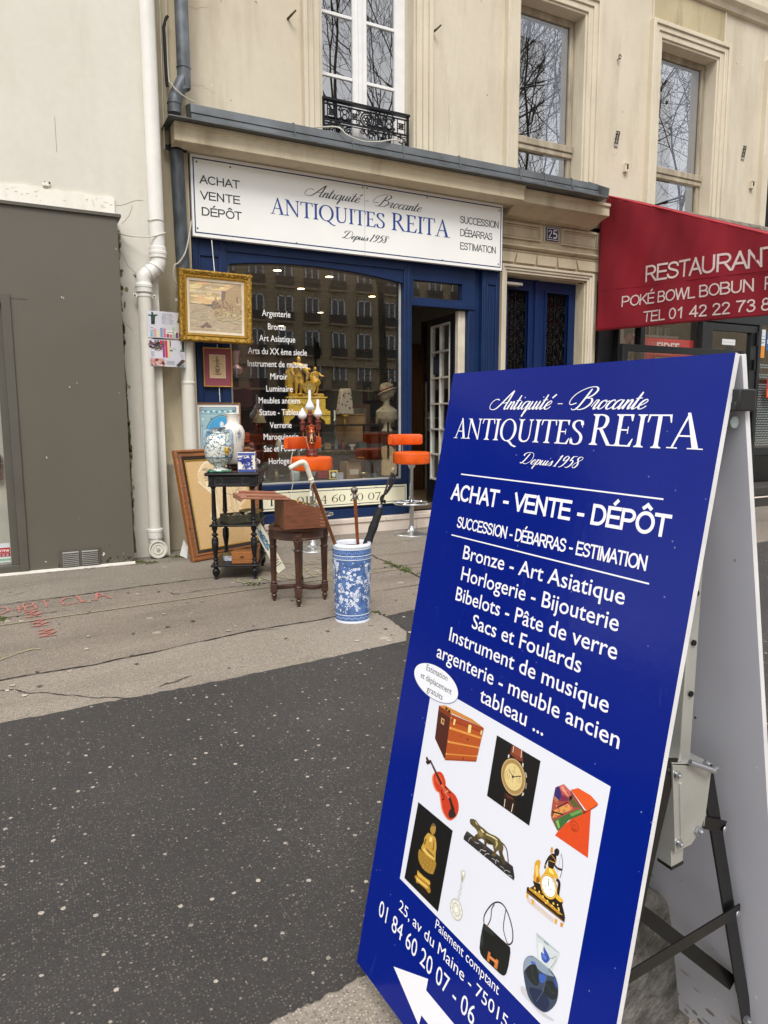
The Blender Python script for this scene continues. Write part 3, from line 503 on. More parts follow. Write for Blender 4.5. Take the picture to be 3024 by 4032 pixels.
'glass_vase_picture':[('S','#c9c7cd',(4615,10182,4733,10152,4962,10228,5128,10239,5345,10187,5324,10225,5140,10289,4894,10293,4654,10270)),('P','#ccd5d6',(4729,9211,5262,9203,5213,9397,5155,9570,5013,9579,4851,9592)),('P','#b4c0c2',(4729,9211,5262,9203,5200,9230,4772,9259)),('P','#dde4e4',(4806,9313,4904,9293,4927,9563,4865,9560)),('S','#39465a',(4630,9685,4727,9600,4847,9575,5010,9566,5165,9560,5280,9615,5344,9743,5342,9927,5257,10107,5145,10226,4971,10266,4806,10236,4686,10093,4607,9934,4587,9802)),('S','#8d9cae',(4632,9690,4729,9609,4849,9583,5049,9561,5155,9585,5217,9600,5075,9670,4940,9704,4796,9712,4660,9852,4618,9927,4596,9803)),('S','#22282a',(4706,9774,4829,9674,4929,9786,4951,9921,4853,9990,4707,9957,4648,9891)),('S','#1f272a',(5081,9784,5198,9687,5317,9734,5335,9852,5240,9950,5080,9948)),('S','#3c5eb4',(4927,9780,5002,9706,5067,9705,5057,9809,4977,9858)),('S','#3454a4',(5220,9612,5285,9640,5322,9715,5272,9708)),('S','#1d2a48',(4784,10100,4910,10010,5059,9948,5215,10013,5191,10163,5086,10233,4920,10228)),('S','#4a6cb8',(4719,9697,4793,9654,4828,9668,4756,9717)),('LS','#5a6a72',8,(4763,9750,4825,9874,4912,9933)),('LS','#5a6a72',8,(5105,9797,5194,9837,5298,9820)),('LS','#6a7a80',10,(4970,10177,5059,9948,5075,9758,5097,9595,5105,9545)),('S','#3c58b0',(4930,9314,4964,9329,5069,9392,5020,9440,4943,9387)),('S','#3450a8',(4898,9425,4944,9417,5082,9401,5028,9516,4941,9516,4906,9472)),('S','#5a78c8',(4926,9429,5017,9427,5009,9477,4938,9480)),('P','#3a4a80',(4919,9224,4955,9230,4937,9257)),('P','#3a4a80',(4969,9221,5022,9231,4971,9249)),('LS','#7a7a70',14,(5081,9399,5141,9358,5186,9298,5204,9330,5190,9398,5123,9533,5106,9589)),('d','#8a8a7c',30,(5138,9363))],
}
# ================================================================== surface materials of the setting
def voro(t, v, s, feat='F1', rnd=1.0, dim='3D'):
    n = N(t, 'ShaderNodeTexVoronoi', feature=feat, voronoi_dimensions=dim); n.inputs['Scale'].default_value = s; n.inputs['Randomness'].default_value = rnd
    t.links.new(v, n.inputs['Vector']); return n
def plaster(name, c1, c2, stain, st=.35, bump=.25):
    m, t, b = newmat(name); v = coords(t)
    base = ramp(t, noise(t, v, 1.1, 6), (.3, hx(c2)), (.65, hx(c1)))
    sv = coords(t, 'Object', (3.0, 3.0, .5))
    f = ramp(t, noise(t, sv, 1.3, 7, .65), (.5, (0, 0, 0)), (.72, (st, st, st)))
    c = mixc(t, f, base, hx(stain))
    f2 = ramp(t, noise(t, v, 14, 5, .7), (.35, (.965, .965, .965)), (.7, (1.015, 1.015, 1.015)))
    c = mixc(t, 1.0, c, f2, 'MULTIPLY')
    t.links.new(c, b.inputs['Base Color']); b.inputs['Roughness'].default_value = .85; b.inputs['Specular IOR Level'].default_value = .25
    bumpn(t, b, noise(t, v, 120, 5, .7), bump, .004); return m
M_cream = plaster('cream_plaster', '#d2c9b6', '#c8beaa', '#a5987f', .45)
M_creamtrim = plaster('cream_trim', '#d6cdb9', '#ccc2ad', '#9d917c', .45, .15)
M_white = plaster('whitish_plaster', '#d6d3c9', '#d0ccc0', '#bfb7a4', .3)
M_strip = plaster('dirty_plaster', '#cbc0a5', '#beb296', '#857a64', .6)
M_plinth = plaster('worn_plinth', '#b3aa97', '#a19784', '#57524a', .8, .6)
M_stone = plaster('worn_stone', '#cfc4ab', '#c4b799', '#8d8068', .55, .4)
M_stain = plaster('stained_panel', '#c2b595', '#a99b7c', '#756a54', .9)
M_band = plaster('white_band', '#efece4', '#e8e4d9', '#c4bdac', .4)
M_marble = plaster('pinkish_marble', '#d5c9bd', '#c8baad', '#a3978c', .5, .1)
def ground_mat(nm='worn_pavement', ca='#776e64', cb='#8b8176'):
    m, t, b = newmat(nm); v = coords(t)
    big = ramp(t, noise(t, v, .7, 6, .6), (.3, hx(ca)), (.7, hx(cb)))
    n1 = ramp(t, noise(t, v, 90, 4, .8), (.3, (.62, .62, .62)), (.72, (1.25, 1.25, 1.25)))
    c = mixc(t, 1.0, big, n1, 'MULTIPLY')
    vo = voro(t, v, 130, dim='2D'); f = mth(t, 'LESS_THAN', vo.outputs['Distance'], .28)
    sep = N(t, 'ShaderNodeSeparateColor'); t.links.new(vo.outputs['Color'], sep.inputs[0])
    f = mth(t, 'MULTIPLY', f, mth(t, 'GREATER_THAN', sep.outputs[0], .72))
    c = mixc(t, mth(t, 'MULTIPLY', f, .6), c, hx('#c4b8a6'))
    f2 = mth(t, 'MULTIPLY', mth(t, 'LESS_THAN', vo.outputs['Distance'], .3), mth(t, 'LESS_THAN', sep.outputs[0], .2))
    c = mixc(t, mth(t, 'MULTIPLY', f2, .55), c, hx('#3a332c'))
    # dropped chewing gum and worn patches
    vg = voro(t, v, 2.6, dim='2D'); sg = N(t, 'ShaderNodeSeparateColor'); t.links.new(vg.outputs['Color'], sg.inputs[0])
    nn = noise(t, v, 30, 2)
    fg = mth(t, 'LESS_THAN', mth(t, 'MULTIPLY_ADD', nn, .05, vg.outputs['Distance']), mth(t, 'MULTIPLY_ADD', sg.outputs[1], .06, .035))
    fg = mth(t, 'MULTIPLY', fg, mth(t, 'GREATER_THAN', sg.outputs[0], .6))
    c = mixc(t, mth(t, 'MULTIPLY', fg, .6), c, hx('#b0a698'))
    wet = ramp(t, noise(t, coords(t, 'Object', (.5, 1.4, 1)), 1.3, 6, .6), (.5, (1, 1, 1)), (.72, (.74, .73, .72)))
    c = mixc(t, 1.0, c, wet, 'MULTIPLY')
    t.links.new(c, b.inputs['Base Color']); b.inputs['Roughness'].default_value = .8; b.inputs['Specular IOR Level'].default_value = .35
    bumpn(t, b, noise(t, v, 140, 4, .8), .5, .004); return m
def tar_mat():
    m, t, b = newmat('dark_asphalt'); v = coords(t)
    big = ramp(t, noise(t, v, 1.2, 6, .6), (.3, hx('#333130')), (.7, hx('#403d3b')))
    n1 = ramp(t, noise(t, v, 170, 4, .85), (.3, (.45, .45, .45)), (.72, (1.5, 1.5, 1.5)))
    c = mixc(t, 1.0, big, n1, 'MULTIPLY')
    wob = noise(t, v, 130, 2); pat = mth(t, 'MULTIPLY_ADD', noise(t, v, 1.7, 4, .65), -.9, .45)
    for s, r0, r1, keep, col, k in ((15, .02, .085, .60, '#b8ae a0'.replace(' ', ''), .9), (46, .05, .12, .80, '#9a9186', .6), (130, .16, .20, .70, '#7d766d', .38)):
        vo = voro(t, v, s, dim='2D'); se = N(t, 'ShaderNodeSeparateColor'); t.links.new(vo.outputs['Color'], se.inputs[0])
        d = mth(t, 'MULTIPLY_ADD', mth(t, 'SUBTRACT', wob, .5), .12, vo.outputs['Distance'])
        f = mth(t, 'LESS_THAN', d, mth(t, 'MULTIPLY_ADD', se.outputs[1], r1, r0))
        f = mth(t, 'MULTIPLY', f, mth(t, 'GREATER_THAN', se.outputs[0], mth(t, 'ADD', pat, keep)))
        cc = mixc(t, se.outputs[2], hx(col), hx('#8c857c'))
        c = mixc(t, mth(t, 'MULTIPLY', f, k), c, cc)
    t.links.new(c, b.inputs['Base Color']); b.inputs['Roughness'].default_value = .75; b.inputs['Specular IOR Level'].default_value = .4
    bumpn(t, b, noise(t, v, 200, 4, .8), .6, .004); return m
M_pave, M_tar = ground_mat(), tar_mat(); M_pave2 = ground_mat('pale_pavement', '#827a70', '#968d81'); M_pave3 = ground_mat('grey_pavement', '#787167', '#8a8378')
M_road = mat('road_asphalt', '#3d3c3a', .85, var=.2, vs=2)
M_crack = mat('crack_dirt', '#1f1d16', .95, var=.3, vs=8)
M_moss = mat('moss', '#4d5a1c', .95, var=.35, vs=30, bump=.8, bs=200)
M_clad = mat('taupe_cladding', '#5d594f', .48, var=.04, vs=1.2, bump=.03, bs=6)
M_cladtrim = mat('taupe_trim', '#55524a', .5, var=.05)
M_pvc = mat('white_pvc', '#dedcd6', .42, var=.06, vs=3)
M_pvcdirty = plaster('chipped_white_paint', '#d6d3c9', '#c9c5b9', '#8d887c', .55, .15)
M_zinc = mat('zinc', '#6e7275', .42, .55, var=.2, vs=4)
M_lead = mat('grey_painted_pipe', '#6b7177', .5, .2, var=.3, vs=7)
M_black = mat('black_iron', '#14151a', .45, .3, var=.2, vs=20)
M_blue = mat('navy_paint', '#122a52', .45, var=.12, vs=5, bump=.04, bs=30, spec=.3)
M_bluedoor = mat('royal_paint', '#0e2856', .4, var=.1, vs=5, spec=.35)
M_wtrim = mat('white_window_paint', '#e6e6e6', .35, var=.04)
M_oldwood = mat('weathered_window_wood', '#aca18d', .8, var=.25, vs=9, sc3=(1, 1, .2))
M_dark = mat('dark_void', '#0a0a0a', .9)
M_anth = mat('anthracite_metal', '#24272a', .4, .2, var=.08)
M_cable = mat('pale_cable', '#c9c4b6', .6)
M_winglass = glassmat('upper_window_glass', (.4, .42, .45), 1.6, .23)
M_shopglass = glassmat('shop_glass', (.95, .96, .95), 1.5, .02)
M_clearglass = glassmat('clear_glass', (.93, .95, .94), 1.6, .02)
PR = printmat('print_satin', .4); PRM = printmat('paint_matte', .7, .12, 60.)
# ================================================================== ground
g = MB(); g.poly([(-60, -90, 0), (90, -90, 0), (90, 60, 0), (-60, 60, 0)], M_pave); struct(g.build('pavement', smooth=0))
g = MB(); g.poly([(-6, 3.4, .002), (-2.5, 3.5, .002), (-.108, 3.732, .002), (.453, 3.781, .002), (1.151, 3.93, .002), (1.765, 3.975, .002), (2.02, 3.965, .002), (2.02, 3.3, .002), (-6, 2.9, .002)], M_pave2); struct(g.build('pavement_slab', smooth=0))
g = MB(); g.poly([(-6, 4.9, .002), (-2.5, 5.1, .002), (-.118, 5.295, .002), (.707, 5.389, .002), (1.3, 5.44, .002), (2.84, 5.6, .002), (12, 5.9, .002), (12, 7.1, .002), (-6, 7.1, .002)], M_pave3); struct(g.build('pavement_slab', smooth=0))
g = MB(); g.poly([(-6, .3, .002), (4, .3, .002), (4, 1.6, .002), (-6, 1.5, .002)], M_pave2); struct(g.build('pavement_slab', smooth=0))
rng = random.Random(3)
def wob(P, amp=.006, n=10):
    out = []
    for i in range(len(P)-1):
        a, b = P[i], P[i+1]
        for k in range(n):
            q = k/n; out.append((a[0]+(b[0]-a[0])*q+rng.uniform(-amp, amp), a[1]+(b[1]-a[1])*q+rng.uniform(-amp, amp)))
    out.append(P[-1]); return out
tp = wob([(-4, 3.12), (-.104, 3.19), (.377, 3.22), (.82, 3.232), (1.3, 3.28), (1.9, 3.344)], .008, 14)+wob([(1.985, 3.5), (2.03, 3.83), (2.2, 3.87), (4.5, 4.2), (9, 4.6)], .006, 8)
tp += wob([(9, 1.5), (2.5, 1.40), (1.2, 1.33), (.636, 1.30), (.521, 1.287), (.396, 1.28), (-.4, 1.24), (-4, 1.1)], .005, 14)
g = MB(); g.poly([(x, y, .0045) for x, y in tp], M_tar); struct(g.build('asphalt_patch', smooth=0))
g = MB(); g.poly([(-60, -34, .005), (90, -34, .005), (90, -7.5, .005), (-60, -7.5, .005)], M_road); struct(g.build('road', smooth=0))
g = MB(); g.box(-60, 90, -7.5, -7.2, -.1, .12, M_stone); struct(g.build('kerb', smooth=0))
# cracks and joints in the pavement
ck = Flat((0, 0, 0), (1, 0, 0), (0, 1, 0), (0, 0, 1), step=2e-5, lift=.0050)
def crack(P, wd, col='#25221b', amp=.008):
    q = [(p.x, p.y) for p in spline([(a, b, 0) for a, b in wob(P, amp*1.8, 4)], 4)]; q = [(a+rng.uniform(-.003, .003), b+rng.uniform(-.003, .003)) for a, b in q]; n = len(q)
    ck.strip(q, [wd*.5*rng.uniform(.3, 1.0)*(1 if 3 < i < n-3 else .5) for i in range(n)], col)
crack([(-2.5, 3.5), (-.108, 3.732), (.453, 3.781), (1.151, 3.93), (1.765, 3.975), (2.02, 3.965)], .020)
crack([(2.02, 3.965), (2.03, 3.87), (2.02, 3.80)], .012)
crack([(-2.5, 5.1), (-.118, 5.295), (.707, 5.389), (1.3, 5.44)], .012)
crack([(.952, 5.034), (1.721, 5.057), (2.4, 5.09), (3.2, 5.12)], .014)
crack([(-.5, 4.9), (-.115, 4.932), (.28, 4.955)], .012)
crack([(-1.5, 4.6), (-.107, 3.603), (.071, 3.464), (.245, 3.323), (.401, 3.207)], .009)
crack([(2.9, 5.95), (2.837, 5.563), (2.81, 5.231), (2.784, 4.736), (2.75, 4.3)], .016)
crack([(2.275, 4.439), (2.542, 4.455), (3.4, 4.5)], .009)
crack([(1.15, 3.95), (1.35, 3.90)], .01)
crack([(.95, 5.1), (1.0, 5.03)], .012)
crack([(.55, 3.30), (.72, 3.36)], .018, '#5b5449')
for a, b in (((-1, 4.69), (1.677, 4.929)), ((1.677, 4.929), (3.5, 5.05))):
    q = wob([a, b], .003, 20); ck.strip(q, [.008]*len(q), '#9a9077')
struct(ck.build('pavement_cracks', printmat('crack_colour', .95, .3, 40.)))
ms = MB()
for cx, cy, n, sp in ((2.811, 5.03, 90, .09), (2.82, 5.25, 26, .05), (2.80, 4.9, 30, .06), (2.02, 3.95, 14, .03), (1.0, 6.27, 60, .12), (1.28, 6.42, 60, .12), (.95, 6.35, 30, .05), (1.55, 5.07, 20, .12), (-.1, 4.935, 20, .12)):
    for i in range(n):
        ms.ball((cx+rng.gauss(0, sp*.35), cy+rng.gauss(0, sp*.8 if cx > 2.7 else sp*.25), .003), (rng.uniform(.004, .012), rng.uniform(.004, .012), rng.uniform(.002, .007)), M_moss, 6, 4)
m_ = ms.build('moss_growth'); m_['kind'] = 'stuff'
# chalk scribbles on the ground
ch = Flat((0, 0, 0), (1, 0, 0), (0, 1, 0), (0, 0, 1), step=2e-5, lift=.0056)
PK, YL = '#b8746a', '#a5a57c'
def chalk(P, col, wd=.014): 
    for r in range(2):
        q = wob(P, .006, 5); ch.strip(q, [wd*.5*rng.uniform(.3, 1.0) for _ in q], col)
def glyph(o, ux, uy, strokes, col, wd=.014):
    for s_ in strokes: chalk([(o[0]+ux[0]*a+uy[0]*b, o[1]+ux[1]*a+uy[1]*b) for a, b in s_], col, wd)
UX, UY = (.105, .018), (-.01, .20)
glyph((.03, 5.06), UX, UY, [[(0, 1), (0, 0)], [(0, 1), (.5, .95), (.55, .6), (0, .5)], [(0, .5), (.6, .45), (.6, .05), (0, 0)]], PK)
glyph((.12, 5.08), UX, UY, [[(0, 1), (.7, 1)], [(.35, 1), (.35, 0)]], PK, .01)
glyph((.25, 5.08), UX, UY, [[(.8, .9), (.4, 1), (0, .6), (.1, .1), (.5, 0), (.9, .15)]], PK)
glyph((.37, 5.11), UX, UY, [[(0, 1.1), (.05, 0), (.9, .1)]], PK)
glyph((.47, 5.12), UX, UY, [[(0, 0), (.3, 1.1), (.9, 0)], [(.1, .5), (.7, .5)]], PK, .018)
glyph((-.04, 5.02), UX, UY, [[(0, .5), (.7, .5)], [(.35, 0.1), (.35, .9)]], PK)
glyph((-.12, 5.03), UX, UY, [[(0, 0), (.5, .3), (.5, .8), (0, .9)]], PK)
for k, yy in enumerate((4.86, 4.62, 4.38)):
    glyph((.02+.03*k, yy), UX, (.0, .17), [[(0, .9), (.8, .9), (.1, .5), (1.0, .45), (.1, .1), (.9, 0)]], PK, .016)
glyph((-.1, 5.56), (.13, .01), (0, .1), [[(0, 0), (.6, .1), (1.0, .6)]], YL, .01)
glyph((-.12, 4.05), (.2, .06), (0, .1), [[(0, 0), (.4, .6), (.8, .8), (1, .5)]], YL, .01)
GX, GY = (.10, .0), (.01, .17)
for i, S in enumerate(([[(.9, .9), (.3, 1), (0, .5), (.3, 0), (.9, .2), (.9, .5), (.5, .5)]], [[(0, 0), (.4, 1), (.9, 0)], [(.2, .4), (.7, .4)]], [[(0, 0), (0, 1), (.9, 0), (.9, 1)]], [[(.8, .9), (.2, .9), (.1, .1), (.8, 0)]], [[(0, 1), (0, 0)], [(.8, 1), (.8, 0)], [(0, .5), (.8, .5)]], [[(.4, 1), (.4, 0)]], [[(.8, 1), (.1, .9), (.7, .4), (0, 0)]], [[(0, 0), (.1, 1), (.8, .8), (.1, .5), (.8, 0)]])):
    glyph((1.48+.145*i, 5.12-.012*i), GX, GY, S, YL)
for i, (x, y) in enumerate(((2.02, 5.62), (2.2, 5.52), (2.34, 5.66), (2.02, 5.3), (2.2, 5.28), (2.42, 5.3), (2.05, 4.83), (2.28, 4.78), (2.0, 4.4), (2.05, 4.2))):
    glyph((x, y), (.11, -.01), (.0, .15), [[[(0, 1), (.5, 0), (1, .8)]], [[(.8, .9), (.2, .8), (.1, .2), (.9, .1)]], [[(0, .2), (1, .9)], [(.2, .9), (.9, .1)]], [[(.1, .5), (.5, 1), (.9, .5), (.5, 0), (.1, .5)]]][i % 4], YL, .012)
struct(ch.build('chalk_marks', printmat('chalk', .95, .55, 160.)))
lit = Flat((0, 0, 0), (1, 0, 0), (0, 1, 0), (0, 0, 1), step=2e-5, lift=.0062)
lit.hold = True
for i in range(150):
    x, y = rng.uniform(-.3, 4), rng.uniform(3.3, 6.2); r = rng.uniform(.005, .016); n = rng.randint(5, 8)
    lit.poly([(x+r*rng.uniform(.6, 1.3)*math.cos(2*math.pi*k/n), y+r*rng.uniform(.6, 1.3)*math.sin(2*math.pi*k/n)) for k in range(n)], rng.choice(['#a2988a', '#8d8375', '#b7ae9f', '#4a423a', '#5a5147']))
for i in range(40):
    x, y = rng.uniform(.2, 1.2), 6.27-abs(rng.gauss(0, .03)); r = rng.uniform(.008, .02)
    lit.poly([(x-r, y), (x, y-r*.5), (x+r, y+.2*r), (x, y+r*.4)], rng.choice(['#5a4636', '#8a8070', '#3d332a']))
o_ = lit.build('ground_litter', printmat('litter', .9)); o_['kind'] = 'stuff'
# ================================================================== wall helper
def wall_holes(mb, x0, x1, z0, z1, holes, y0, y1, m, skin=None):
    ys = y0+skin if skin else y1
    xs = sorted({x0, x1, *[h[0] for h in holes], *[h[1] for h in holes]}); zs = sorted({z0, z1, *[h[2] for h in holes], *[h[3] for h in holes]})
    xs = [x for x in xs if x0 <= x <= x1]; zs = [z for z in zs if z0 <= z <= z1]
    ins = lambda x, z: any(h[0] < x < h[1] and h[2] < z < h[3] for h in holes)
    for i in range(len(xs)-1):
        for j in range(len(zs)-1):
            if not ins((xs[i]+xs[i+1])/2, (zs[j]+zs[j+1])/2):
                mb.poly([(xs[i], y0, zs[j]), (xs[i+1], y0, zs[j]), (xs[i+1], y0, zs[j+1]), (xs[i], y0, zs[j+1])], m)
    for a, b, c, d in holes:
        c = max(c, z0); d = min(d, z1)
        mb.poly([(a, y0, c), (a, y1, c), (a, y1, d), (a, y0, d)], m); mb.poly([(b, y0, c), (b, y1, c), (b, y1, d), (b, y0, d)], m)
        mb.poly([(a, y0, d), (b, y0, d), (b, y1, d), (a, y1, d)], m); mb.poly([(a, y0, c), (b, y0, c), (b, y1, c), (a, y1, c)], m)
    mb.poly([(x0, y0, z1), (x1, y0, z1), (x1, ys, z1), (x0, ys, z1)], m); mb.poly([(x0, y0, z0), (x0, ys, z0), (x0, ys, z1), (x0, y0, z1)], m)
    mb.poly([(x1, y0, z0), (x1, ys, z0), (x1, ys, z1), (x1, y0, z1)], m)
def ubox(mb, xa, xb, zh, z0, w_, y0, y1, m):
    """door/window surround: two uprights outside xa..xb and a head above zh, width w_"""
    mb.box(xa-w_, xa, y0, y1, z0, zh+w_, m); mb.box(xb, xb+w_, y0, y1, z0, zh+w_, m); mb.box(xa, xb, y0, y1, zh, zh+w_, m)
# ================================================================== left neighbour
nb = thing('neighbour_building', 'whitish plastered building with taupe metal cladding at street level, left of the antique shop', 'building', (0, 6.6, 0))
def onb(mb, name, par=nb, **k):
    o = mb.build(name, par, **k); o.location = (-par.location.x, -par.location.y, -par.location.z) if par.parent is None else (0, 0, 0); return o
mb = MB(); mb.box(-6, 1.245, 6.55, 7.4, 0, 9.5, M_white); onb(mb, 'wall')
mb = MB(); P = [(-6, 2.86), (.91, 2.86), (.915, 2.94), (.917, 3.05)]
P += [(x, 3.055+rng.uniform(-.008, .012)) for x in [.9-.06*i for i in range(40)]]+[(-6, 3.06)]
mb.yprism(P, 6.535, 6.56, M_band); onb(mb, 'plaster_band')
mb = MB(); mb.xprism([(6.28, 2.842), (6.28, 2.866), (6.56, 2.872), (6.56, 2.842)], -6, .925, M_cladtrim); onb(mb, 'drip_cap')
cl = MB(); wall_holes(cl, -6, .896, .02, 2.842, [(-1.6, .022, .055, 2.15)], 6.30, 6.40, M_clad)
cl.box(.086, .20, 6.298, 6.3, 2.152, 2.158, M_cladtrim)
F_ = None
cl.box(.894, .896, 6.301, 6.55, .02, 2.842, M_clad); clo = onb(cl, 'cladding')
mb = MB(); ubox(mb, -1.5, .022, 2.12, .02, .064, 6.285, 6.305, M_cladtrim); mb.box(-1.5, .022, 6.29, 6.38, .02, .075, M_cladtrim); mb.box(-.035, .022, 6.33, 6.40, .075, 2.12, M_cladtrim); onb(mb, 'entrance_frame', bevel=.002)
mb = MB(); mb.box(-1.5, -.035, 6.365, 6.375, .075, 2.12, M_shopglass); onb(mb, 'entrance_glass')
mb = MB(); mb.box(-1.6, -.0, 6.85, 6.86, .0, 2.4, mat('dark_interior', '#161514', .8)); mb.box(-1.5, -.06, 6.5, 6.8, .75, .95, mat('dark_red_counter', '#5a1c16', .5)); onb(mb, 'entrance_interior')
mb = MB(); mb.box(-6, .9, 6.285, 6.31, .0, .022, M_band); onb(mb, 'base_strip')
mb = MB(); mb.box(.312, .625, 6.288, 6.299, .018, .172, M_cladtrim)
for a, b in ((.335, .458), (.482, .605)):
    for k in range(8):
        z_ = .03+k*.0155; mb.prism([(0, 0), (0, .004), (-.012, -.006), (-.012, -.002)], mat('louvre', '#8d8c86', .5), lambda p, q, t, z_=z_: (t, 6.288+p, z_+q+.008), a, b)
for a, b in ((.322, .03), (.322, .16), (.615, .03), (.615, .16)): mb.ball((a, 6.287, b), .004, M_cladtrim, 8, 5)
onb(mb, 'vent_grille')
st = Flat((-.165, 6.362, .098), (1, 0, 0), (0, 0, 1), (0, -1, 0))
st.rect(0, 0, .125, .155, '#c9cdd0'); st.rect(0, .075, .125, .118, '#a8262c'); st.rect(0, .045, .125, .073, '#8e2a2e'); st.rect(0, .012, .125, .03, '#7fae8c')
st.text('alarme', .012, .118, .086, .026, '#f2e8e8', .01)
for k in range(4): st.disc((.022+.027*k, .058), (.010, .010), '#b58a88')
tag(st.build('alarm_sticker', PR), 'small red and white alarm sticker inside the glass of the taupe shop front', 'sticker')
# ================================================================== the apartment building over the shop
ap = thing('apartment_building', 'cream plastered apartment building with tall windows above the blue antique shop', 'building', (5, 7, 0))
def oap(mb, name, par=ap, **k):
    o = mb.build(name, par, **k); o.location = -par.location if par.parent is None else (0, 0, 0); return o
H1_, H2_, H3_ = (3.0, 4.05, 3.98, 7.6), (5.455, 6.42, 3.98, 5.97), (7.715, 8.765, 3.98, 5.97)
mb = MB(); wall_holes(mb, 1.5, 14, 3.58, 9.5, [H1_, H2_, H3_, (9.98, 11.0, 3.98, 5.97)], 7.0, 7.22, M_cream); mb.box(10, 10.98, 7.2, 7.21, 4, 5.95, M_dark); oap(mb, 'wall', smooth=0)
mb = MB(); mb.box(1.2, 1.60, 6.80, 7.3, 0, 9.4, M_strip); oap(mb, 'corner_pier', smooth=0)
mb = MB(); mb.box(5.2, 6.9, 7.3, 7.34, 0, 4.2, M_dark); mb.box(6.5, 14, 7.03, 7.06, 2.9, 3.6, M_dark); oap(mb, 'dark_backing', smooth=0)  # unseen dark planes added to block sky showing through the gaps
mb = MB(); mb.yprism([(1.18, 0), (1.45, 0), (1.45, .80), (1.40, .815), (1.20, .82), (1.185, .5)], 6.74, 6.81, M_plinth); oap(mb, 'plinth', bevel=.008)
for i, (h, zl) in enumerate(((H1_, 4.0), (H2_, 4.0), (H3_, 4.0), ((9.98, 11.0, 4, 5.97), 4.0))):
    mb = MB(); a, b, c, d = h
    for y_, w0, w1 in ((6.925, .165, .214), (6.945, .10, .165), (6.962, .03, .10), (6.982, 0, .03)):
        ubox(mb, a-w0, b+w0, d+w0, 3.95, w1-w0, y_, 7.005, M_creamtrim)
    oap(mb, 'window_surround', bevel=.006)
mb = MB(); mb.xprism([(7.0, 6.60), (6.95, 6.61), (6.93, 6.66), (6.88, 6.70), (6.87, 6.76), (7.0, 6.80)], 1.5, 14, M_creamtrim); oap(mb, 'string_course', smooth=20)
mb = MB(); mb.box(7.54, 8.87, 6.985, 7.0, 6.19, 6.57, M_stain); mb.box(7.52, 7.54, 6.975, 7.0, 6.17, 6.59, M_creamtrim); mb.box(8.87, 8.89, 6.975, 7.0, 6.17, 6.59, M_creamtrim); oap(mb, 'stained_panel')
# white French window
wf = MB()
for a, b in ((3.0, 3.088), (3.43, 3.505), (3.515, 3.592), (3.925, 4.05)): wf.box(a, b, 7.17, 7.22, 4.0, 7.6, M_wtrim)
wf.box(3.485, 3.535, 7.15, 7.175, 4.0, 7.6, M_wtrim)
for z_ in (4.06, 4.727, 5.318, 5.91):
    for a, b in ((3.088, 3.43), (3.592, 3.925)): wf.box(a, b, 7.18, 7.21, z_-.016 if z_ > 4.1 else 4.0, z_+.016 if z_ > 4.1 else 4.14, M_wtrim)
w1 = oap(wf, 'window', bevel=.004); w1['label'] = 'white French window with glazing bars'
mb = MB(); mb.box(3.05, 4.02, 7.195, 7.2, 4.0, 7.6, M_winglass); oap(mb, 'pane', w1)
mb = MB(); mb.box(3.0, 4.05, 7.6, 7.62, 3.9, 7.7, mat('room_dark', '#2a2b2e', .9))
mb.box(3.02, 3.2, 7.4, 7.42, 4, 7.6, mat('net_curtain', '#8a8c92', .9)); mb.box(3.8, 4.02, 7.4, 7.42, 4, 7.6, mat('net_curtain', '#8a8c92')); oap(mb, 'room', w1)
for (a, b), zt in (((5.455, 6.42), 5.97), ((7.715, 8.765), 5.97)):
    wf = MB(); wf.box(a, a+.075, 7.16, 7.22, 3.98, zt, M_oldwood); wf.box(b-.07, b-.012, 7.16, 7.22, 3.98, zt, M_oldwood); wf.box(a+.075, b-.07, 7.16, 7.22, zt-.07, zt, M_oldwood)
    wf.box(a+.02, b-.012, 7.12, 7.2, 4.455, 4.535, M_oldwood); wf.box(a+.02, b-.012, 7.135, 7.2, 4.395, 4.453, M_oldwood)
    o_ = oap(wf, 'window', bevel=.008); o_['label'] = 'old window in weathered grey wood with a low transom'
    g = MB(); g.box(a+.07, b-.06, 7.19, 7.195, 3.98, zt-.06, M_winglass); oap(g, 'pane', o_)
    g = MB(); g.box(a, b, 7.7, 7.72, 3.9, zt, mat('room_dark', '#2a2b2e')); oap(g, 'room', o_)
# balcony rail: cast iron scrolls
br = MB()
def circ(cx, cz, r, n=16, a0=0, a1=2*math.pi, ry=None): return [(cx+r*math.cos(a0+(a1-a0)*k/n), 6.985, cz+(ry or r)*math.sin(a0+(a1-a0)*k/n)) for k in range(n+(0 if abs(a1-a0) > 6.2 else 1))]
def ring3(cx, cz, r, t=.006, ry=None): br.tube(circ(cx, cz, r, 16, ry=ry), t, M_black, 6, closed=True)
def scroll(cx, cz, r, a0, turns=1.3, t=.006):
    br.tube([(cx+r*(1-.75*k/18)*math.cos(a0+turns*2*math.pi*k/18), 6.985, cz+r*(1-.75*k/18)*math.sin(a0+turns*2*math.pi*k/18)) for k in range(19)], t, M_black, 6)
br.xprism([(6.955, 4.388), (6.955, 4.41), (6.985, 4.42), (7.015, 4.41), (7.015, 4.388)], 3.0, 3.995, M_black)
br.box(3.0, 3.995, 6.975, 6.995, 4.352, 4.362, M_black); br.box(3.0, 3.995, 6.975, 6.995, 4.20, 4.214, M_black); br.box(3.0, 3.995, 6.978, 6.992, 4.18, 4.186, M_black)
for x_ in (3.012, 3.98): br.box(x_-.008, x_+.008, 6.97, 7.0, 4.08, 4.39, M_black)
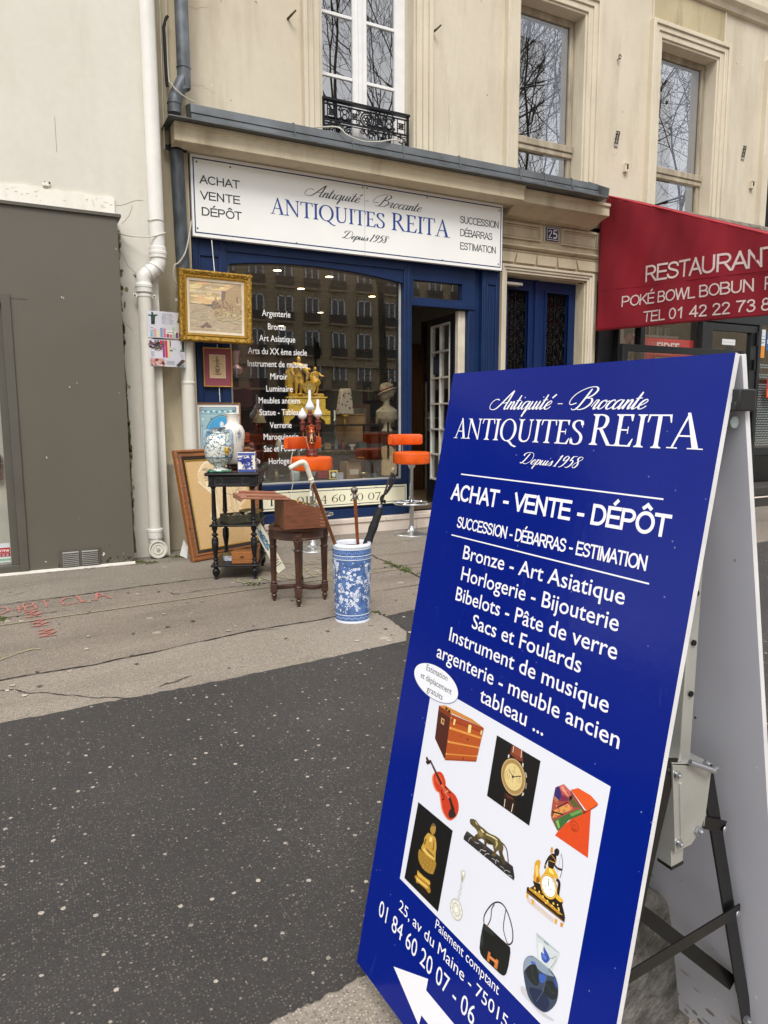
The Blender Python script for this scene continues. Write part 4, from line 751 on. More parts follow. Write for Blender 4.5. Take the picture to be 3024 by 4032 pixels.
for cx in (3.10, 3.245, 3.36, 3.64, 3.755, 3.90):
    big = cx in (3.245, 3.755)
    if big:
        ring3(cx, 4.285, .05, .007); ring3(cx, 4.31, .025); ring3(cx, 4.26, .025)
        for sx in (-1, 1): scroll(cx+sx*.05, 4.33, .022, 0 if sx > 0 else math.pi); scroll(cx+sx*.05, 4.235, .022, 0 if sx > 0 else math.pi)
    else:
        ring3(cx, 4.285, .026, .007); br.box(cx-.045, cx+.045, 6.98, 6.99, 4.255, 4.262, M_black); br.box(cx-.045, cx+.045, 6.98, 6.99, 4.308, 4.315, M_black)
        br.box(cx-.012, cx+.012, 6.975, 6.995, 4.273, 4.297, M_black)
        for sx in (-1, 1): br.box(cx+sx*.045-.004, cx+sx*.045+.004, 6.98, 6.99, 4.215, 4.352, M_black)
ring3(3.5, 4.28, .075, .009, .068); ring3(3.5, 4.28, .055, .006, .048); ring3(3.5, 4.28, .018, .009)
for k in range(6): ring3(3.5+.036*math.cos(k*math.pi/3), 4.28+.032*math.sin(k*math.pi/3), .014, .005)
for sx in (-1, 1):
    scroll(3.5+sx*.1, 4.325, .03, 0 if sx < 0 else math.pi); scroll(3.5+sx*.1, 4.235, .03, 0 if sx < 0 else math.pi); scroll(3.5+sx*.05, 4.165, .032, 0 if sx > 0 else math.pi)
    scroll(3.5+sx*.4, 4.15, .045, math.pi/2); scroll(3.5+sx*.44, 4.11, .03, 0)
    br.tube([(3.5+sx*.47, 6.985, 4.1), (3.5+sx*.44, 6.985, 4.16), (3.5+sx*.36, 6.985, 4.18), (3.5+sx*.3, 6.985, 4.2)], .007, M_black, 6)
br.tube([(3.44, 6.985, 4.19), (3.5, 6.985, 4.12), (3.56, 6.985, 4.19)], .008, M_black, 6)
oap(br, 'balcony_railing')
# cornice, zinc flashing
mb = MB(); mb.xprism([(7.0, 3.756), (6.53, 3.756), (6.53, 3.722), (6.545, 3.716), (6.545, 3.708), (6.55, 3.706), (6.55, 3.606), (6.57, 3.60), (6.62, 3.60), (6.68, 3.585), (6.76, 3.602), (6.84, 3.60), (7.0, 3.60)], 1.433, 5.215, M_stone); oap(mb, 'shop_cornice', smooth=25, bevel=.003)
mb = MB(); mb.xprism([(7.0, 3.752), (6.60, 3.752), (6.60, 3.72), (6.62, 3.712), (6.62, 3.614), (6.64, 3.608), (6.70, 3.60), (6.78, 3.575), (6.85, 3.53), (6.90, 3.525), (6.95, 3.515), (7.0, 3.51)], 5.2155, 6.555, M_stone); oap(mb, 'door_cornice', smooth=25, bevel=.003)
fl = MB(); fl.xprism([(7.0, 4.06), (6.66, 3.965), (6.628, 3.955), (6.622, 3.885), (6.632, 3.88), (6.606, 3.862), (6.60, 3.778), (6.48, 3.776), (6.45, 3.772), (6.45, 3.758), (7.0, 3.758)], 1.60, 6.36, M_zinc)
fl.prism([(0, .758-.0), (0, .766), (.6, .768), (.6, .758)], M_zinc, lambda p, q, t: (t, 6.45+p*.9, 3+q), 1.375, 1.5995)
for x_ in (2.55, 3.15, 3.72, 4.4, 5.2, 5.55, 5.95): fl.xprism([(6.66, 3.975), (6.621, 3.962), (6.616, 3.885), (6.596, 3.865), (6.594, 3.78), (6.63, 3.78)], x_, x_+.012, M_zinc)
fl.prism([(6.46, 3.757), (6.99, 3.757), (6.99, 4.06), (6.84, 4.05), (6.47, 3.87)], M_zinc, lambda a, b, t: (t+(b-3.757)*.22, a, b), 6.362, 6.37)
oap(fl, 'zinc_flashing', smooth=15)
# door of number 25
mb = MB(); mb.box(5.142, 6.76, 6.97, 7.3, 2.93, 3.52, M_stone); mb.box(6.567, 6.742, 6.975, 7.3, 0, 2.9295, M_stone); mb.box(5.142, 5.31, 6.975, 7.3, 0, 2.9295, M_stone)
oap(mb, 'door_surround')
mb = MB(); mb.xprism([(6.972, 3.19), (6.93, 3.195), (6.895, 3.21), (6.895, 3.225), (6.93, 3.24), (6.972, 3.255)], 5.145, 6.765, M_stone); mb.xprism([(6.972, 3.155), (6.952, 3.16), (6.952, 3.185), (6.972, 3.188)], 5.145, 6.765, M_stone)
xs_ = [5.145, 5.43, 5.735, 6.05, 6.36, 6.74]
for i in range(5):
    a, b = xs_[i]+.008, xs_[i+1]-.008; c_ = (a+b)/2; k = (c_-5.9)*.05
    mb.prism([(a+k, 3.035), (b+k*1.0, 3.035), (b-k*.3, 3.150), (a-k*.3, 3.150)], M_stone, lambda p, q, t: (p, t, q), 6.935, 6.971)
def frame2(x0, x1, z0, z1, wd, y0, y1):
    mb.box(x0, x1, y0, y1, z0, z0+wd, M_stone); mb.box(x0, x1, y0, y1, z1-wd, z1, M_stone); mb.box(x0, x0+wd, y0, y1, z0+wd, z1-wd, M_stone); mb.box(x1-wd, x1, y0, y1, z0+wd, z1-wd, M_stone)
frame2(5.15, 5.80, 3.305, 3.488, .022, 6.938, 6.971); frame2(5.178, 5.772, 3.333, 3.46, .014, 6.950, 6.971); frame2(6.11, 6.70, 3.307, 3.50, .022, 6.938, 6.971); frame2(6.138, 6.672, 3.335, 3.472, .014, 6.95, 6.971)
mb.tube([(6.125, 6.966, 3.31+.19*k/8) if False else (6.112-.035*math.sin(math.pi*k/8), 6.966, 3.31+.185*k/8) for k in range(9)], .009, M_stone, 6)
oap(mb, 'frieze_mouldings', bevel=.004)
mb = MB()
for y_, w0, w1 in ((6.93, .06, .09), (6.945, .03, .06), (6.96, 0, .03)): ubox(mb, 5.313-w0, 6.566+w0, 2.918+w0, 0, w1-w0, y_, 6.976, M_creamtrim)
oap(mb, 'door_architrave', bevel=.006)
mb = MB(); mb.box(5.29, 5.34, 7.0, 7.17, 0, 2.92, M_stone); mb.box(6.55, 6.60, 7.0, 7.2, 0, 2.92, M_stone); mb.box(5.3, 6.6, 7.0, 7.3, 2.905, 2.93, M_stone); oap(mb, 'door_reveal')
M_gr = mat('black_grille', '#0d0e10', .4, .4)
for a, b, ga, gb in ((5.34, 5.896, 5.46, 5.775), (5.899, 6.548, 6.065, 6.42)):
    mb = MB(); wall_holes(mb, a, b, .1, 2.90, [(ga, gb, .9, 2.765)], 7.15, 7.19, M_bluedoor)
    for k, (e, y_) in enumerate(((.03, 7.135), (.018, 7.128))):
        mb.box(ga-e, gb+e, y_, 7.152, 2.765, 2.765+e, M_bluedoor); mb.box(ga-e, ga, y_, 7.152, .9, 2.765, M_bluedoor); mb.box(gb, gb+e, y_, 7.152, .9, 2.765, M_bluedoor)
    if a > 5.8: mb.box(5.872, 5.925, 7.12, 7.15, .1, 2.90, M_bluedoor)
    d_ = oap(mb, 'door', smooth=0); d_['label'] = 'royal blue door leaf with a black ironwork panel'
    g = MB(); g.box(ga, gb, 7.20, 7.205, .9, 2.765, mat('black_glass', '#060607', .15)); oap(g, 'pane', d_)
    g = MB(); cx = (ga+gb)/2; hw = (gb-ga)/2
    for k in range(9):
        cz = 2.68-k*.2
        for sx in (-1, 1):
            for rr, ox, oz, a0 in ((.062, .5, 0, 0), (.045, .78, .08, 1.5), (.04, .22, .085, 3.0), (.035, .8, -.075, 4.2)):
                pp = [(cx+sx*(hw*ox+rr*(1-.8*q/16)*math.cos(a0+k+1.6*2*math.pi*q/16)), 7.19, cz+oz+rr*(1-.8*q/16)*math.sin(a0+k+1.6*2*math.pi*q/16)) for q in range(17)]
                g.tube(pp, .0075, M_gr, 5)
            g.ball((cx+sx*hw*.35, 7.19, cz+.03), (.016, .01, .022), M_gr, 8, 6)
        g.tube([(cx-hw, 7.192, cz+.1), (cx, 7.19, cz+.13), (cx+hw, 7.192, cz+.1)], .006, M_gr, 5)
    g.tube([(cx, 7.19, .9), (cx, 7.19, 2.76)], .008, M_gr, 5); oap(g, 'iron_grille', d_)
hp = MB(); hp.box(5.865, 6.058, 6.935, 6.955, 3.333, 3.49, mat('plate_enamel_edge', '#2c3a63', .3, coat=.5))
t = thing('house_number_plate', 'small blue enamel house number plate reading 25 over the blue door', 'sign', (5.96, 6.95, 3.33))
o_ = hp.build('plate', t, bevel=.004); o_.location = -t.location
F = Flat((5.96, 6.9345, 3.41), n=(0, -1, 0)); F.rect(-.088, -.068, .088, .068, '#d8dbe2'); F.rect(-.082, -.062, .082, .062, '#1d2745')
serif(F, '2', -.06, -.008, -.045, .09, '#f2f2ee')
F.line([(.062, .046), (.018, .046), (.014, .0)], .012, '#f2f2ee'); F.line([(.014, .0), (.035, .012), (.058, 0), (.058, -.028), (.035, -.044), (.01, -.035)], .015, '#f2f2ee', True)
o_ = F.build('number', PR, t); o_.location = -t.location
mb = MB(); mb.box(5.845, 6.078, 6.955, 6.9695, 3.315, 3.505, M_stone); o_ = mb.build('backing', t, bevel=.01); o_.location = -t.location
# little irons and hooks left in the wall
def hook(x, z, kind, lab):
    t_ = MB()
    if kind == 0: t_.tube([(x, 7.0, z), (x+.02, 6.93, z+.015), (x+.05, 6.90, z+.045)], [.012, .011, .008], mat('rusty_iron', '#6b5f4b', .8, .2, .3, 30), 7)
    elif kind == 1: t_.tube([(x+.018*math.cos(a*.55), 6.96, z+.025*math.sin(a*.55)) for a in range(11)], .006, M_black, 6); t_.tube([(x, 7.0, z-.02), (x, 6.96, z-.02)], .006, M_black, 6)
    elif kind == 2:
        for sx in (-1, 1): t_.tube([(x+sx*.02-.01, 6.99, z-.08), (x+sx*.02+.02, 6.985, z+.07)], .006, M_black, 6)
        for q in (-.07, -.02, .03, .07): t_.tube([(x-.03+q*.2, 6.985, z+q), (x+.03+q*.2, 6.985, z+q)], .006, M_black, 6)
        t_.box(x-.04, x+.02, 6.985, 7.0, z-.11, z-.06, mat('worn_zinc', '#b8b4aa', .6, .4))
    else: t_.box(x-.03, x+.03, 6.955, 7.0, z-.05, z+.045, M_creamtrim); t_.box(x-.004, x+.018, 6.95, 6.956, z-.02, z+.03, M_dark); t_.box(x-.036, x+.036, 6.948, 6.962, z+.04, z+.05, M_creamtrim)
    tag(t_.build('wall_bracket' if kind != 1 else 'wall_ring', bevel=0), lab, 'bracket')
hook(2.655, 5.05, 0, 'rusty iron stub in the plaster left of the white French window')
hook(4.29, 5.30, 0, 'rusty iron stub in the plaster right of the white French window')
hook(6.97, 5.62, 1, 'small iron ring in the wall between the two old wooden windows')
hook(7.0, 4.70, 2, 'ladder shaped iron bracket between the two old wooden windows')
hook(7.16, 4.36, 3, 'small cream junction box between the two old wooden windows')
hook(9.42, 4.92, 2, 'ladder shaped iron bracket at the right edge, past the last window')
hook(9.62, 4.50, 3, 'small cream junction box at the right edge, above the red awning')

# drips and specks on the taupe cladding
F = Flat((0, 6.2996, 0)); r_ = random.Random(17)
for k in range(20):
    x, z = r_.uniform(-.02, .88), r_.uniform(.05, 2.7)
    if -.03 < x < .1 and z < 2.2: continue
    s_ = r_.uniform(.0018, .005); F.hold = k > 0; F.disc((x, z), (s_, s_*r_.uniform(1, 2.4)), r_.choice(['#a7a49a', '#8a867b', '#c9c6bd', '#4a463d']), 7, r_.random())
F.disc((.655, .112), (.006, .012), '#d6d4cc', 8, .5); F.disc((.648, .10), (.006, .008), '#d6d4cc', 8, .5); F.disc((.21, .085), (.007, .004), '#d6d4cc', 8)
for k in range(60):
    x = r_.uniform(.3, .89); F.disc((x, .03+.05*r_.random()**2), (.004+.01*r_.random(), .003+.008*r_.random()), r_.choice(['#3d3930', '#6f6a5d', '#2f2c26']), 7, r_.random()*3)
o_ = F.build('paint_specks', printmat('specks', .7), nb); o_.location = -nb.location
# moss stain and cracks in the wall beside the cladding
F = Flat((0, 6.5490, 0), lift=.0004); r_ = random.Random(19); F.hold = False
F.strip(wob([(.925, 2.80), (.922, 2.4), (.925, 2.0), (.93, 1.2), (.928, .6), (.935, .05)], .006, 10), [.008+.012*r_.random() for _ in range(51)], '#6d6544')
for k in range(70):
    z = 2.8-2.7*r_.random(); F.hold = k > 0; F.disc((.92+abs(r_.gauss(0, .02)), z), (.006+.014*r_.random(), .012+.035*r_.random()), r_.choice(['#6a6238', '#7d7350', '#8a8060', '#57512f', '#99907a']), 8, .3*(r_.random()-.5))
F.hold = False
for P in ([(.93, 2.66), (.97, 2.60), (1.0, 2.52), (1.03, 2.50), (1.06, 2.46)], [(.93, 3.0), (1.0, 3.02), (1.08, 3.06), (1.15, 3.07)], [(.97, 2.86), (1.03, 2.93), (1.06, 3.02)], [(.93, 2.06), (.98, 2.02), (1.02, 1.98)], [(.5, 3.35), (.502, 3.5), (.5, 3.62)]): F.line(wob(P, .004, 4), .003, '#8d836d')
for k in range(22): F.disc((1.06+r_.gauss(0, .012), 2.45+r_.gauss(0, .012)), (.006, .006), r_.choice(['#5a5244', '#7a705c', '#3f3a30', '#d6d0c2']), 7)
o_ = F.build('wall_stains', printmat('stains', .95), nb); o_.location = -nb.location
F = Flat((0, 6.5346, 0), lift=.0005); F.disc((.405, 3.095), (.03, .016), '#e4e0d6', 9); F.disc((.40, 3.07), (.022, .014), '#8d8678', 8); F.disc((.43, 3.105), (.008, .012), '#4d473c', 7); F.disc((.395, 3.11), (.006, .004), '#3d382f', 7)
for k in range(30): x = r_.uniform(.0, .9); F.disc((x, 2.96+.08*r_.random()), (.004+.01*r_.random(), .002+.003*r_.random()), r_.choice(['#cfc9ba', '#bcb5a4', '#d9d4c8']), 7)
o_ = F.build('peeling_patch', printmat('stains', .95), nb); o_.location = -nb.location
F = Flat((0, 6.9996, 0), lift=.0004); r_ = random.Random(23)
for k in range(60):
    x, z = r_.uniform(1.7, 9.5), r_.uniform(4.1, 6.5)
    if any(a-.23 < x < b+.23 and z < d+.25 for a, b, c, d in (H1_, H2_, H3_)): continue
    F.hold = k > 0; s_ = r_.uniform(.003, .008); F.disc((x, z), (s_, s_*r_.uniform(.8, 2.5)), r_.choice(['#8d8168', '#a4987d', '#736852', '#e0d8c4']), 7, r_.random())
F.hold = False
for P in ([(1.62, 4.30), (1.70, 4.26), (1.80, 4.28), (1.92, 4.24)], [(4.5, 4.6), (4.52, 4.4), (4.50, 4.2)], [(7.1, 5.95), (7.12, 5.9)], [(1.64, 4.95), (1.78, 4.93), (1.88, 4.97)]): F.line(wob(P, .008, 4), .0028, '#9d917a')
o_ = F.build('wall_marks', printmat('stains', .95), ap); o_.location = -ap.location
# ================================================================== pipes, cables, flyers
def at0(o, t): o.location = -t.location; return o
t = thing('white_drainpipe', 'white plastic drainpipe with an offset bend, right of the taupe shop front', 'drainpipe', (1.11, 6.47, 0))
mb = MB(); mb.tube([(1.235, 6.485, 9.3), (1.24, 6.485, 2.64)], .062, M_pvc, 20); at0(mb.build('upper_pipe', t), t)
mb = MB()
mb.lathe([(.066, 0), (.071, .005), (.071, .03), (.074, .035), (.074, .055), (.071, .06), (.071, .09), (.066, .095)], M_pvc, (1.24, 6.485, 2.59), 20)
mb.tube(spline([(1.24, 6.485, 2.60), (1.237, 6.485, 2.545), (1.20, 6.485, 2.495), (1.15, 6.485, 2.46), (1.116, 6.485, 2.42), (1.112, 6.485, 2.36)], 5), .062, M_pvc, 20)
for p, d in (((1.222, 6.485, 2.515), (.5, 0, .75)), ((1.165, 6.485, 2.468), (.8, 0, .5))):
    q = Vector(d).to_track_quat('Z', 'Y').to_matrix().to_4x4(); mb.lathe([(.064, -.012), (.071, -.008), (.071, .008), (.064, .012)], M_pvc, p, 20, q)
mb.lathe([(.062, 0), (.068, .006), (.068, .04), (.072, .045), (.072, .065), (.068, .07), (.064, .085)], M_pvc, (1.112, 6.485, 2.295), 20); at0(mb.build('elbow', t), t)
mb = MB(); mb.tube([(1.112, 6.485, 2.31), (1.111, 6.485, .2)], .055, M_pvcdirty, 20); at0(mb.build('lower_pipe', t), t)
for z_ in (2.262,):
    mb = MB(); mb.lathe([(.056, 0), (.060, .002), (.060, .022), (.056, .024)], M_pvc, (1.112, 6.485, z_), 20)
    for sx in (-1, 1): mb.box(1.112+sx*.075-.018, 1.112+sx*.075+.018, 6.478, 6.492, z_-.004, z_+.026, M_pvc); mb.ball((1.112+sx*.08, 6.474, z_+.011), (.008, .006, .008), M_zinc, 8, 5)
    at0(mb.build('clamp', t), t)
mb = MB(); mb.tube([(1.235+.066*math.cos(a*.35), 6.485+.066*math.sin(a*.35), 2.895+.004*math.sin(a)) for a in range(18)], .004, M_cable, 5, closed=True); at0(mb.build('wire_tie', t), t)
mb = MB(); mb.lathe([(.052, 0), (.058, .04), (.066, .045), (.068, .06), (.068, .10), (.071, .104), (.071, .125), (.066, .13)], M_pvc, (1.11, 6.485, .135), 20)
mb.tube([(1.11, 6.485, .16), (1.112, 6.485, .08), (1.115, 6.46, .07)], .052, M_pvc, 16); at0(mb.build('foot_collar', t), t)
mb = MB(); qy = Vector((-.05, -1, .05)).to_track_quat('Z', 'Y').to_matrix().to_4x4()
mb.lathe([(.078, -.07), (.078, .0), (.080, .004), (.080, .012), (.068, .014), (.066, .0), (.050, .0), (.048, .008), (.040, .010), (.038, .004), (.0, .004)], M_pvcdirty, (1.118, 6.425, .085), 24, qy)
mb.tube([(1.118, 6.41, .085+.066), (1.112, 6.41, .17), (1.11, 6.42, .20)], .004, M_pvc, 5)
for a in range(4): mb.ball((1.116+.011*math.cos(a*1.57+.8), 6.408, .085+.011*math.sin(a*1.57+.8)), .006, mat('plug_screws', '#b9b5aa', .5), 8, 5)
at0(mb.build('cleaning_eye', t), t)
t = thing('grey_downpipe', 'grey zinc downpipe with a white painted lower length, left edge of the blue shop', 'drainpipe', (1.504, 6.73, 0))
GP = lambda x, z: (x*6.73/6.51, 6.73, CAMZ+(z-CAMZ)*6.73/6.51)
mb = MB(); mb.tube(spline([GP(1.522, 9.0), GP(1.522, 6), GP(1.524, 4.15), GP(1.515, 4.08), GP(1.46, 3.96), GP(1.436, 3.88), GP(1.432, 3.80)], 5), .058, M_lead, 18)
for x_, z_ in ((1.524, 4.17), (1.434, 3.87)): mb.lathe([(.060, 0), (.063, .003), (.063, .012), (.060, .015)], M_lead, GP(x_, z_), 18)
at0(mb.build('upper_pipe', t), t)
mb = MB(); mb.tube([GP(1.432, 3.72), GP(1.445, 3.0), GP(1.455, 2.36)], .059, mat('dark_lead_pipe', '#565d63', .5, .2, var=.45, vs=9, sc3=(1, 1, .35)), 18); mb.lathe([(.061, 0), (.068, .004), (.068, .022), (.064, .026), (.068, .03), (.068, .04), (.061, .044)], M_black, GP(1.435, 3.50), 18)
for sx in (-1, 1): x_, y_, z_ = GP(1.435+sx*.075, 3.50); mb.box(x_-.015, x_+.015, y_-.01, y_+.01, z_, z_+.04, M_black)
at0(mb.build('middle_pipe', t), t)
mb = MB(); mb.tube([GP(1.455, 2.40), (1.505, 6.73, 0.01)], .0615, M_pvcdirty, 18); mb.lathe([(.062, 0), (.069, .01), (.069, .06), (.073, .065), (.073, .08), (.065, .085)], M_pvcdirty, GP(1.455, 2.33), 18)
mb.lathe([(.062, 0), (.067, .02), (.064, .03), (.062, .035)], M_pvcdirty, GP(1.456, 1.53), 18)
mb.lathe([(.062, 0), (.066, .003), (.066, .022), (.062, .025)], M_pvcdirty, GP(1.455, 2.25), 18); x_, y_, z_ = GP(1.385, 2.25); mb.box(x_-.015, x_+.015, y_-.01, y_+.01, z_, z_+.025, M_pvcdirty); at0(mb.build('lower_pipe', t), t)
mb = MB(); mb.tube([GP(1.41, 4.56), GP(1.395, 4.535), GP(1.372, 4.46), GP(1.378, 4.05), GP(1.382, 4.0)], .013, M_black, 6, flat=.6)
tag(mb.build('pipe_bracket'), 'long bent black iron bracket on the wall between the two drainpipes', 'bracket')
mb = MB(); mb.tube(spline([GP(1.375, 9.0), GP(1.36, 6), GP(1.345, 4.3), GP(1.34, 3.9), GP(1.338, 3.5)], 6), .006, M_cable, 6)
mb.tube(spline([GP(1.405, 9.0), GP(1.40, 5), GP(1.395, 4.15), (1.455, 6.67, 4.10), (1.52, 6.65, 4.03), (1.58, 6.65, 4.0), (1.64, 6.66, 3.985)], 7), .005, M_cable, 6)
tag(mb.build('wall_cable'), 'thin pale cables hanging between the two drainpipes', 'cable')
mb = MB(); mb.tube(spline([(.90, 6.53, 2.79), (.98, 6.5, 2.76), (1.08, 6.44, 2.745), (1.18, 6.42, 2.752), (1.30, 6.43, 2.80)], 6), .006, M_cable, 6)
tag(mb.build('wall_cable'), 'pale cable sagging from the cladding corner to the white drainpipe', 'cable')
mb = MB(); mb.tube(spline([(1.575, 6.65, 2.98), (1.55, 6.65, 2.85), (1.51, 6.65, 2.70), (1.45, 6.65, 2.61), (1.41, 6.65, 2.58), (1.40, 6.65, 2.50), (1.415, 6.65, 2.44)], 6), .006, M_cable, 6)
tag(mb.build('wall_cable'), 'loose grey cable curling around the grey downpipe', 'cable')
mb = MB(); mb.tube(spline([(2.84, 6.93, 4.07), (2.99, 6.62, 4.0), (3.08, 6.58, 3.93), (3.25, 6.575, 3.90), (3.42, 6.58, 3.925), (3.6, 6.62, 3.985), (3.7, 6.62, 3.985)], 8), .007, M_cable, 6)
tag(mb.build('wall_cable'), 'pale cable drooping across the zinc flashing under the balcony', 'cable')
def flyer(x0, x1, zt, zb, lab, seed, kind):
    mb_ = MB(); n = 10
    def f_(u, v, h):
        yy = 6.422+.232*u; k_ = yy/6.43; x, z = x0+u*(x1-x0), zb+v*(zt-zb)-.004*u
        return Vector((x*k_+h*.5, yy-.012*math.sin(math.pi*u)-h+.004*math.sin(5*u+seed), CAMZ+(z-CAMZ)*k_))
    vs = [f_(i/n, j, d) for d in (0, -.002) for j in (0, 1) for i in range(n+1)]; k = n+1
    fs = [(i, i+1, k+i+1, k+i) for i in range(n)]+[(2*k+i, 3*k+i, 3*k+i+1, 2*k+i+1) for i in range(n)]
    mb_.add(vs, fs, mat('flyer_paper', '#dcdde6', .5, var=.03)); t_ = tag(mb_.build('flyer', smooth=60), lab, 'flyer', 'flyers taped to the drainpipes')
    F_ = Flat(fn=f_); r = random.Random(seed)
    def blotch(x, y, w_, h_, cols, n_):
        for _ in range(n_):
            a, b = x+r.random()*w_, y+r.random()*h_; s_ = .02+.03*r.random(); F_.disc((a, b), (s_, s_*1.1), r.choice(cols), 7)
    if kind == 0:
        F_.rect(.06, 0.02, .98, .42, '#c9cfe2')
        for i, c in enumerate(['#8fc3cf', '#d9a9a9', '#e4dcb0', '#7ea6c9', '#d87d96', '#c42a55', '#d0788f', '#b7d0a0', '#7d4a8d', '#5d3a78']):
            F_.rect(.07+.092*i, .03, .07+.092*i+.07, .14+.36*r.random(), c)
        for i in range(4): F_.rect(.08, .05+.1*i, .42, .075+.1*i, '#6d7480')
        F_.rect(.5, .16, .8, .3, '#f2f0ea'); F_.rect(.54, .22, .76, .24, '#888'+'888')
        F_.poly([(.1, .5), (.2, .5), (.22, .8), (.3, .84), (.28, .88), (.18, .86), (.16, .96), (.12, .96), (.11, .85), (.02, .86), (.03, .82), (.1, .8)], '#274a38'); F_.rect(.1, .5, .2, .62, '#1d2620')
        for i in range(9): F_.rect(.38+.05*r.random(), .92-.045*i, .78-.1*r.random(), .905-.045*i, '#9297a4')
        F_.poly([(.86, .62), (.95, .62), (.93, .8), (.91, .95), (.9, .8)], '#3a4a60')
    else:
        for i, c in enumerate(['#8a5aa8', '#4a8a5a', '#d8305a', '#9a3a8a', '#d2254f', '#e8d8a0']): F_.rect(.16+.07*i, .62 if i < 3 else .34, .16+.07*i+.06, .98, c)
        F_.rect(.56, .6, .98, .98, '#22332a'); blotch(.58, .66, .36, .08, ['#c9ccc9', '#98a69a', '#dfe0dc'], 14); F_.rect(.56, .58, .98, .64, '#4c7350')
        blotch(.02, .6, .38, .32, ['#5a4038', '#8a6a60', '#20201f', '#c8b8b0', '#6a4f5a'], 46)
        for i in range(6): F_.rect(.06, .36+.035*i, .95-.1*r.random(), .372+.035*i, '#9fa4b4')
        F_.rect(.03, .03, .4, .3, '#caa29a'); blotch(.04, .05, .33, .17, ['#6a2f2a', '#93504a', '#c98a80', '#e2c4bc'], 40); F_.disc((.2, .24), (.05, .05), '#8a2f28')
        F_.poly([(.72, .06), (.9, .3), (.99, .25), (.8, .0)], '#3a4038'); F_.poly([(.82, .2), (.9, .3), (.99, .25), (.9, .14)], '#5a3a34'); F_.poly([(.86, .08), (.97, .12), (.94, -.0), (.85, .01)], '#8c9298')
        for i in range(3): F_.rect(.45, .1+.05*i, .68, .115+.05*i, '#80858f')
    F_.build('printing', PR, t_)
flyer(1.118, 1.405, 2.145, 1.923, 'upper creased flyer with pastel stripes, taped across the two drainpipes', 3, 0)
flyer(1.118, 1.425, 1.908, 1.682, 'lower creased flyer with crowd photos and a pink stripe, taped across the two drainpipes', 8, 1)
# ================================================================== blue shop front
sh = thing('antique_shopfront', 'navy painted wooden shop front of the antique dealer with a large display window', 'shopfront', (3.4, 6.9, 0))
def osh(mb, name, par=sh, **k):
    o = mb.build(name, par, **k); o.location = -sh.location if par is sh else (0, 0, 0); return o
def pilaster(x0, x1, z0, z1, side):
    mb = MB(); mb.box(x0, x1, 6.86, 7.05, z0, z1, M_blue)
    e = .075 if x1-x0 > .3 else .055
    mb.box(x0+.02, x0+e, 6.852, 6.862, z0+.02, z1, M_blue); mb.box(x1-e, x1-.02, 6.852, 6.862, z0+.02, z1, M_blue); mb.box(x0+e, x1-e, 6.852, 6.862, z1-.14, z1-.05, M_blue)
    for a in (x0+e, x1-e-.012): mb.box(a, a+.012, 6.846, 6.864, z0+.02, z1-.14, M_blue)
    mb.box(x0+e, x1-e, 6.846, 6.864, z1-.152, z1-.14, M_blue)
    for q in (.38, .62): mb.box(x0+(x1-x0)*q-.006, x0+(x1-x0)*q+.006, 6.852, 6.862, z0+.05, z1-.3 if side else z0+1.3, M_blue)
    mb.box(x0-.004, x1+.004, 6.842, 6.86, z0, z0+.28, M_blue)
    osh(mb, 'pilaster', bevel=.004)
pilaster(1.602, 1.95, .0, 2.884, 0); pilaster(4.892, 5.137, .17, 2.884, 1)
mb = MB(); mb.box(1.60, 5.14, 6.83, 7.02, 2.886, 3.598, M_blue); osh(mb, 'fascia')
mb = MB(); arch = [(1.972, 2.69)]+[(p.x, p.y) for p in spline([(1.972, 2.69, 0), (2.25, 2.725, 0), (2.6, 2.745, 0), (2.95, 2.745, 0), (3.3, 2.73, 0), (3.6, 2.70, 0), (3.868, 2.665, 0)], 6)]
mb.yprism([(1.951, 2.883), (1.951, 2.66)]+arch[1:]+[(3.869, 2.883)], 6.875, 6.945, M_blue)
mb.box(1.951, 3.868, 6.86, 6.874, 2.80, 2.883, M_blue); osh(mb, 'window_head', smooth=20)
mb = MB(); mb.box(3.87, 3.965, 6.86, 7.03, .17, 2.885, M_blue); mb.box(3.91, 3.922, 6.852, 6.862, .17, 2.885, M_blue); osh(mb, 'post', bevel=.005)
mb = MB(); mb.box(1.951, 3.869, 6.865, 6.98, .17, .505, M_blue); mb.box(1.951, 3.869, 6.845, 6.96, .5055, .56, M_blue); mb.box(1.951, 3.869, 6.835, 6.866, .17, .265, M_blue); osh(mb, 'stall_riser', bevel=.006)
mb = MB(); wall_holes(mb, 1.951, 3.869, .561, 2.78, [(1.985, 3.853, .575, 2.76)], 6.935, 6.96, mat('window_bead', '#b9b9b4', .5)); osh(mb, 'glazing_bead', smooth=0)
mb = MB(); mb.box(1.955, 3.865, 6.948, 6.954, .565, 2.765, M_shopglass); gl = osh(mb, 'display_window', smooth=0)
F = Flat((0, 6.9465, 0))
for i, (s_, x0, x1, zb) in enumerate((('Argenterie', 2.305, 2.601, 2.236), ('Bronze', 2.363, 2.548, 2.108), ('Art Asiatique', 2.269, 2.648, 1.992), ('Arts du XX ème siecle', 2.152, 2.772, 1.866), ('Instrument de musique', 2.145, 2.777, 1.742), ('Miroir', 2.374, 2.556, 1.620), ('Luminaire', 2.329, 2.610, 1.498), ('Meubles anciens', 2.247, 2.690, 1.380), ('Statue - Tableau', 2.252, 2.70, 1.262), ('Verrerie', 2.357, 2.590, 1.132), ('Maroquinerie', 2.290, 2.663, 1.016), ('Sac et Foulards', 2.288, 2.70, .895), ('Horlogerie', 2.337, 2.63, .768))):
    F.k = 0; F.text(s_, x0, x1, zb, .060, '#f4f4f4', .004)
F.build('window_lettering', PR, gl)
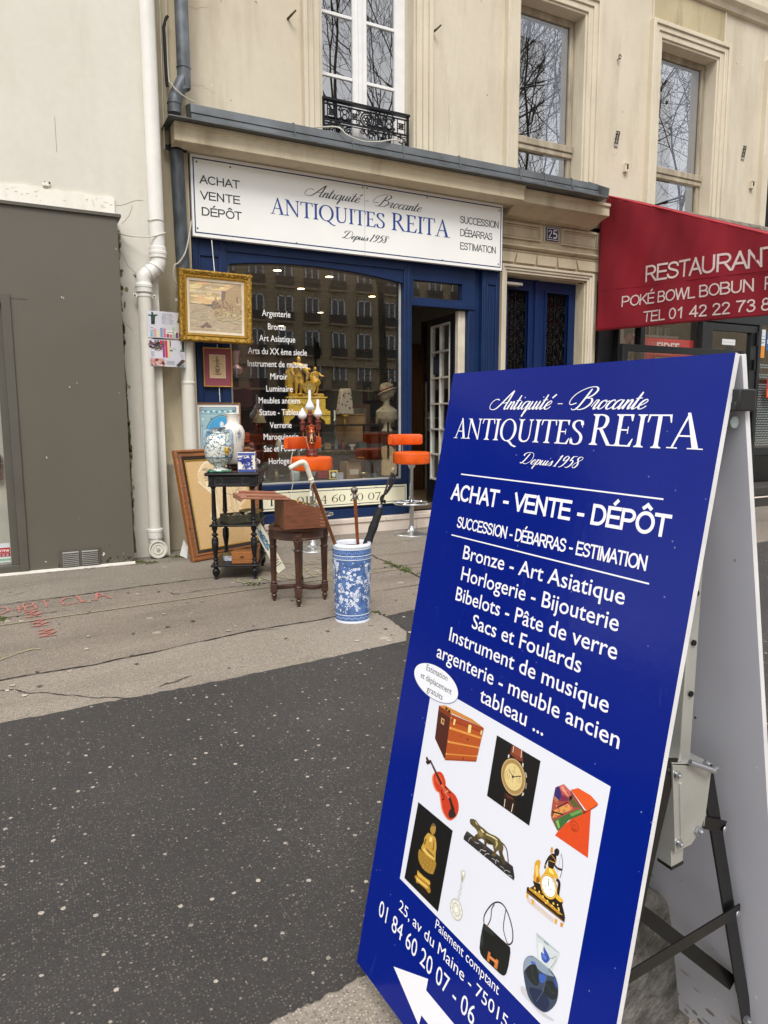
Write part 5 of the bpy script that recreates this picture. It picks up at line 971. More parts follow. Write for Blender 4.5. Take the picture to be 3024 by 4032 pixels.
# transom, door posts and the door standing open
mb = MB(); wall_holes(mb, 3.966, 4.80, 2.435, 2.884, [(3.995, 4.63, 2.53, 2.715)], 6.88, 6.97, M_blue); mb.box(3.966, 4.80, 6.862, 6.88, 2.44, 2.50, M_blue); osh(mb, 'transom', smooth=0, bevel=.003)
mb = MB(); mb.box(3.99, 4.64, 6.93, 6.935, 2.52, 2.72, M_shopglass); osh(mb, 'transom_pane')
mb = MB(); mb.box(4.715, 4.80, 6.875, 7.04, .17, 2.434, M_blue); mb.box(4.80, 4.892, 6.915, 7.06, .17, 2.884, M_blue); osh(mb, 'post', bevel=.005)
mb = MB(); mb.box(4.618, 4.66, 6.935, 7.0, .18, 2.43, mat('cream_jamb', '#d8cfbd', .5)); mb.box(4.664, 4.712, 6.935, 7.0, .18, 2.43, mat('cream_jamb', '#d8cfbd')); osh(mb, 'door_jamb', bevel=.004)
th_ = rad(97)
DM = Matrix.Translation((4.63, 7.01, 0)) @ Matrix.Rotation(math.pi-th_, 4, 'Z')   # local +x runs along the leaf
dl = MB(); M_dframe = mat('dark_door_paint', '#0c1220', .4, coat=.2); Wd = .74
wall_holes(dl, 0, Wd, .19, 2.42, [(.10, Wd-.11, .46, 2.33)], -.02, .02, M_dframe)
dl.box(0, Wd, .0199, .0205, .19, .46, M_dframe); dl.box(0, .1, .0199, .0205, .46, 2.42, M_dframe); dl.box(Wd-.11, Wd, .0199, .0205, .46, 2.42, M_dframe); dl.box(.1, Wd-.11, .0199, .0205, 2.33, 2.42, M_dframe); dl.box(Wd, Wd+.002, -.02, .02, .19, 2.42, M_dframe)
dl.v = [tuple(DM @ Vector(v)) for v in dl.v]; door = osh(dl, 'door', smooth=0)
g = MB(); M_wbar = mat('white_glazing_bar', '#c9c8c2', .5)
xm = (.10+Wd-.11)/2
for sy in (-1,):
    for a in (.10, xm-.008, Wd-.11-.018): g.box(a, a+.018, -.028, .028, .46, 2.33, M_wbar)
    for k in range(7): z_ = .46+k*(1.87-.018)/6; g.box(.118, Wd-.128, -.027, .027, z_, z_+.02, M_wbar)
g.v = [tuple(DM @ Vector(v)) for v in g.v]; osh(g, 'glazing_bars', door)
g = MB(); g.box(.1, Wd-.11, -.003, .003, .46, 2.33, M_clearglass); g.v = [tuple(DM @ Vector(v)) for v in g.v]; osh(g, 'door_pane', door)
g = MB(); M_steel = mat('brushed_steel', '#b8bac0', .3, .9, var=.05)
for s_ in (-1, 1):
    g.box(Wd-.075, Wd-.035, s_*.021, s_*.026, 1.06, 1.30, M_steel); g.tube([(Wd-.055, s_*.02, 1.22), (Wd-.055, s_*.06, 1.22), (Wd-.07, s_*.07, 1.22), (Wd-.18, s_*.07, 1.22)], .010, M_steel, 8)
g.v = [tuple(DM @ Vector(v)) for v in g.v]; osh(g, 'handle', door)
g = Flat(tuple(DM @ Vector((Wd-.15, .0045, 1.75))), tuple(DM.to_3x3() @ Vector((-1, 0, 0))), (0, 0, 1), tuple(DM.to_3x3() @ Vector((0, 1, 0))))
g.rect(0, 0, .17, .22, '#1a2140')
for k in range(8): g.rect(.04, .03+.02*k, .13, .034+.02*k, '#5a6080')
g.build('door_notice', PR, door)
mb = MB(); mb.box(1.62, 3.99, 6.79, 7.0, 0, .118, M_marble); mb.box(3.992, 4.88, 6.79, 7.1, 0, .12, M_marble)
for a, b in ((1.62, 2.9), (2.903, 3.6), (3.603, 4.2), (4.203, 4.9)): mb.box(a, b, 6.775, 6.99, .1185, .168, M_marble)
osh(mb, 'marble_step', bevel=.006)
# main sign and phone sign
def board(name, lab, x0, x1, z0, z1, yf, th, col, edge, line):
    t_ = thing(name, lab, 'sign', ((x0+x1)/2, yf, z0))
    b_ = MB(); b_.box(x0, x1, yf, yf+th, z0, z1, mat(name+'_face', col, .3, var=.02, vs=2, coat=.2))
    at0(b_.build('board', t_, bevel=.002), t_); return t_
sg = board('shop_sign', 'long white shop sign board lettered ANTIQUITES REITA over the window', 1.615, 5.098, 2.883, 3.597, 6.78, .048, '#f0f1ee', .02, 0)
F = Flat((0, 6.7798, 0)); NV = '#1d2f66'
for p in ([(1.64, 3.562), (5.072, 3.562)], [(1.64, 2.918), (5.072, 2.918)]): F.line(p, .011, NV)
for p in ([(1.64, 2.912), (1.64, 3.568)], [(5.072, 2.912), (5.072, 3.568)]): F.line(p, .011, NV)
F.rect(3.360, 2.884, 3.364, 3.596, '#b4b4ae')
DK = '#2b2f33'
for s_, x0, x1, zb in (('ACHAT', 1.700, 2.058, 3.349), ('VENTE', 1.701, 2.060, 3.212), ('DÉPÔT', 1.706, 2.069, 3.072)): F.k = 4; sans(F, s_, x0, x1, zb, .074, DK, .14)
for s_, x0, x1, zb in (('SUCCESSION', 4.527, 5.041, 3.336), ('DÉBARRAS', 4.529, 4.955, 3.200), ('ESTIMATION', 4.530, 5.009, 3.060)): F.k = 4; sans(F, s_, x0, x1, zb, .076, DK, .12)
script(F, 'Antiquité - Brocante', 2.715, 4.035, 3.385, .118, '#3b3f48', .042, .015)
script(F, 'Depuis 1958', 3.108, 3.640, 3.027, .075, '#3b3f48', .055, .02)
BL = '#1c4191'
serif(F, 'ANTIQUITES', 2.362, 3.590, 3.170, .147, BL); serif(F, 'REIT', 3.675, 4.195, 3.168, .172, BL); serif(F, 'A', 4.205, 4.378, 3.166, .175, BL)
at0(F.build('lettering', PR, sg), sg)
sc_ = MB()
for x_, z_ in ((1.67, 3.53), (1.66, 2.955), (1.98, 3.53), (3.34, 3.54), (3.39, 3.54), (4.1, 3.545), (5.045, 3.53), (5.045, 2.95), (2.62, 2.925), (4.3, 2.925)): sc_.ball((x_, 6.779, z_), (.009, .004, .009), M_zinc, 10, 5)
at0(sc_.build('screws', sg), sg)
pg = board('phone_sign', 'cream board with the phone number in black roman figures under the shop window', 2.10, 3.882, .300, .502, 6.826, .008, '#efeccf', .02, 0)
F = Flat((0, 6.8258, 0))
for p in ([(2.12, .480), (3.862, .480)], [(2.12, .322), (3.862, .322)], [(2.12, .318), (2.12, .484)], [(3.862, .318), (3.862, .484)]): F.line(p, .007, '#2d3c63')
serif(F, 'Tél : 01 84 60 20 07', 2.270, 3.555, .352, .080, '#26282c'); at0(F.build('lettering', PR, pg), pg)
sc_ = MB()
for x_, z_ in ((2.5, .487), (3.0, .487), (3.5, .487), (2.75, .315), (3.3, .315)): sc_.ball((x_, 6.825, z_), (.006, .003, .006), M_zinc, 8, 5)
at0(sc_.build('screws', pg), pg)
# ================================================================== shop interior
rm = thing('shop_interior', 'dim pale walled room of the antique shop seen through its window and open door', 'room', (3.4, 9, 0))
M_in = mat('interior_wall', '#8f8a80', .85, var=.06); M_infl = mat('interior_floor', '#5b4c3c', .5, var=.2, sc3=(1, 8, 1)); M_inceil = mat('interior_ceiling', '#a8a298', .9)
mb = MB(); mb.poly([(1.62, 7.1, .17), (5.6, 7.1, .17), (5.6, 15, .17), (1.62, 15, .17)], M_infl); at0(mb.build('floor', rm), rm)
mb = MB(); mb.box(5.45, 5.6, 7.3, 15, .17, 3.06, M_in); mb.box(1.5, 1.62, 7.06, 15, .17, 3.06, M_in); mb.box(1.5, 5.6, 15, 15.1, .17, 3.06, M_in); at0(mb.build('wall', rm), rm)
mb = MB(); mb.box(1.5, 5.6, 7.03, 15, 2.80, 2.83, M_inceil); at0(mb.build('ceiling', rm), rm)
mb = MB(); mb.box(5.435, 5.449, 7.6, 7.63, .17, 3, M_in); mb.box(5.41, 5.449, 8.2, 8.75, .3, .75, mat('radiator', '#a8a59c', .5))
for k in range(14): mb.box(5.395, 5.41, 8.21+k*.038, 8.235+k*.038, .32, .73, mat('radiator', '#a8a59c'))
at0(mb.build('radiator', rm), rm)
dm = emit('downlight_glow', (1.0, .74, .40), 9.)
D0 = None
for i, (x, y) in enumerate(((2.65, 7.44), (3.28, 7.51), (3.27, 8.35), (4.30, 8.47), (4.26, 10.1), (4.27, 11.85))):
    lab = 'lit recessed ceiling spotlight, '+('nearest on the left', 'nearest on the right', 'second row left', 'second row right', 'third row', 'deepest in the shop')[i]
    if D0 is None:
        sp_ = bpy.data.lights.new('spot', 'SPOT'); sp_.energy = 15; sp_.spot_size = rad(125); sp_.spot_blend = .7; sp_.color = (1, .85, .62); sp_.shadow_soft_size = .04
        D0 = thing('ceiling_spotlight', lab, 'ceiling light', (x, y, 2.80), group='ceiling spotlights in the shop')
        b_ = MB(); b_.lathe([(.055, 0), (.055, -.012), (.045, -.016), (.045, -.004)], M_steel, (0, 0, 0), 20); b_.build('bezel', D0)
        b_ = MB(); b_.lathe([(.0, -.006), (.044, -.006), (.044, -.010), (.0, -.012)], dm, (0, 0, 0), 20); b_.build('lamp', D0); lo_ = bpy.data.objects.new('lamp_light', sp_); COL.objects.link(lo_); lo_.parent = D0; lo_.location = (0, 0, -.03)
    else: dup(D0, (x, y, 2.80), None, lab)
M_gilt = mat('gilt_bronze', '#d8ab34', .35, .25, var=.3, vs=25, bump=.3, bs=80)
M_gilt2 = mat('gilt_bright', '#ecc64e', .35, .2, var=.15, vs=30, bump=.3, bs=120)
M_mahog = mat('mahogany', '#3a150d', .3, var=.3, vs=5, sc3=(8, 8, .6), coat=.3)
M_brownw = mat('brown_wood', '#5a3a22', .45, var=.3, vs=5, sc3=(8, 8, .6))
M_card = mat('cardboard', '#8f6f48', .85, var=.1)
# display deck behind the glass
mb = MB(); mb.box(1.98, 3.86, 6.985, 7.75, .53, .56, mat('display_cloth', '#3b3a33', .9, bump=.2)); mb.box(1.98, 3.86, 7.70, 7.75, .17, .53, M_brownw)
tag(mb.build('display_deck'), 'low dark display deck right behind the shop window', 'display')
st_ = thing('glass_display_table', 'dark framed glass display table carrying the gilt clock', 'table', (2.95, 7.45, .17))
mb = MB(); mb.box(-.50, .85, -.2, .25, .97, .99, mat('table_dark', '#1d1712', .3, coat=.4)); mb.build('top', st_)
mb = MB(); mb.box(-.5, .85, -.2, .25, .70, .708, M_clearglass); mb.build('shelf', st_)
for a, b in ((-.48, -.18), (.83, -.18), (-.48, .23), (.83, .23)): mb = MB(); mb.box(a-.012, a+.012, b-.012, b+.012, .0, .97, mat('table_dark', '#1d1712')); mb.build('leg', st_)
# gilt clock
ck_ = thing('gilt_mantel_clock', 'gilt bronze mantel clock with two standing figures beside a round dial', 'clock', (2.935, 7.40, 1.16), rz=rad(-14))
mb = MB(); mb.box(-.255, .255, -.09, .09, .10, .148, M_gilt2); mb.box(-.225, .225, -.075, .075, .148, .165, M_gilt2); mb.box(-.205, .205, -.07, .07, .165, .285, M_gilt2); mb.box(-.225, .225, -.08, .08, .285, .30, M_gilt2)
for sx in (-1, 1): mb.yprism([(sx*.255, 0), (sx*.20, 0), (sx*.19, .04), (sx*.15, .07), (sx*.13, .10), (sx*.255, .10)], -.08, .08, M_gilt2)
for k in range(9): mb.ball((-.12+.03*k, -.072, .225+.012*math.sin(k*1.4)), (.018, .008, .012), M_gilt, 8, 5)
mb.build('base', ck_, bevel=.004)
mb = MB(); mb.box(-.19, .19, -.07, .07, .30, .325, M_gilt)
for k in range(16): mb.ball((-.18+.024*k, -.03+.03*math.sin(k), .325), (.022, .04, .014), M_gilt, 8, 5)
mb.build('plinth', ck_)
def figure(mb, x, h, m, lean=0):
    s_ = h
    def T(a, b, c): return (x+a*s_+lean*c*s_, b*s_, .325+c*s_)
    mb.ball(T(0, -.02, .90), (.058*s_, .066*s_, .08*s_), m); mb.tube([T(0, 0, .8), T(0, -.01, .86)], .03*s_, m)
    mb.tube([T(0, 0, .45), T(0, 0, .55), T(0, -.01, .68), T(0, 0, .78), T(0, 0, .82)], [.10*s_, .09*s_, .125*s_, .13*s_, .04*s_], m, 12)
    mb.tube([T(-.05, 0, .48), T(-.07, -.03, .26), T(-.08, 0, .03)], [.07*s_, .055*s_, .035*s_], m, 10); mb.tube([T(.05, 0, .48), T(.07, -.05, .28), T(.04, 0, .03)], [.07*s_, .055*s_, .035*s_], m, 10)
    mb.tube([T(-.12, 0, .77), T(-.19, -.03, .6), T(-.14, -.12, .50)], [.045*s_, .04*s_, .03*s_], m, 8); mb.tube([T(.12, 0, .77), T(.2, -.04, .66), T(.30, -.1, .64)], [.045*s_, .04*s_, .03*s_], m, 8)
    for q in (-.08, .04): mb.ball(T(q, -.05, .02), (.03*s_, .06*s_, .02*s_), m, 8, 5)
mb = MB(); figure(mb, -.075, .42, M_gilt); mb.tube([(-.13, .03, .66), (-.17, .04, .55), (-.18, .03, .42), (-.16, .02, .34)], [.03, .055, .05, .03], M_gilt, 10); mb.tube([(-.14, -.02, .66), (-.05, -.06, .62), (.02, -.05, .55), (.0, -.04, .46)], [.02, .025, .025, .01], M_gilt, 8); mb.build('large_figure', ck_, remesh=.007)
mb = MB(); figure(mb, .105, .31, M_gilt); mb.tube([(.07, .0, .52), (.105, -.01, .46), (.13, 0, .43)], [.04, .055, .05], M_gilt, 10); mb.build('small_figure', ck_, remesh=.006)
qy = Matrix.Rotation(math.pi/2, 4, 'X')
mb = MB(); mb.lathe([(.0, .02), (.055, .02), (.066, .03), (.070, .02), (.070, -.02), (.0, -.02)], M_gilt2, (.03, -.05, .40), 28, qy); mb.build('dial_case', ck_)
F = Flat((.03, -.0805, .40)); F.disc((0, 0), .052, '#c0a258')
for k in range(12): F.hold = k > 0; F.disc((.042*math.cos(k*.5236), .042*math.sin(k*.5236)), .0055, '#2c2414', 8)
F.hold = False; F.line([(0, 0), (.018, .02)], .004, '#1a1610'); F.line([(0, 0), (-.03, .012)], .003, '#1a1610'); F.build('dial', PR, ck_)
# bust on chest
bs_ = thing('plaster_bust', 'pale plaster bust of a woman in a plumed hat, deep in the shop window', 'sculpture', (4.21, 7.9, 1.05), rz=rad(-40))
M_pl = mat('aged_plaster', '#a79d86', .7, var=.2, vs=14, bump=.2, bs=60)
mb = MB(); mb.lathe([(.07, 0), (.075, .02), (.05, .05), (.04, .11), (.05, .13)], M_pl, (0, 0, 0), 16)
mb.tube([(0, 0, .10), (0, 0, .17), (.0, 0, .26), (0, 0, .33)], [.06, .13, .145, .05], M_pl, 16, flat=.62); mb.tube([(0, 0, .30), (-.01, 0, .40)], [.045, .04], M_pl, 10)
mb.ball((-.02, -.0, .44), (.062, .058, .078), M_pl); mb.ball((-.083, 0, .435), (.014, .012, .016), M_pl, 8, 6); mb.ball((-.078, 0, .40), (.012, .018, .008), M_pl, 8, 5)
for sy in (-1, 1): mb.ball((-.02, sy*.055, .46), (.05, .035, .06), M_pl, 10, 7)
mb.ball((.02, 0, .48), (.075, .07, .06), M_pl); mb.build('figure', bs_, remesh=.009)
mb = MB(); qh = Matrix.Rotation(rad(-22), 4, 'Y')
mb.lathe([(.0, .11), (.05, .10), (.075, .06), (.08, .0), (.13, -.012), (.135, -.002), (.085, .012)], M_pl, (-.0, 0, .505), 20, qh)
for k in range(7): mb.ball((-.06+.02*k, .02*math.sin(k*2), .58+.012*math.sin(k)), (.022, .02, .02), M_pl, 8, 6)
mb.tube([(.03, 0, .58), (.05, .02, .66)], [.012, .004], M_pl, 6); mb.build('hat', bs_)
mb = MB(); mb.lathe([(.082, -.004), (.088, .0), (.088, .022), (.081, .026)], mat('red_ribbon', '#7a1418', .6), (0, 0, .51), 20, qh); mb.build('hat_ribbon', bs_)
mb = MB()
for k in range(5):
    mb.tube([(-.02-.02*math.sin(math.pi*q/12)-.11*math.sin(math.pi*q/12), .10-.2*q/12*.9, .30-(.10+.03*k)*math.sin(math.pi*q/12)) for q in range(13)], .004, mat('pearl_rope', '#b8ad90', .4), 5)
mb.build('pearl_rope', bs_)
cs = thing('mahogany_writing_desk', 'dark mahogany desk with drawers and slim legs carrying the plaster bust', 'desk', (4.16, 7.95, .17))
mb = MB(); mb.box(-.26, .30, -.22, .25, .85, .88, M_mahog); mb.build('top', cs, bevel=.004)
mb = MB(); mb.box(-.24, .28, -.2, .24, .58, .85, M_mahog); mb.build('carcass', cs)
for k in range(2): mb = MB(); mb.box(-.22, .26, -.206, -.2, .60+.125*k, .71+.125*k, mat('drawer_face', '#4a1c10', .3, coat=.3)); mb.ball((.02, -.215, .655+.125*k), .011, M_gilt2, 8, 6); mb.build('drawer', cs, bevel=.002)
for a, b in ((-.22, -.18), (.26, -.18), (-.22, .22), (.26, .22)): mb = MB(); mb.tube([(a, b, .58), (a*.98, b*.98, .0)], [.022, .012], M_mahog, 8); mb.build('leg', cs)
def simple(name, lab, cat, fn, par=None, bevel=0., grp=None):
    m_ = MB(); fn(m_); return tag(m_.build(name, bevel=bevel), lab, cat, grp)
simple('cardboard_box', 'brown cardboard box standing high behind the glass, left of the bust', 'box', lambda m: (m.box(3.62, 3.88, 7.86, 8.15, .9, 1.27, M_card), m.box(3.61, 3.88, 7.85, 8.15, 1.262, 1.275, M_card)), bevel=.004)
simple('wooden_cabinet', 'plain brown cabinet deep behind the window under the cardboard box', 'cabinet', lambda m: (m.box(3.40, 3.90, 7.84, 8.25, .17, .9, M_brownw), m.box(3.42, 3.64, 7.83, 7.84, .2, .87, M_mahog), m.box(3.66, 3.88, 7.83, 7.84, .2, .87, M_mahog)), bevel=.004)
simple('cardboard_box', 'opened cardboard carton with a pale label at the bottom of the window', 'box', lambda m: (m.box(3.33, 3.50, 7.2, 7.4, .56, .74, M_card), m.box(3.36, 3.47, 7.195, 7.2, .60, .66, mat('pale_label', '#b9ad9c', .7)), m.poly([(3.33, 7.2, .74), (3.50, 7.2, .74), (3.53, 7.12, .79), (3.36, 7.12, .79)], M_card), m.poly([(3.5, 7.2, .74), (3.5, 7.4, .74), (3.56, 7.38, .79), (3.56, 7.22, .79)], M_card)))
t = thing('fabric_lampshade', 'flowered pale fabric lampshade in the middle of the shop window', 'lampshade', (3.54, 7.7, 1.27))
m_, tt, b_ = newmat('flowered_fabric'); v_ = coords(tt); vo_ = voro(tt, v_, 26)
tt.links.new(ramp(tt, vo_.outputs['Distance'], (.26, hx('#4c3a34')), (.34, hx('#a89c8a'))), b_.inputs['Base Color']); b_.inputs['Roughness'].default_value = .9
b2 = MB(); b2.prism([(-.05, .30), (.06, .30), (.10, 0), (-.10, 0)], m_, lambda p, q, s_: (p, s_, q), -.05, .05); b2.build('shade', t, bevel=.01)
b2 = MB(); b2.lathe([(.05, 0), (.05, -.02), (.012, -.03), (.012, -.36)], M_gilt, (0, 0, 0), 12); b2.build('stand', t)
t = thing('cello', 'pale unvarnished cello body leaning at the right edge of the shop window', 'instrument', (3.90, 7.3, .56), rz=rad(-18))
out = [(0, .0), (.08, .01), (.115, .06), (.10, .13), (.065, .18), (.072, .23), (.085, .28), (.06, .33), (.02, .345)]
prof = out+[(-a, b) for a, b in out[::-1]]
b2 = MB(); b2.prism([(p.x, p.y) for p in spline([(a, b, 0) for a, b in prof[:-1]], 4, True)], mat('pale_spruce', '#a98e66', .5, var=.1, sc3=(20, 20, 1)), lambda p, q, s_: (p, s_+q*.15, q), -.03, .03); b2.build('body', t, bevel=.006)
b2 = MB(); b2.box(-.012, .012, -.045+.02, -.02, .2, .62, M_dark); b2.build('neck', t)
# small bric-a-brac standing on the deck and the glass shelf
rng = random.Random(11)
cols = ['#8d8f86', '#a89a72', '#5f6a6a', '#7a3b2a', '#c9c4b4', '#39443c', '#8f7d4e', '#b0b4b6', '#4a3a5a']
kinds = ('bottle', 'vase', 'bowl', 'box')
spots = [(2.42+.11*k+rng.uniform(-.03, .03), 7.12+rng.uniform(0, .5), .56) for k in range(12)]+[(2.5+.1*k, 7.42+rng.uniform(-.1, .12), .881) for k in range(12)]+[(2.05+.08*k, 7.15+rng.uniform(0, .2), .56) for k in range(3)]
adj = ['squat', 'slim', 'tall', 'round', 'stubby', 'narrow', 'wide', 'dainty', 'plain', 'waisted']
for i, (x, y, z) in enumerate(spots):
    m_ = MB(); k = i % 4; c = mat('bric_%d' % (i % 9), cols[i % 9], .25, .6 if i % 9 in (1, 6) else 0, var=.15); s_ = rng.uniform(.8, 1.3)
    if k == 0: m_.lathe([(.022, 0), (.026, .01), (.026, .07), (.012, .10), (.010, .14), (.013, .145)], c, (0, 0, 0), 14)
    elif k == 1: m_.lathe([(.018, 0), (.032, .03), (.034, .06), (.018, .10), (.024, .125)], c, (0, 0, 0), 14)
    elif k == 2: m_.lathe([(.02, 0), (.016, .012), (.04, .03), (.048, .05), (.045, .05), (.03, .02)], c, (0, 0, 0), 14)
    else: m_.box(-.035, .035, -.025, .025, 0, .05, c); m_.box(-.037, .037, -.027, .027, .05, .06, c)
    o_ = tag(m_.build('small_'+kinds[k], bevel=.003 if k == 3 else 0), 'small curio among the glass and silver oddments crowded on the shelves in the window', kinds[k], 'curios crowded in the shop window')
    o_.location = (x, y, z); o_.scale = (s_, s_, s_)
t = thing('framed_miniature', 'little gilt frame with a white oval picture at the foot of the window', 'picture', (3.14, 7.14, .565), rz=rad(-10))
b2 = MB(); b2.box(-.05, .05, -.008, .008, 0, .095, M_gilt2); b2.v = [(x, y+z*.2, z) for x, y, z in b2.v]; b2.build('frame', t, bevel=.004)
F = Flat((0, -.0095, .0), (1, 0, 0), (0, .2, 1), (0, -1, .2)); F.rect(-.036, .012, .036, .083, '#3d3420'); F.disc((0, .048), (.021, .024), '#e2e2dc'); F.build('picture', PR, t)
simple('red_box', 'bright red leather box in the foot of the shop window', 'box', lambda m: (m.box(3.0, 3.12, 7.25, 7.37, .565, .68, mat('red_leather', '#8e1620', .4)), m.box(2.995, 3.125, 7.245, 7.375, .68, .70, mat('red_leather', '#8e1620'))), bevel=.005)
for k in range(4): simple('orange_book', 'thin orange book in the short stack behind the left end of the window', 'book', lambda m, k=k: m.box(2.155+.004*k, 2.24-.006*(k % 2), 7.25, 7.36, .985+.026*k, 1.007+.026*k, mat('orange_cloth', '#c04a1c', .6)), bevel=.003, grp='orange books stacked in the window')
simple('book_shelf', 'dark bracket shelf with red boxes behind the left end of the window', 'shelf', lambda m: (m.box(2.0, 2.40, 7.2, 7.5, .955, .982, M_mahog), m.box(2.0, 2.40, 7.49, 7.52, .17, 2.1, M_mahog), m.box(2.0, 2.36, 7.25, 7.48, 1.32, 1.34, M_mahog), m.box(2.0, 2.36, 7.25, 7.48, 1.66, 1.68, M_mahog)))
simple('pink_vase', 'pale pink glass vase on the shelf behind the small red framed print', 'vase', lambda m: m.lathe([(.05, 0), (.07, .03), (.075, .06), (.03, .10), (.03, .16), (.05, .24)], mat('pink_glass', '#a88088', .2), (2.13, 7.32, 1.68), 16))
simple('red_cabinet', 'dull red box in the shelf behind the left end of the window', 'box', lambda m: m.box(2.04, 2.28, 7.26, 7.46, 1.345, 1.60, mat('dull_red', '#4d1a1a', .5)), bevel=.004)
# pictures and carvings on the right hand wall, seen through the open door
def wpic(y0, y1, z0, z1, fcol, pcol, lab):
    t_ = thing('wall_picture', lab, 'picture', (5.45, (y0+y1)/2, z0)); b_ = MB(); h_, e = z1-z0, (y1-y0)/2
    b_.box(-.04, 0, -e, e, 0, h_, mat('frame_'+fcol, fcol, .4)); b_.build('frame', t_, bevel=.008)
    F_ = Flat((-.0405, 0, 0), (0, -1, 0), (0, 0, 1), (-1, 0, 0)); F_.rect(-e+.06, .06, e-.06, h_-.06, pcol); F_.rect(-e+.1, .1, e-.2, h_*.5, '#2c2620'); F_.build('canvas', PRM, t_)
wpic(8.35, 8.72, .95, 1.62, '#3a1a12', '#241c18', 'tall dark red framed picture on the wall seen through the doorway')
wpic(8.55, 9.1, 1.75, 2.6, '#17120f', '#1d1916', 'large nearly black picture high on the wall seen through the doorway')
t = thing('carved_clock', 'dark carved wooden wall clock with flowers seen through the doorway', 'clock', (5.40, 8.16, 1.6)); b2 = MB()
for k in range(26): b2.ball((rng.uniform(-.05, .03), rng.uniform(-.09, .09), rng.uniform(0, .85)), (.03, .035, .05), mat(('carve_a', 'carve_b', 'carve_c')[k % 3], ('#241a14', '#4a2620', '#6a5030')[k % 3], .6), 8, 6)
b2.box(-.03, .04, -.05, .05, .0, .85, M_dark); b2.build('case', t)
b2 = MB(); b2.lathe([(0, .01), (.05, .01), (.055, 0)], mat('clock_face', '#8a8272', .5), (-.05, 0, .66), 16, Matrix.Rotation(-math.pi/2, 4, 'Y')); b2.build('dial', t)
t = thing('wall_violin', 'yellowish carved ornament hanging low on the wall seen through the doorway', 'ornament', (5.42, 7.98, 1.1)); b2 = MB()
for k in range(8): b2.ball((0, .05*math.sin(k*1.3), .06*k), (.015, .045, .04), mat('straw_carving', '#8e7440', .7), 8, 6)
b2.build('carving', t)

# a denser crowd of wares further back in the window
def ware(name, lab, cat, x, y, z, parts, rz=0):
    t_ = thing(name, lab, cat, (x, y, z), rz=rz)
    for pn_, fn in parts: m_ = MB(); fn(m_); m_.build(pn_, t_)
    return t_
M_shade = mat('parchment_shade', '#8f8062', .8, var=.1); M_bronze = mat('brown_bronze', '#4a3a26', .35, .6, var=.2, vs=20); M_silv = mat('dull_silver', '#a9aaa8', .3, .8, var=.15, vs=20); M_crys = mat('crystal', '#b9c4c6', .08, 0, spec=.8, coat=.6)
ware('table_lamp', 'bronze table lamp with a parchment shade in the window, left of the gilt clock', 'lamp', 2.42, 7.55, .981, [('base', lambda m: m.lathe([(.05, 0), (.055, .012), (.02, .03), (.03, .08), (.015, .16), (.012, .22)], M_bronze, (0, 0, 0), 18)), ('lamp_shade', lambda m: m.lathe([(.10, .20), (.05, .34)], M_shade, (0, 0, 0), 24))])
ware('candlestick', 'tall silver candlestick behind the glass, right of the gilt clock', 'candlestick', 3.32, 7.5, .99, [('stem', lambda m: m.lathe([(.045, 0), (.04, .012), (.012, .03), (.018, .08), (.010, .14), (.016, .20), (.022, .215), (.012, .225)], M_silv, (0, 0, 0), 18)), ('candle', lambda m: m.lathe([(.010, .225), (.010, .32), (.002, .325)], M_pvc, (0, 0, 0), 10))])
ware('glass_carafe', 'clear cut glass carafe with a pointed stopper low in the window behind the left stool', 'carafe', 2.72, 7.22, .56, [('body', lambda m: m.lathe([(.045, 0), (.055, .02), (.055, .09), (.02, .13), (.016, .17), (.024, .18)], M_crys, (0, 0, 0), 16)), ('stopper', lambda m: m.lathe([(.012, .18), (.018, .20), (.006, .235)], M_crys, (0, 0, 0), 10))])
ware('picture_frame', 'dark wooden frame with a pale landscape standing behind the cardboard box', 'picture', 3.95, 8.3, .9, [('frame', lambda m: m.box(-.2, .2, 0, .03, 0, .5, M_brownw)), ('picture', lambda m: m.box(-.15, .15, -.006, 0, .05, .45, mat('pale_landscape', '#6f6a58', .7, var=.4, vs=8)))], rad(-25))
def chair_(m):
    for a in (-.19, .19): m.box(a-.018, a+.018, -.018, .018, 0, .95, M_mahog); m.box(a-.018, a+.018, -.42, -.385, 0, .45, M_mahog)
    m.box(-.21, .21, -.43, .02, .43, .47, M_mahog); m.box(-.2, .2, -.012, .012, .86, .95, M_mahog); m.box(-.2, .2, -.01, .01, .62, .68, M_mahog)
    for a in (-.1, 0, .1): m.box(a-.012, a+.012, -.008, .008, .68, .86, M_mahog)
ware('wooden_chair', 'dark wooden chair standing in the dim middle of the shop', 'chair', 3.45, 8.55, .17, [('frame', chair_)], rad(30))
ware('tall_cabinet', 'tall dark glazed cabinet against the back left of the shop', 'cabinet', 2.3, 8.6, .17, [('carcass', lambda m: (m.box(-.5, .5, 0, .4, 0, 2.2, M_mahog), m.box(-.54, .54, -.03, .43, 2.2, 2.27, M_mahog))), ('glazed_door', lambda m: (m.box(-.46, -.02, -.012, 0, .9, 2.1, mat('cabinet_pane', '#30332f', .15)), m.box(.02, .46, -.012, 0, .9, 2.1, mat('cabinet_pane', '#30332f'))))])
ware('bookcase', 'dark bookcase with mixed objects along the right wall of the shop', 'bookcase', 5.2, 9.6, .17, [('carcass', lambda m: (m.box(-.2, .2, -.6, .6, 0, 2.1, M_brownw), [m.box(-.21, -.2, -.56, .56, .1+.4*k, .46+.4*k, M_dark) for k in range(5)])), ('contents', lambda m: [m.box(-.24, -.212, -.5+.11*k, -.42+.11*k, .12+.4*j, .12+.4*j+.1+.05*((k*7+j*3) % 4), mat('books_%d' % ((k+j) % 4), ('#5a3a2a', '#3a4a4a', '#6a5a3a', '#4a2424')[(k+j) % 4], .7)) for j in range(4) for k in range(9)])])
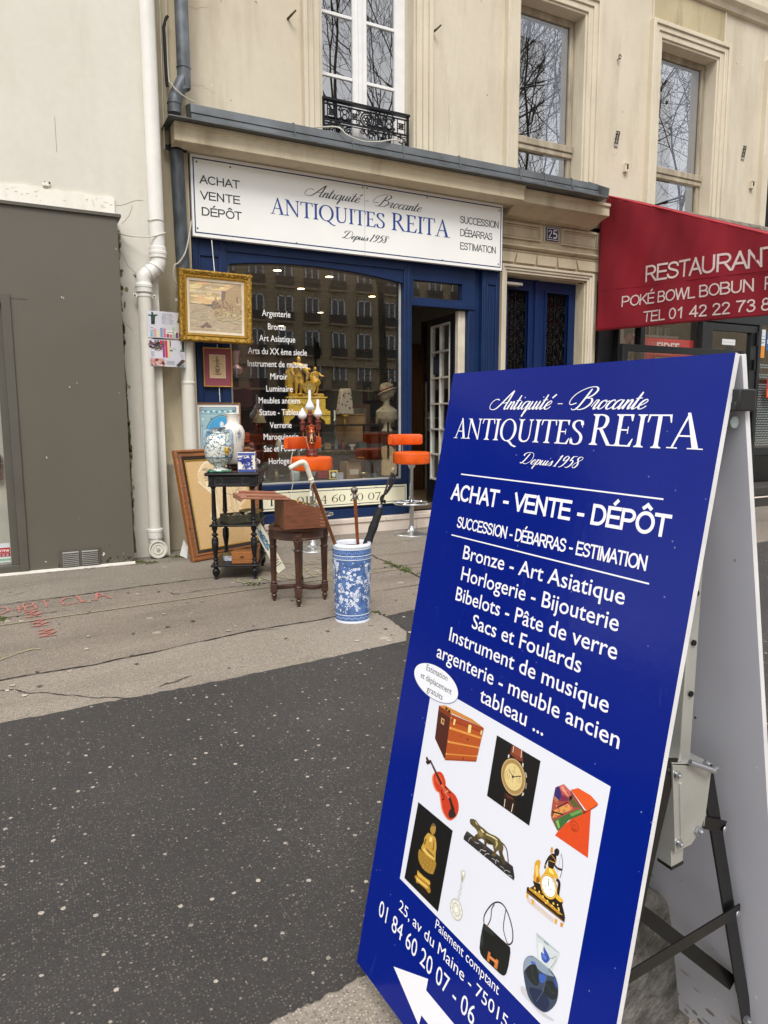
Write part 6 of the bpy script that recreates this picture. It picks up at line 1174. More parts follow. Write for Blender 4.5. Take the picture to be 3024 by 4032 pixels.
# ================================================================== pictures hung on the left pilaster
M_frgold = mat('carved_gold_frame', '#a9832f', .38, .55, var=.35, vs=45, bump=.9, bs=95)
M_frgold2 = mat('smooth_gold_frame', '#c29a42', .32, .6, var=.12, vs=20)
def mframe(mb, x0, x1, z0, z1, wd, prof, m):
    """mitred frame: prof = [(inset, y)] from the outer edge inwards"""
    n = len(prof); vs = []
    for (i_, y) in prof: vs += [(x0+i_, y, z0+i_), (x1-i_, y, z0+i_), (x1-i_, y, z1-i_), (x0+i_, y, z1-i_)]
    fs = [(4*i+k, 4*i+(k+1) % 4, 4*i+4+(k+1) % 4, 4*i+4+k) for i in range(n-1) for k in range(4)]
    mb.add(vs, fs, m)
t = thing('gold_framed_painting', 'seascape with cliffs in a carved gold frame, hanging on the navy pilaster', 'painting', (1.756, 6.625, 1.921)); w_, h_ = .334, .630
T_ = rad(-1.6); t.rotation_euler = (rad(1.5), T_*-.4, 0)
b2 = MB(); mframe(b2, -w_, w_, 0, h_, 0, [(0, .035), (0, -.02), (.006, -.034), (.018, -.040), (.045, -.028), (.05, -.024)], M_frgold)
r_ = random.Random(2)
for k in range(150):
    s_ = r_.randint(0, 3); u = r_.random(); q = .012+.026*r_.random(); dy = -.036-.004*math.sin(q*100)
    x, z = ((-w_+q, u*h_), (w_-q, u*h_), (-w_+2*w_*u, q), (-w_+2*w_*u, h_-q))[s_]
    b2.ball((x, dy+.003, z), (.009, .006, .009), M_frgold, 6, 4)
b2.build('frame', t)
b2 = MB(); mframe(b2, -w_+.05, w_-.05, .05, h_-.05, 0, [(0, -.024), (.004, -.032), (.010, -.032), (.020, -.018), (.026, -.012)], M_frgold2); b2.build('inner_moulding', t)
b2 = MB(); mframe(b2, -w_+.072, w_-.072, .072, h_-.072, 0, [(0, -.014), (.004, -.018), (.022, -.012), (.024, -.006)], mat('linen_liner', '#d9cbb2', .8, bump=.2, bs=300)); b2.build('liner', t)
F = Flat((-.244, -.0052, .094), (.488, 0, 0), (0, 0, .44), (0, -1, 0), lift=.0002, step=1e-5); r_ = random.Random(5)
F.rect(0, 0, 1, 1, '#b9a482')
for k in range(60):
    y = .56+.44*r_.random(); x = r_.random()*.9; F.disc((x, y), (.05+.12*r_.random(), .015+.02*r_.random()), r_.choice(['#dcc08a', '#e6cd96', '#dcb48c', '#cdbb9c', '#dccb9f', '#d3b8a2', '#e8d29a']), 10, .1*r_.random())
F.poly([(0, .56), (.22, .55), (.42, .545), (.42, .50), (0, .535)], '#7d6d64')
F.poly([(0, 0), (1, 0), (1, .52), (0, .545)], '#b8a78e')
for k in range(110):
    y = .53*r_.random(); x = r_.random(); F.disc((x, y), (.03+.08*r_.random(), .006+.012*r_.random()), r_.choice(['#bcaa94', '#ad9d84', '#c4b494', '#cbbc98', '#b4a48c', '#a89e86', '#c2ae94']), 8, .15*(r_.random()-.3))
cliff = [(.42, .58), (.46, .64), (.50, .62), (.56, .66), (.60, .68), (.61, .84), (.66, .85), (.70, .86), (.80, .93), (.86, .98), (1, .99), (1, .30), (.86, .27), (.74, .34), (.62, .40), (.52, .42), (.44, .45), (.41, .5)]
F.poly(cliff, '#b39b7a')
for k in range(90):
    x = .45+.55*r_.random(); y = .34+.6*r_.random()*(x-.25)
    F.disc((x, y), (.006+.018*r_.random(), .02+.06*r_.random()), r_.choice(['#a58b6e', '#bea582', '#9a826a', '#c8ad88', '#b39576', '#8c7866', '#a8977c']), 8, .2*(r_.random()-.5))
F.poly([(.42, .58), (.46, .64), (.51, .61), (.50, .5), (.46, .44), (.42, .5)], '#84706a'); F.poly([(.47, .6), (.53, .62), (.55, .5), (.5, .47)], '#95806c'); F.poly([(.60, .68), (.61, .84), (.66, .85), (.69, .82), (.66, .66), (.63, .52), (.62, .6)], '#8a756a')
for k in range(30): F.disc((.45+.25*r_.random(), .5+.3*r_.random()*r_.random()), (.012, .03), r_.choice(['#7d6a62', '#9a8470', '#b09a7a', '#8f7a68']), 7, r_.random()); F.poly([(.27, .545), (.42, .56), (.42, .52), (.3, .53)], '#6a7468')
for k in range(50): x = .48+.5*r_.random(); F.disc((x, .20+.26*r_.random()), (.03+.03*r_.random(), .01), r_.choice(['#c4b78e', '#b9ac86', '#cfc29a']), 7, .5*r_.random())
F.poly([(.2, .10), (.26, .14), (.32, .2), (.36, .16), (.42, .11), (.33, .09), (.3, .12), (.25, .07)], '#857068')
F.build('canvas', printmat('oil_paint', .6, .12, 55., bump=.4, spec=.3), t)
b2 = MB(); b2.tube([(1.79, 6.80, 2.87), (1.765, 6.64, 2.545)], .004, mat('white_cord', '#d8d8d4', .6), 6); b2.tube([(1.815, 6.83, 1.93), (1.818, 6.825, 1.89)], .003, mat('white_cord', '#d8d8d4'), 6); tag(b2.build('hanging_rod'), 'thin white hanging rod over the gold framed seascape', 'picture rod')
t = thing('small_framed_print', 'small print with a dark red mount in a thin gold frame, under the seascape', 'picture', (1.815, 6.835, 1.53)); w_, h_ = .138, .369
b2 = MB(); mframe(b2, -w_, w_, 0, h_, 0, [(0, .012), (0, -.010), (.004, -.014), (.010, -.012), (.011, -.006)], M_frgold2); b2.build('frame', t)
F = Flat((0, -.0056, 0)); F.rect(-w_+.01, .01, w_-.01, h_-.01, '#8a4450'); F.rect(-.078, .084, .074, .302, '#d8cfae'); F.rect(-.073, .089, .069, .297, '#c7ab84'); r_ = random.Random(4)
for k in range(50): F.disc((-.005+r_.gauss(0, .016), .19+r_.gauss(0, .04)), (.006, .008), r_.choice(['#8a7258', '#6f5c48', '#a0896a', '#b59a76']), 6)
F.disc((-.005, .15), .022, '#86705a'); F.disc((-.005, .25), .013, '#7d6852'); F.rect(-.03, .115, .03, .125, '#7a6652'); F.build('print', PRM, t)
b2 = MB(); b2.tube([(1.825, 6.84, 1.53), (1.828, 6.838, 1.39)], .004, mat('white_cord', '#d8d8d4'), 6); b2.ball((1.826, 6.838, 1.46), .007, mat('white_cord', '#d8d8d4'), 8, 6); tag(b2.build('hanging_rod'), 'short white hanging rod between the red mounted print and the pale blue poster', 'picture rod')
t = thing('framed_poster', 'pale blue floral art nouveau style poster in a thin wooden frame, behind the vases', 'picture', (1.80, 6.82, .70)); w_, h_ = .218, .68
b2 = MB(); mframe(b2, -w_, w_, 0, h_, 0, [(0, .012), (0, -.012), (.005, -.016), (.013, -.012), (.014, -.004)], mat('honey_frame', '#8a5f33', .4, var=.2, vs=20)); b2.build('frame', t)
F = Flat((0, -.0036, 0)); F.rect(-w_+.012, .012, w_-.012, h_-.012, '#e4e4e0'); a, b, c, d = -.178, .03, .178, .64
F.rect(a, b, c, d, '#4d6a74'); F.rect(a+.006, b+.006, c-.006, d-.006, '#b7cdd0'); F.rect(a+.012, d-.07, c-.012, d-.014, '#4f7584'); F.rect(a+.016, d-.066, c-.016, d-.018, '#8db4c0'); r_ = random.Random(6)
for k in range(12): F.disc((a+.03+.027*k, d-.042+.006*math.sin(k*2)), (.013, .009), ('#d3e0de', '#5b8797')[k % 2], 8)
F.rect(a+.014, b+.02, c-.014, d-.076, '#9dbcc4')
for k in range(90): F.disc((a+.02+r_.random()*.32, b+.03+r_.random()*.49), r_.uniform(.007, .013), r_.choice(['#e3ebe8', '#d3dfdc', '#5f8a94', '#79a3ab']), 7)
F.disc((.03, .33), (.17, .235), '#4c6872', 40); F.disc((.03, .33), (.162, .227), '#7fb4cc', 40); F.disc((.03, .33), (.155, .220), '#4a9fd0', 40)
for k in range(26): F.disc((.03+r_.gauss(0, .06), .30+r_.gauss(0, .06)), (.03, .02), r_.choice(['#d7e6ea', '#a9d0e0', '#e8eef0', '#78b8d8']), 9, r_.random()*3)
for x in (a+.02, c-.02): F.disc((x, d-.02), .014, '#42565e'); F.disc((x, d-.02), .010, '#b7b8ae')
F.build('print', PR, t)
# large framed drawing leaning on the wall
t = thing('large_framed_drawing', 'large faint drawing on tan paper in a brown and black frame, leaning behind the table', 'picture', (1.34, 6.10, 0)); W_, H_ = .84, .985
t.rotation_euler = (rad(-13), 0, rad(22))
M_fw = mat('polished_fruitwood', '#8a5426', .35, var=.3, vs=4, sc3=(1, 14, 14), coat=.2); M_fb = mat('ebonised_slip', '#14120f', .35, coat=.2)
b2 = MB(); mframe(b2, 0, W_, 0, H_, 0, [(0, .02), (0, -.018), (.008, -.03), (.022, -.032), (.03, -.02), (.04, -.018), (.05, -.026), (.062, -.022), (.068, -.012)], M_fw); b2.build('frame', t, bevel=.002)
b2 = MB(); mframe(b2, .067, W_-.067, .067, H_-.067, 0, [(0, -.012), (.004, -.018), (.016, -.014), (.026, -.008)], M_fb); b2.build('black_slip', t)
b2 = MB(); mframe(b2, .092, W_-.092, .092, H_-.092, 0, [(0, -.009), (.004, -.012), (.009, -.010), (.012, -.004)], M_frgold2)
b2.build('gold_fillet', t)
F = Flat((0, -.0038, 0), lift=.0001, step=1e-5); F.rect(.10, .10, W_-.10, H_-.10, '#cba976'); r_ = random.Random(9)
F.poly([(.20, .74), (.24, .82), (.33, .86), (.44, .85), (.54, .80), (.62, .84), (.70, .82), (.72, .66), (.70, .5), (.62, .44), (.52, .38), (.45, .30), (.40, .22), (.36, .28), (.34, .42), (.33, .55), (.30, .64), (.23, .68)], '#d8bf94', True)
for k in range(16): F.disc((.3+.35*r_.random(), .3+.45*r_.random()), (.02+.05*r_.random(), .015+.04*r_.random()), r_.choice(['#d9c298', '#e2d3b2', '#dccba8']), 12, r_.random()*3)
F.line([(.20, .70), (.26, .64), (.32, .58), (.35, .44), (.37, .3), (.42, .2)], .012, '#e6dabd', True); F.line([(.22, .78), (.3, .86), (.42, .86)], .014, '#e6dabd', True)
for k in range(46):
    x, y = .26+.12*r_.random(), .70+.1*r_.random(); F.line([(x, y), (x+.03+.03*r_.random(), y+.02*r_.random())], .003, r_.choice(['#55524c', '#6e6a60', '#8a8172']))
for k in range(26):
    x, y = .36+.3*r_.random(), .48+.3*r_.random(); F.line([(x, y), (x-.02+.04*r_.random(), y-.05-.06*r_.random()), (x+.02, y-.12)], .0028, r_.choice(['#8a7a66', '#9a8a70', '#7a6e60', '#b09a78']), True)
F.line([(.5, .44), (.55, .36), (.58, .27), (.6, .2)], .01, '#b5a58c', True); F.line([(.40, .44), (.43, .34), (.48, .26)], .006, '#a8957a', True); F.line([(.62, .6), (.55, .55), (.48, .57)], .005, '#8a7a66', True)
F.build('drawing', PRM, t)
simple('paper_bundle', 'crumpled pale plastic sheet on the ground behind the leaning framed drawing', 'sheet', lambda m: (m.poly([(1.285, 6.33, .03), (1.34, 6.30, .0), (1.36, 6.33, .10), (1.335, 6.38, .16)], mat('pale_plastic', '#b9b8b2', .5)), m.poly([(1.34, 6.30, .0), (1.46, 6.40, .02), (1.44, 6.44, .16), (1.36, 6.33, .10)], mat('pale_plastic', '#b9b8b2'))))
# ================================================================== black side table
M_ebony = mat('ebonised_wood', '#121114', .45, var=.3, vs=12, bump=.08, bs=60, spec=.35)
TZ = rad(-25); TM = Matrix.Translation((1.361, 5.373, 0)) @ Matrix.Rotation(TZ, 4, 'Z')
tb = thing('black_side_table', 'ebonised three tier side table with turned legs and a drawer, loaded with vases', 'table', (1.361, 5.373, 0), rz=TZ)
LX, LY = .298, .48
b2 = MB(); b2.xprism([(-.055, .812), (-.045, .806), (LY+.045, .806), (LY+.055, .812), (LY+.055, .820), (LY+.046, .829), (-.046, .829), (-.055, .820)], -.055, LX+.055, M_ebony); b2.build('top', tb, bevel=.004)
b2 = MB(); b2.box(-.03, LX+.03, -.03, LY+.03, .725, .806, M_ebony); b2.box(-.034, LX+.034, -.034, LY+.034, .722, .734, M_ebony); b2.box(-.033, LX+.033, -.033, LY+.033, .798, .8055, M_ebony)
for a, b in ((-.025, .008), (LX-.008, LX+.025)): b2.box(a, b, -.034, -.03, .735, .797, M_ebony)
b2.build('apron', tb, bevel=.002)
F = Flat((0, -.0302, 0)); 
for L_ in ([(.02, .742), (.278, .742), (.278, .790), (.02, .790), (.02, .742)],): F.line(L_, .0018, '#5f6066')
F.line([(.055, .742), (.072, .752), (.076, .766), (.072, .780), (.055, .790)], .0018, '#5f6066', True); F.line([(.243, .742), (.226, .752), (.222, .766), (.226, .780), (.243, .790)], .0018, '#5f6066', True)
for a, b in ((-.02, .003), (LX-.003, LX+.02)): F.hold = False; F.line([(a, .742), (b, .742), (b, .79), (a, .79), (a, .742)], .0015, '#5f6066')
F.build('inlay', PR, tb)
b2 = MB(); b2.box(LX+.03, LX+.036, .05, LY-.05, .742, .794, mat('drawer_brown_black', '#241d1a', .4, coat=.2)); dr = b2.build('drawer', tb, bevel=.002)
b2 = MB(); b2.lathe([(.006, 0), (.006, .012), (.016, .018), (.018, .026), (.010, .034), (0, .036)], M_steel, (LX+.036, LY/2, .768), 14, Matrix.Rotation(math.pi/2, 4, 'Y')); b2.build('knob', dr)
LEG = [(.0, 0), (.012, .002), (.013, .012), (.010, .018), (.020, .030), (.028, .046), (.027, .058), (.029, .062), (.024, .078), (.014, .09), (.022, .094), (.022, .116), (.016, .122), (.022, .130), (.016, .138), (.014, .150), (.024, .158), (.013, .168), (.014, .178), (.026, .262), (.027, .300), (.024, .304), (.026, .308), (.026, .320), (.012, .335), (.028, .350), (.012, .366), (.015, .38), (.022, .392), (.022, .418), (.022, .432), (.016, .440), (.021, .447), (.015, .455), (.013, .462), (.023, .472), (.019, .482), (.0185, .500), (.0145, .690), (.017, .694), (.013, .702), (.020, .712), (.022, .724)]
for a, b in ((0, 0), (LX, 0), (0, LY), (LX, LY)): b2 = MB(); b2.lathe(LEG, M_ebony, (a, b, 0), 20, flute=(.485, .688, .09)); b2.build('leg', tb, smooth=50)
for z_ in (.100, .414): b2 = MB(); b2.box(-.035, LX+.035, -.035, LY+.035, z_, z_+.016, M_ebony); b2.build('shelf', tb, bevel=.006)
def tp3(x, y, z=0): return tuple(TM @ Vector((x, y, z)))
# ceramics: procedural blue scrollwork on white
def scrollmat(name, base, inks, s=30., th=.045, dots=True, rough=.18):
    if name in MC: return MC[name]
    m, t_, b = newmat(name); v = coords(t_); c = hx(base)
    n = noise(t_, v, s, 2, .5); ln = mth(t_, 'LESS_THAN', mth(t_, 'ABSOLUTE', mth(t_, 'SUBTRACT', n, .5)), th*.5)
    c = mixc(t_, ln, c, hx(inks[0]))
    n2 = noise(t_, v, s*1.7, 2, .5); c = mixc(t_, mth(t_, 'LESS_THAN', mth(t_, 'ABSOLUTE', mth(t_, 'SUBTRACT', n2, .56)), th*.35), c, hx(inks[1]))
    if dots:
        vo = voro(t_, v, s*1.2); se = N(t_, 'ShaderNodeSeparateColor'); t_.links.new(vo.outputs['Color'], se.inputs[0])
        c = mixc(t_, mth(t_, 'MULTIPLY', mth(t_, 'LESS_THAN', vo.outputs['Distance'], .32), mth(t_, 'GREATER_THAN', se.outputs[0], .55)), c, hx(inks[2]))
    t_.links.new(c, b.inputs['Base Color']); b.inputs['Roughness'].default_value = rough; b.inputs['Coat Weight'].default_value = .4; MC[name] = m; return m
M_maj = scrollmat('majolica_scrollwork', '#d9dad0', ['#3c5b72', '#5f7d8c', '#5b7f94'], 26.)
M_porc = mat('white_porcelain', '#e4ddd2', .2, var=.05, vs=8, coat=.5); M_bw = mat('blue_band', '#4b6f8c', .25, coat=.4)
p = tp3(.045, .05, .829); t = thing('majolica_vase', 'two handled majolica vase with blue scrollwork and a yellow mask, front of the black table', 'vase', p, rz=rad(-20))
b2 = MB(); b2.lathe([(.074, .0), (.078, .006), (.070, .018), (.052, .028), (.042, .036), (.040, .046), (.062, .060), (.088, .085), (.104, .120), (.112, .165), (.112, .205), (.104, .245), (.088, .272), (.062, .288), (.050, .296), (.046, .312), (.050, .326), (.056, .334), (.052, .337), (.043, .325), (.040, .30)], M_maj, (0, 0, 0), 36); b2.build('body', t, smooth=50)
b2 = MB(); b2.lathe([(.0565, .333), (.059, .337), (.055, .341), (.051, .338)], M_bw, (0, 0, 0), 30); b2.lathe([(.1005, .110), (.1035, .112), (.1045, .116), (.103, .118)], M_bw, (0, 0, 0), 32); b2.lathe([(.051, .294), (.054, .297), (.051, .300)], M_bw, (0, 0, 0), 30); b2.build('painted_bands', t)
for s_ in (-1, 1):
    b2 = MB(); b2.tube(spline([(s_*.052, -.01, .305), (s_*.085, -.03, .312), (s_*.098, -.05, .29), (s_*.10, -.058, .25), (s_*.098, -.06, .205)], 5), .015, mat('blue_handle', '#8fa3b0', .25, var=.25, vs=60, coat=.4), 10); b2.build('handle', t)
b2 = MB(); ym = mat('yellow_mask', '#c2992a', .3, var=.3, vs=40, coat=.3); gx, gy = .066, -.096
b2.ball((gx, gy, .168), (.020, .014, .030), ym, 12, 8)
for a, b, c in ((-.008, 0, .185), (.010, .002, .185), (.0, -.004, .140)): b2.ball((gx+a, gy-.008+b, c), (.009, .007, .008), ym, 8, 6)
b2.ball((gx+.002, gy-.015, .168), (.005, .006, .010), ym, 8, 6); b2.ball((gx, gy-.012, .152), (.008, .004, .004), mat('mask_mouth', '#6a3412', .5), 8, 5); b2.build('mask', t)
b2 = MB(); gm = mat('green_glaze', '#2f7a58', .25, var=.5, vs=40, coat=.4)
for k in range(16): a = k*math.pi/8; b2.ball((.078*math.cos(a), .078*math.sin(a), .008), (.02, .02, .010+.004*math.sin(k*2)), gm, 8, 6)
b2.build('leafy_foot', t)
p = tp3(.115, .30, .829); t = thing('white_porcelain_vase', 'tall white porcelain vase with small blue flower sprays on a dark wooden stand', 'vase', p)
b2 = MB(); b2.lathe([(.0, .045), (.055, .045), (.062, .055), (.070, .10), (.084, .20), (.092, .275), (.090, .31), (.074, .345), (.050, .365), (.046, .38), (.046, .42), (.058, .445), (.056, .449), (.042, .425), (.04, .38)], M_porc, (0, 0, 0), 36); b2.build('body', t, smooth=50)
b2 = MB(); b2.lathe([(.07, 0), (.075, .008), (.058, .016), (.055, .03), (.066, .038), (.066, .048), (.06, .05)], M_mahog, (0, 0, 0), 24)
for k in range(5): b2.ball((.066*math.cos(k*1.257), .066*math.sin(k*1.257), .01), (.014, .014, .012), M_mahog, 8, 6)
b2.build('wooden_stand', t)
F = Flat(fn=lambda u, v, h: Vector(((.0905+.0012-abs(v-.27)*.10*(1 if v < .27 else .12)+h)*math.cos(u), (.0905+.0012-abs(v-.27)*.10*(1 if v < .27 else .12)+h)*math.sin(u), v)), lift=.0002, step=1e-5); r_ = random.Random(7)
for cu, cv, n in ((-1.25, .27, 34), (-.55, .17, 16), (-1.0, .10, 8), (-2.4, .24, 20)):
    for k in range(n): a, b = cu+r_.gauss(0, .18), cv+r_.gauss(0, .018); F.disc((a, b), (.05, .0055), r_.choice(['#3d4f72', '#56709a', '#2d3a58', '#7a8fae', '#4a5a48']), 7, r_.random()*3)
F.build('flower_sprays', PR, t)
BM_ = Matrix.Rotation(rad(2), 4, 'Z'); p = tp3(.255, .06, .829); t = thing('blue_white_box', 'square blue and white porcelain brush pot with a tree scene, on the black table', 'pot', p, rz=rad(-22))
s_ = .066
b2 = MB(); wall_holes_ = None
b2.prism([(-s_, -s_), (s_, -s_), (s_, s_), (-s_, s_)], M_porc, lambda a, b, z: (a, b, z), 0, .152); b2.build('body', t, bevel=.003)
for k in range(4):
    q = Matrix.Rotation(k*math.pi/2, 4, 'Z'); o_ = q @ Vector((0, -s_-.0004, 0)); F = Flat(o_, q @ Vector((1, 0, 0)), (0, 0, 1), q @ Vector((0, -1, 0)), lift=.0001)
    r_ = random.Random(20+k); e = s_-.003; NB = '#1d2c78'
    F.rect(-e, .003, e, .022, '#2a3f8e'); F.rect(-e, .128, e, .147, '#2a3f8e')
    for j in range(9): F.disc((-e+.012+.0135*j, .0125), (.004, .003), '#6b7fc0', 6); F.disc((-e+.012+.0135*j, .1375), (.004, .003), '#7d90cc', 6)
    for j in range(60): F.disc((r_.gauss(-.005, .026), r_.gauss(.092, .016)), (r_.uniform(.006, .013), r_.uniform(.004, .008)), r_.choice([NB, '#27398c', '#3a50a4', '#1a2668']), 8)
    for j in range(28): F.disc((r_.gauss(.012, .018), r_.gauss(.048, .012)), r_.uniform(.004, .009), r_.choice([NB, '#27398c', '#4c62b4']), 7)
    F.line([(-.03, .03), (-.015, .06), (-.01, .09)], .006, NB, True); F.poly([(-e, .024), (-.03, .024), (-.04, .05), (-e, .06)], '#e4e4ea')
    F.build('painted_side', PR, t)
b2 = MB(); b2.box(-s_+.006, s_-.006, -s_+.006, s_-.006, .1521, .1526, mat('pot_inside', '#3a3f55', .5)); b2.build('opening', t)
p = tp3(.29, .22, .829); t = thing('small_figurine', 'small pale and brown glass figurine behind the blue and white pot', 'figurine', p)
b2 = MB(); mm = mat('figurine_glaze', '#b9aaa4', .25, var=.35, vs=30, coat=.4)
b2.lathe([(.022, 0), (.024, .01), (.014, .03), (.026, .06), (.024, .085), (.012, .10)], mm, (0, 0, 0), 14); b2.ball((0, 0, .118), .018, mm); b2.tube([(.01, 0, .09), (.036, -.01, .07), (.03, -.02, .05)], .008, mm, 7); b2.ball((-.015, -.018, .04), .014, M_dark, 8, 6); b2.build('body', t)
b2 = MB(); b2.lathe([(.010, 0), (.008, .03), (.020, .04), (.024, .06), (.012, .075), (.02, .1), (.016, .115), (.0, .12)], mat('brown_glass', '#6a3524', .15, var=.4, vs=30, coat=.4), (-.01, .035, .10), 14); b2.build('glass_top', t)
t = thing('bead_strand', 'strand of dark red and black beads lying at the front edge of the black table', 'beads', tp3(.13, .0, .829)); b2 = MB(); r_ = random.Random(3)
for k in range(36): b2.ball((.03*math.sin(k*.5)+.0025*k-.03, .012*math.cos(k*.7), .004), (.0055, .0055, .0045), mat(('bead_a', 'bead_b', 'bead_c')[k % 3], ('#5a1f24', '#141414', '#8a4a44')[k % 3], .3), 7, 5)
b2.build('beads', t)
p = tp3(.175, .13, .43); t = thing('textured_box', 'open dark olive textured box on the middle shelf of the black table', 'box', p, rz=rad(8)); M_ol = mat('olive_leather', '#3a3622', .6, var=.3, vs=30, bump=.9, bs=140)
b2 = MB()
for a, b, c, d in ((-.13, .13, -.09, -.082), (-.13, .13, .082, .09), (-.13, -.122, -.082, .082), (.122, .13, -.082, .082)): b2.box(a, b, c, d, 0, .066, M_ol)
b2.box(-.122, .122, -.082, .082, 0, .008, M_ol); b2.build('body', t, bevel=.003)
b2 = MB()
for k in range(18): b2.ball((r_.uniform(-.1, .1), r_.uniform(-.06, .06), .035+r_.uniform(0, .02)), r_.uniform(.014, .024), mat(('odd_a', 'odd_b', 'odd_c')[k % 3], ('#5a5236', '#2a261c', '#7a6a44')[k % 3], .5), 8, 6)
b2.build('oddments', t)
t = thing('brass_dish', 'shallow shiny brass dish lying on the olive textured box', 'dish', tp3(.245, .22, .488)); b2 = MB(); b2.lathe([(.03, 0), (.06, .004), (.085, .014), (.092, .016), (.088, .019), (.06, .010), (0, .006)], mat('brass', '#a58a2c', .2, .9, var=.15, vs=20), (0, 0, 0), 32, Matrix.Rotation(rad(4), 4, 'X')); b2.build('dish', t)
p = tp3(.215, .10, .116); t = thing('cigar_box', 'light orange wooden box with a dark diamond inlay on the bottom shelf', 'box', p, rz=TZ); M_cig = mat('cedar_wood', '#9a5f2c', .5, var=.15, vs=6, sc3=(1, 12, 12))
b2 = MB(); b2.box(-.098, .098, -.07, .10, 0, .026, M_cig); b2.build('body', t, bevel=.002); b2 = MB(); b2.box(-.098, .098, -.07, .10, .0275, .088, M_cig); b2.build('lid', t, bevel=.002)
F = Flat((-.018, -.0702, .05)); F.poly([(-.02, 0), (0, -.012), (.02, 0), (0, .012)], '#2c1a10'); F.poly([(-.006, 0), (0, -.005), (.006, 0), (0, .005)], '#8a5a2c'); F.build('inlay', PR, t)
t = thing('porcelain_tub', 'round white and grey lidded tub on the bottom shelf of the black table', 'tub', tp3(.085, .17, .116)); b2 = MB(); b2.lathe([(.052, 0), (.058, .004), (.058, .048), (.055, .05)], scrollmat('grey_printed', '#c4c6cc', ['#5d6376', '#8a8fa0', '#3d4254'], 60., .06), (0, 0, 0), 28); b2.build('body', t)
b2 = MB(); b2.lathe([(.060, .046), (.061, .054), (.05, .058), (.02, .063), (0, .064)], mat('tub_lid', '#6a5c34', .4, var=.3, vs=40), (0, 0, 0), 28); b2.build('lid', t)
# printed card leaning between table and stool
t = thing('leaning_card', 'pale printed card with blue pictures propped slantwise against the black table', 'card', (1.82, 5.40, 0)); b2 = MB()
cA, cB = Vector((1.845, 5.315, .005)), Vector((1.965, 5.48, .005)); up_ = Vector((-.245, .05, .50)); a_, b_ = cA-Vector((1.82, 5.40, 0)), cB-Vector((1.82, 5.40, 0)); nn_ = (cB-cA).cross(up_).normalized()
b2.add([a_, b_, b_+up_, a_+up_, a_-nn_*.004, b_-nn_*.004, b_+up_-nn_*.004, a_+up_-nn_*.004], [(0, 1, 2, 3), (7, 6, 5, 4), (0, 4, 5, 1), (1, 5, 6, 2), (2, 6, 7, 3), (3, 7, 4, 0)], mat('card_stock', '#d5d3bd', .6, var=.05)); b2.build('card', t)
F = Flat(a_, b_-a_, up_, nn_, lift=.0004); r_ = random.Random(8)
F.rect(.1, .40, .6, .62, '#5d7f96'); F.poly([(.15, .60), (.55, .70), (.7, .56), (.5, .44)], '#33536c'); F.rect(.3, .62, .4, .74, '#43647c')
for k in range(30): F.disc((r_.uniform(.1, .7), r_.uniform(.38, .66)), (.07, .02), r_.choice(['#7f9fae', '#42627a', '#b5c3bd']), 8)
for k in range(5): F.rect(.12, .80+.03*k, .5+.3*r_.random(), .815+.03*k, '#5b5f58')
for k in range(6): F.rect(.2, .1+.035*k, .7+.2*r_.random(), .118+.035*k, ('#9a8a70', '#7d8a8c', '#a5574a')[k % 3])
F.build('printing', PRM, t)
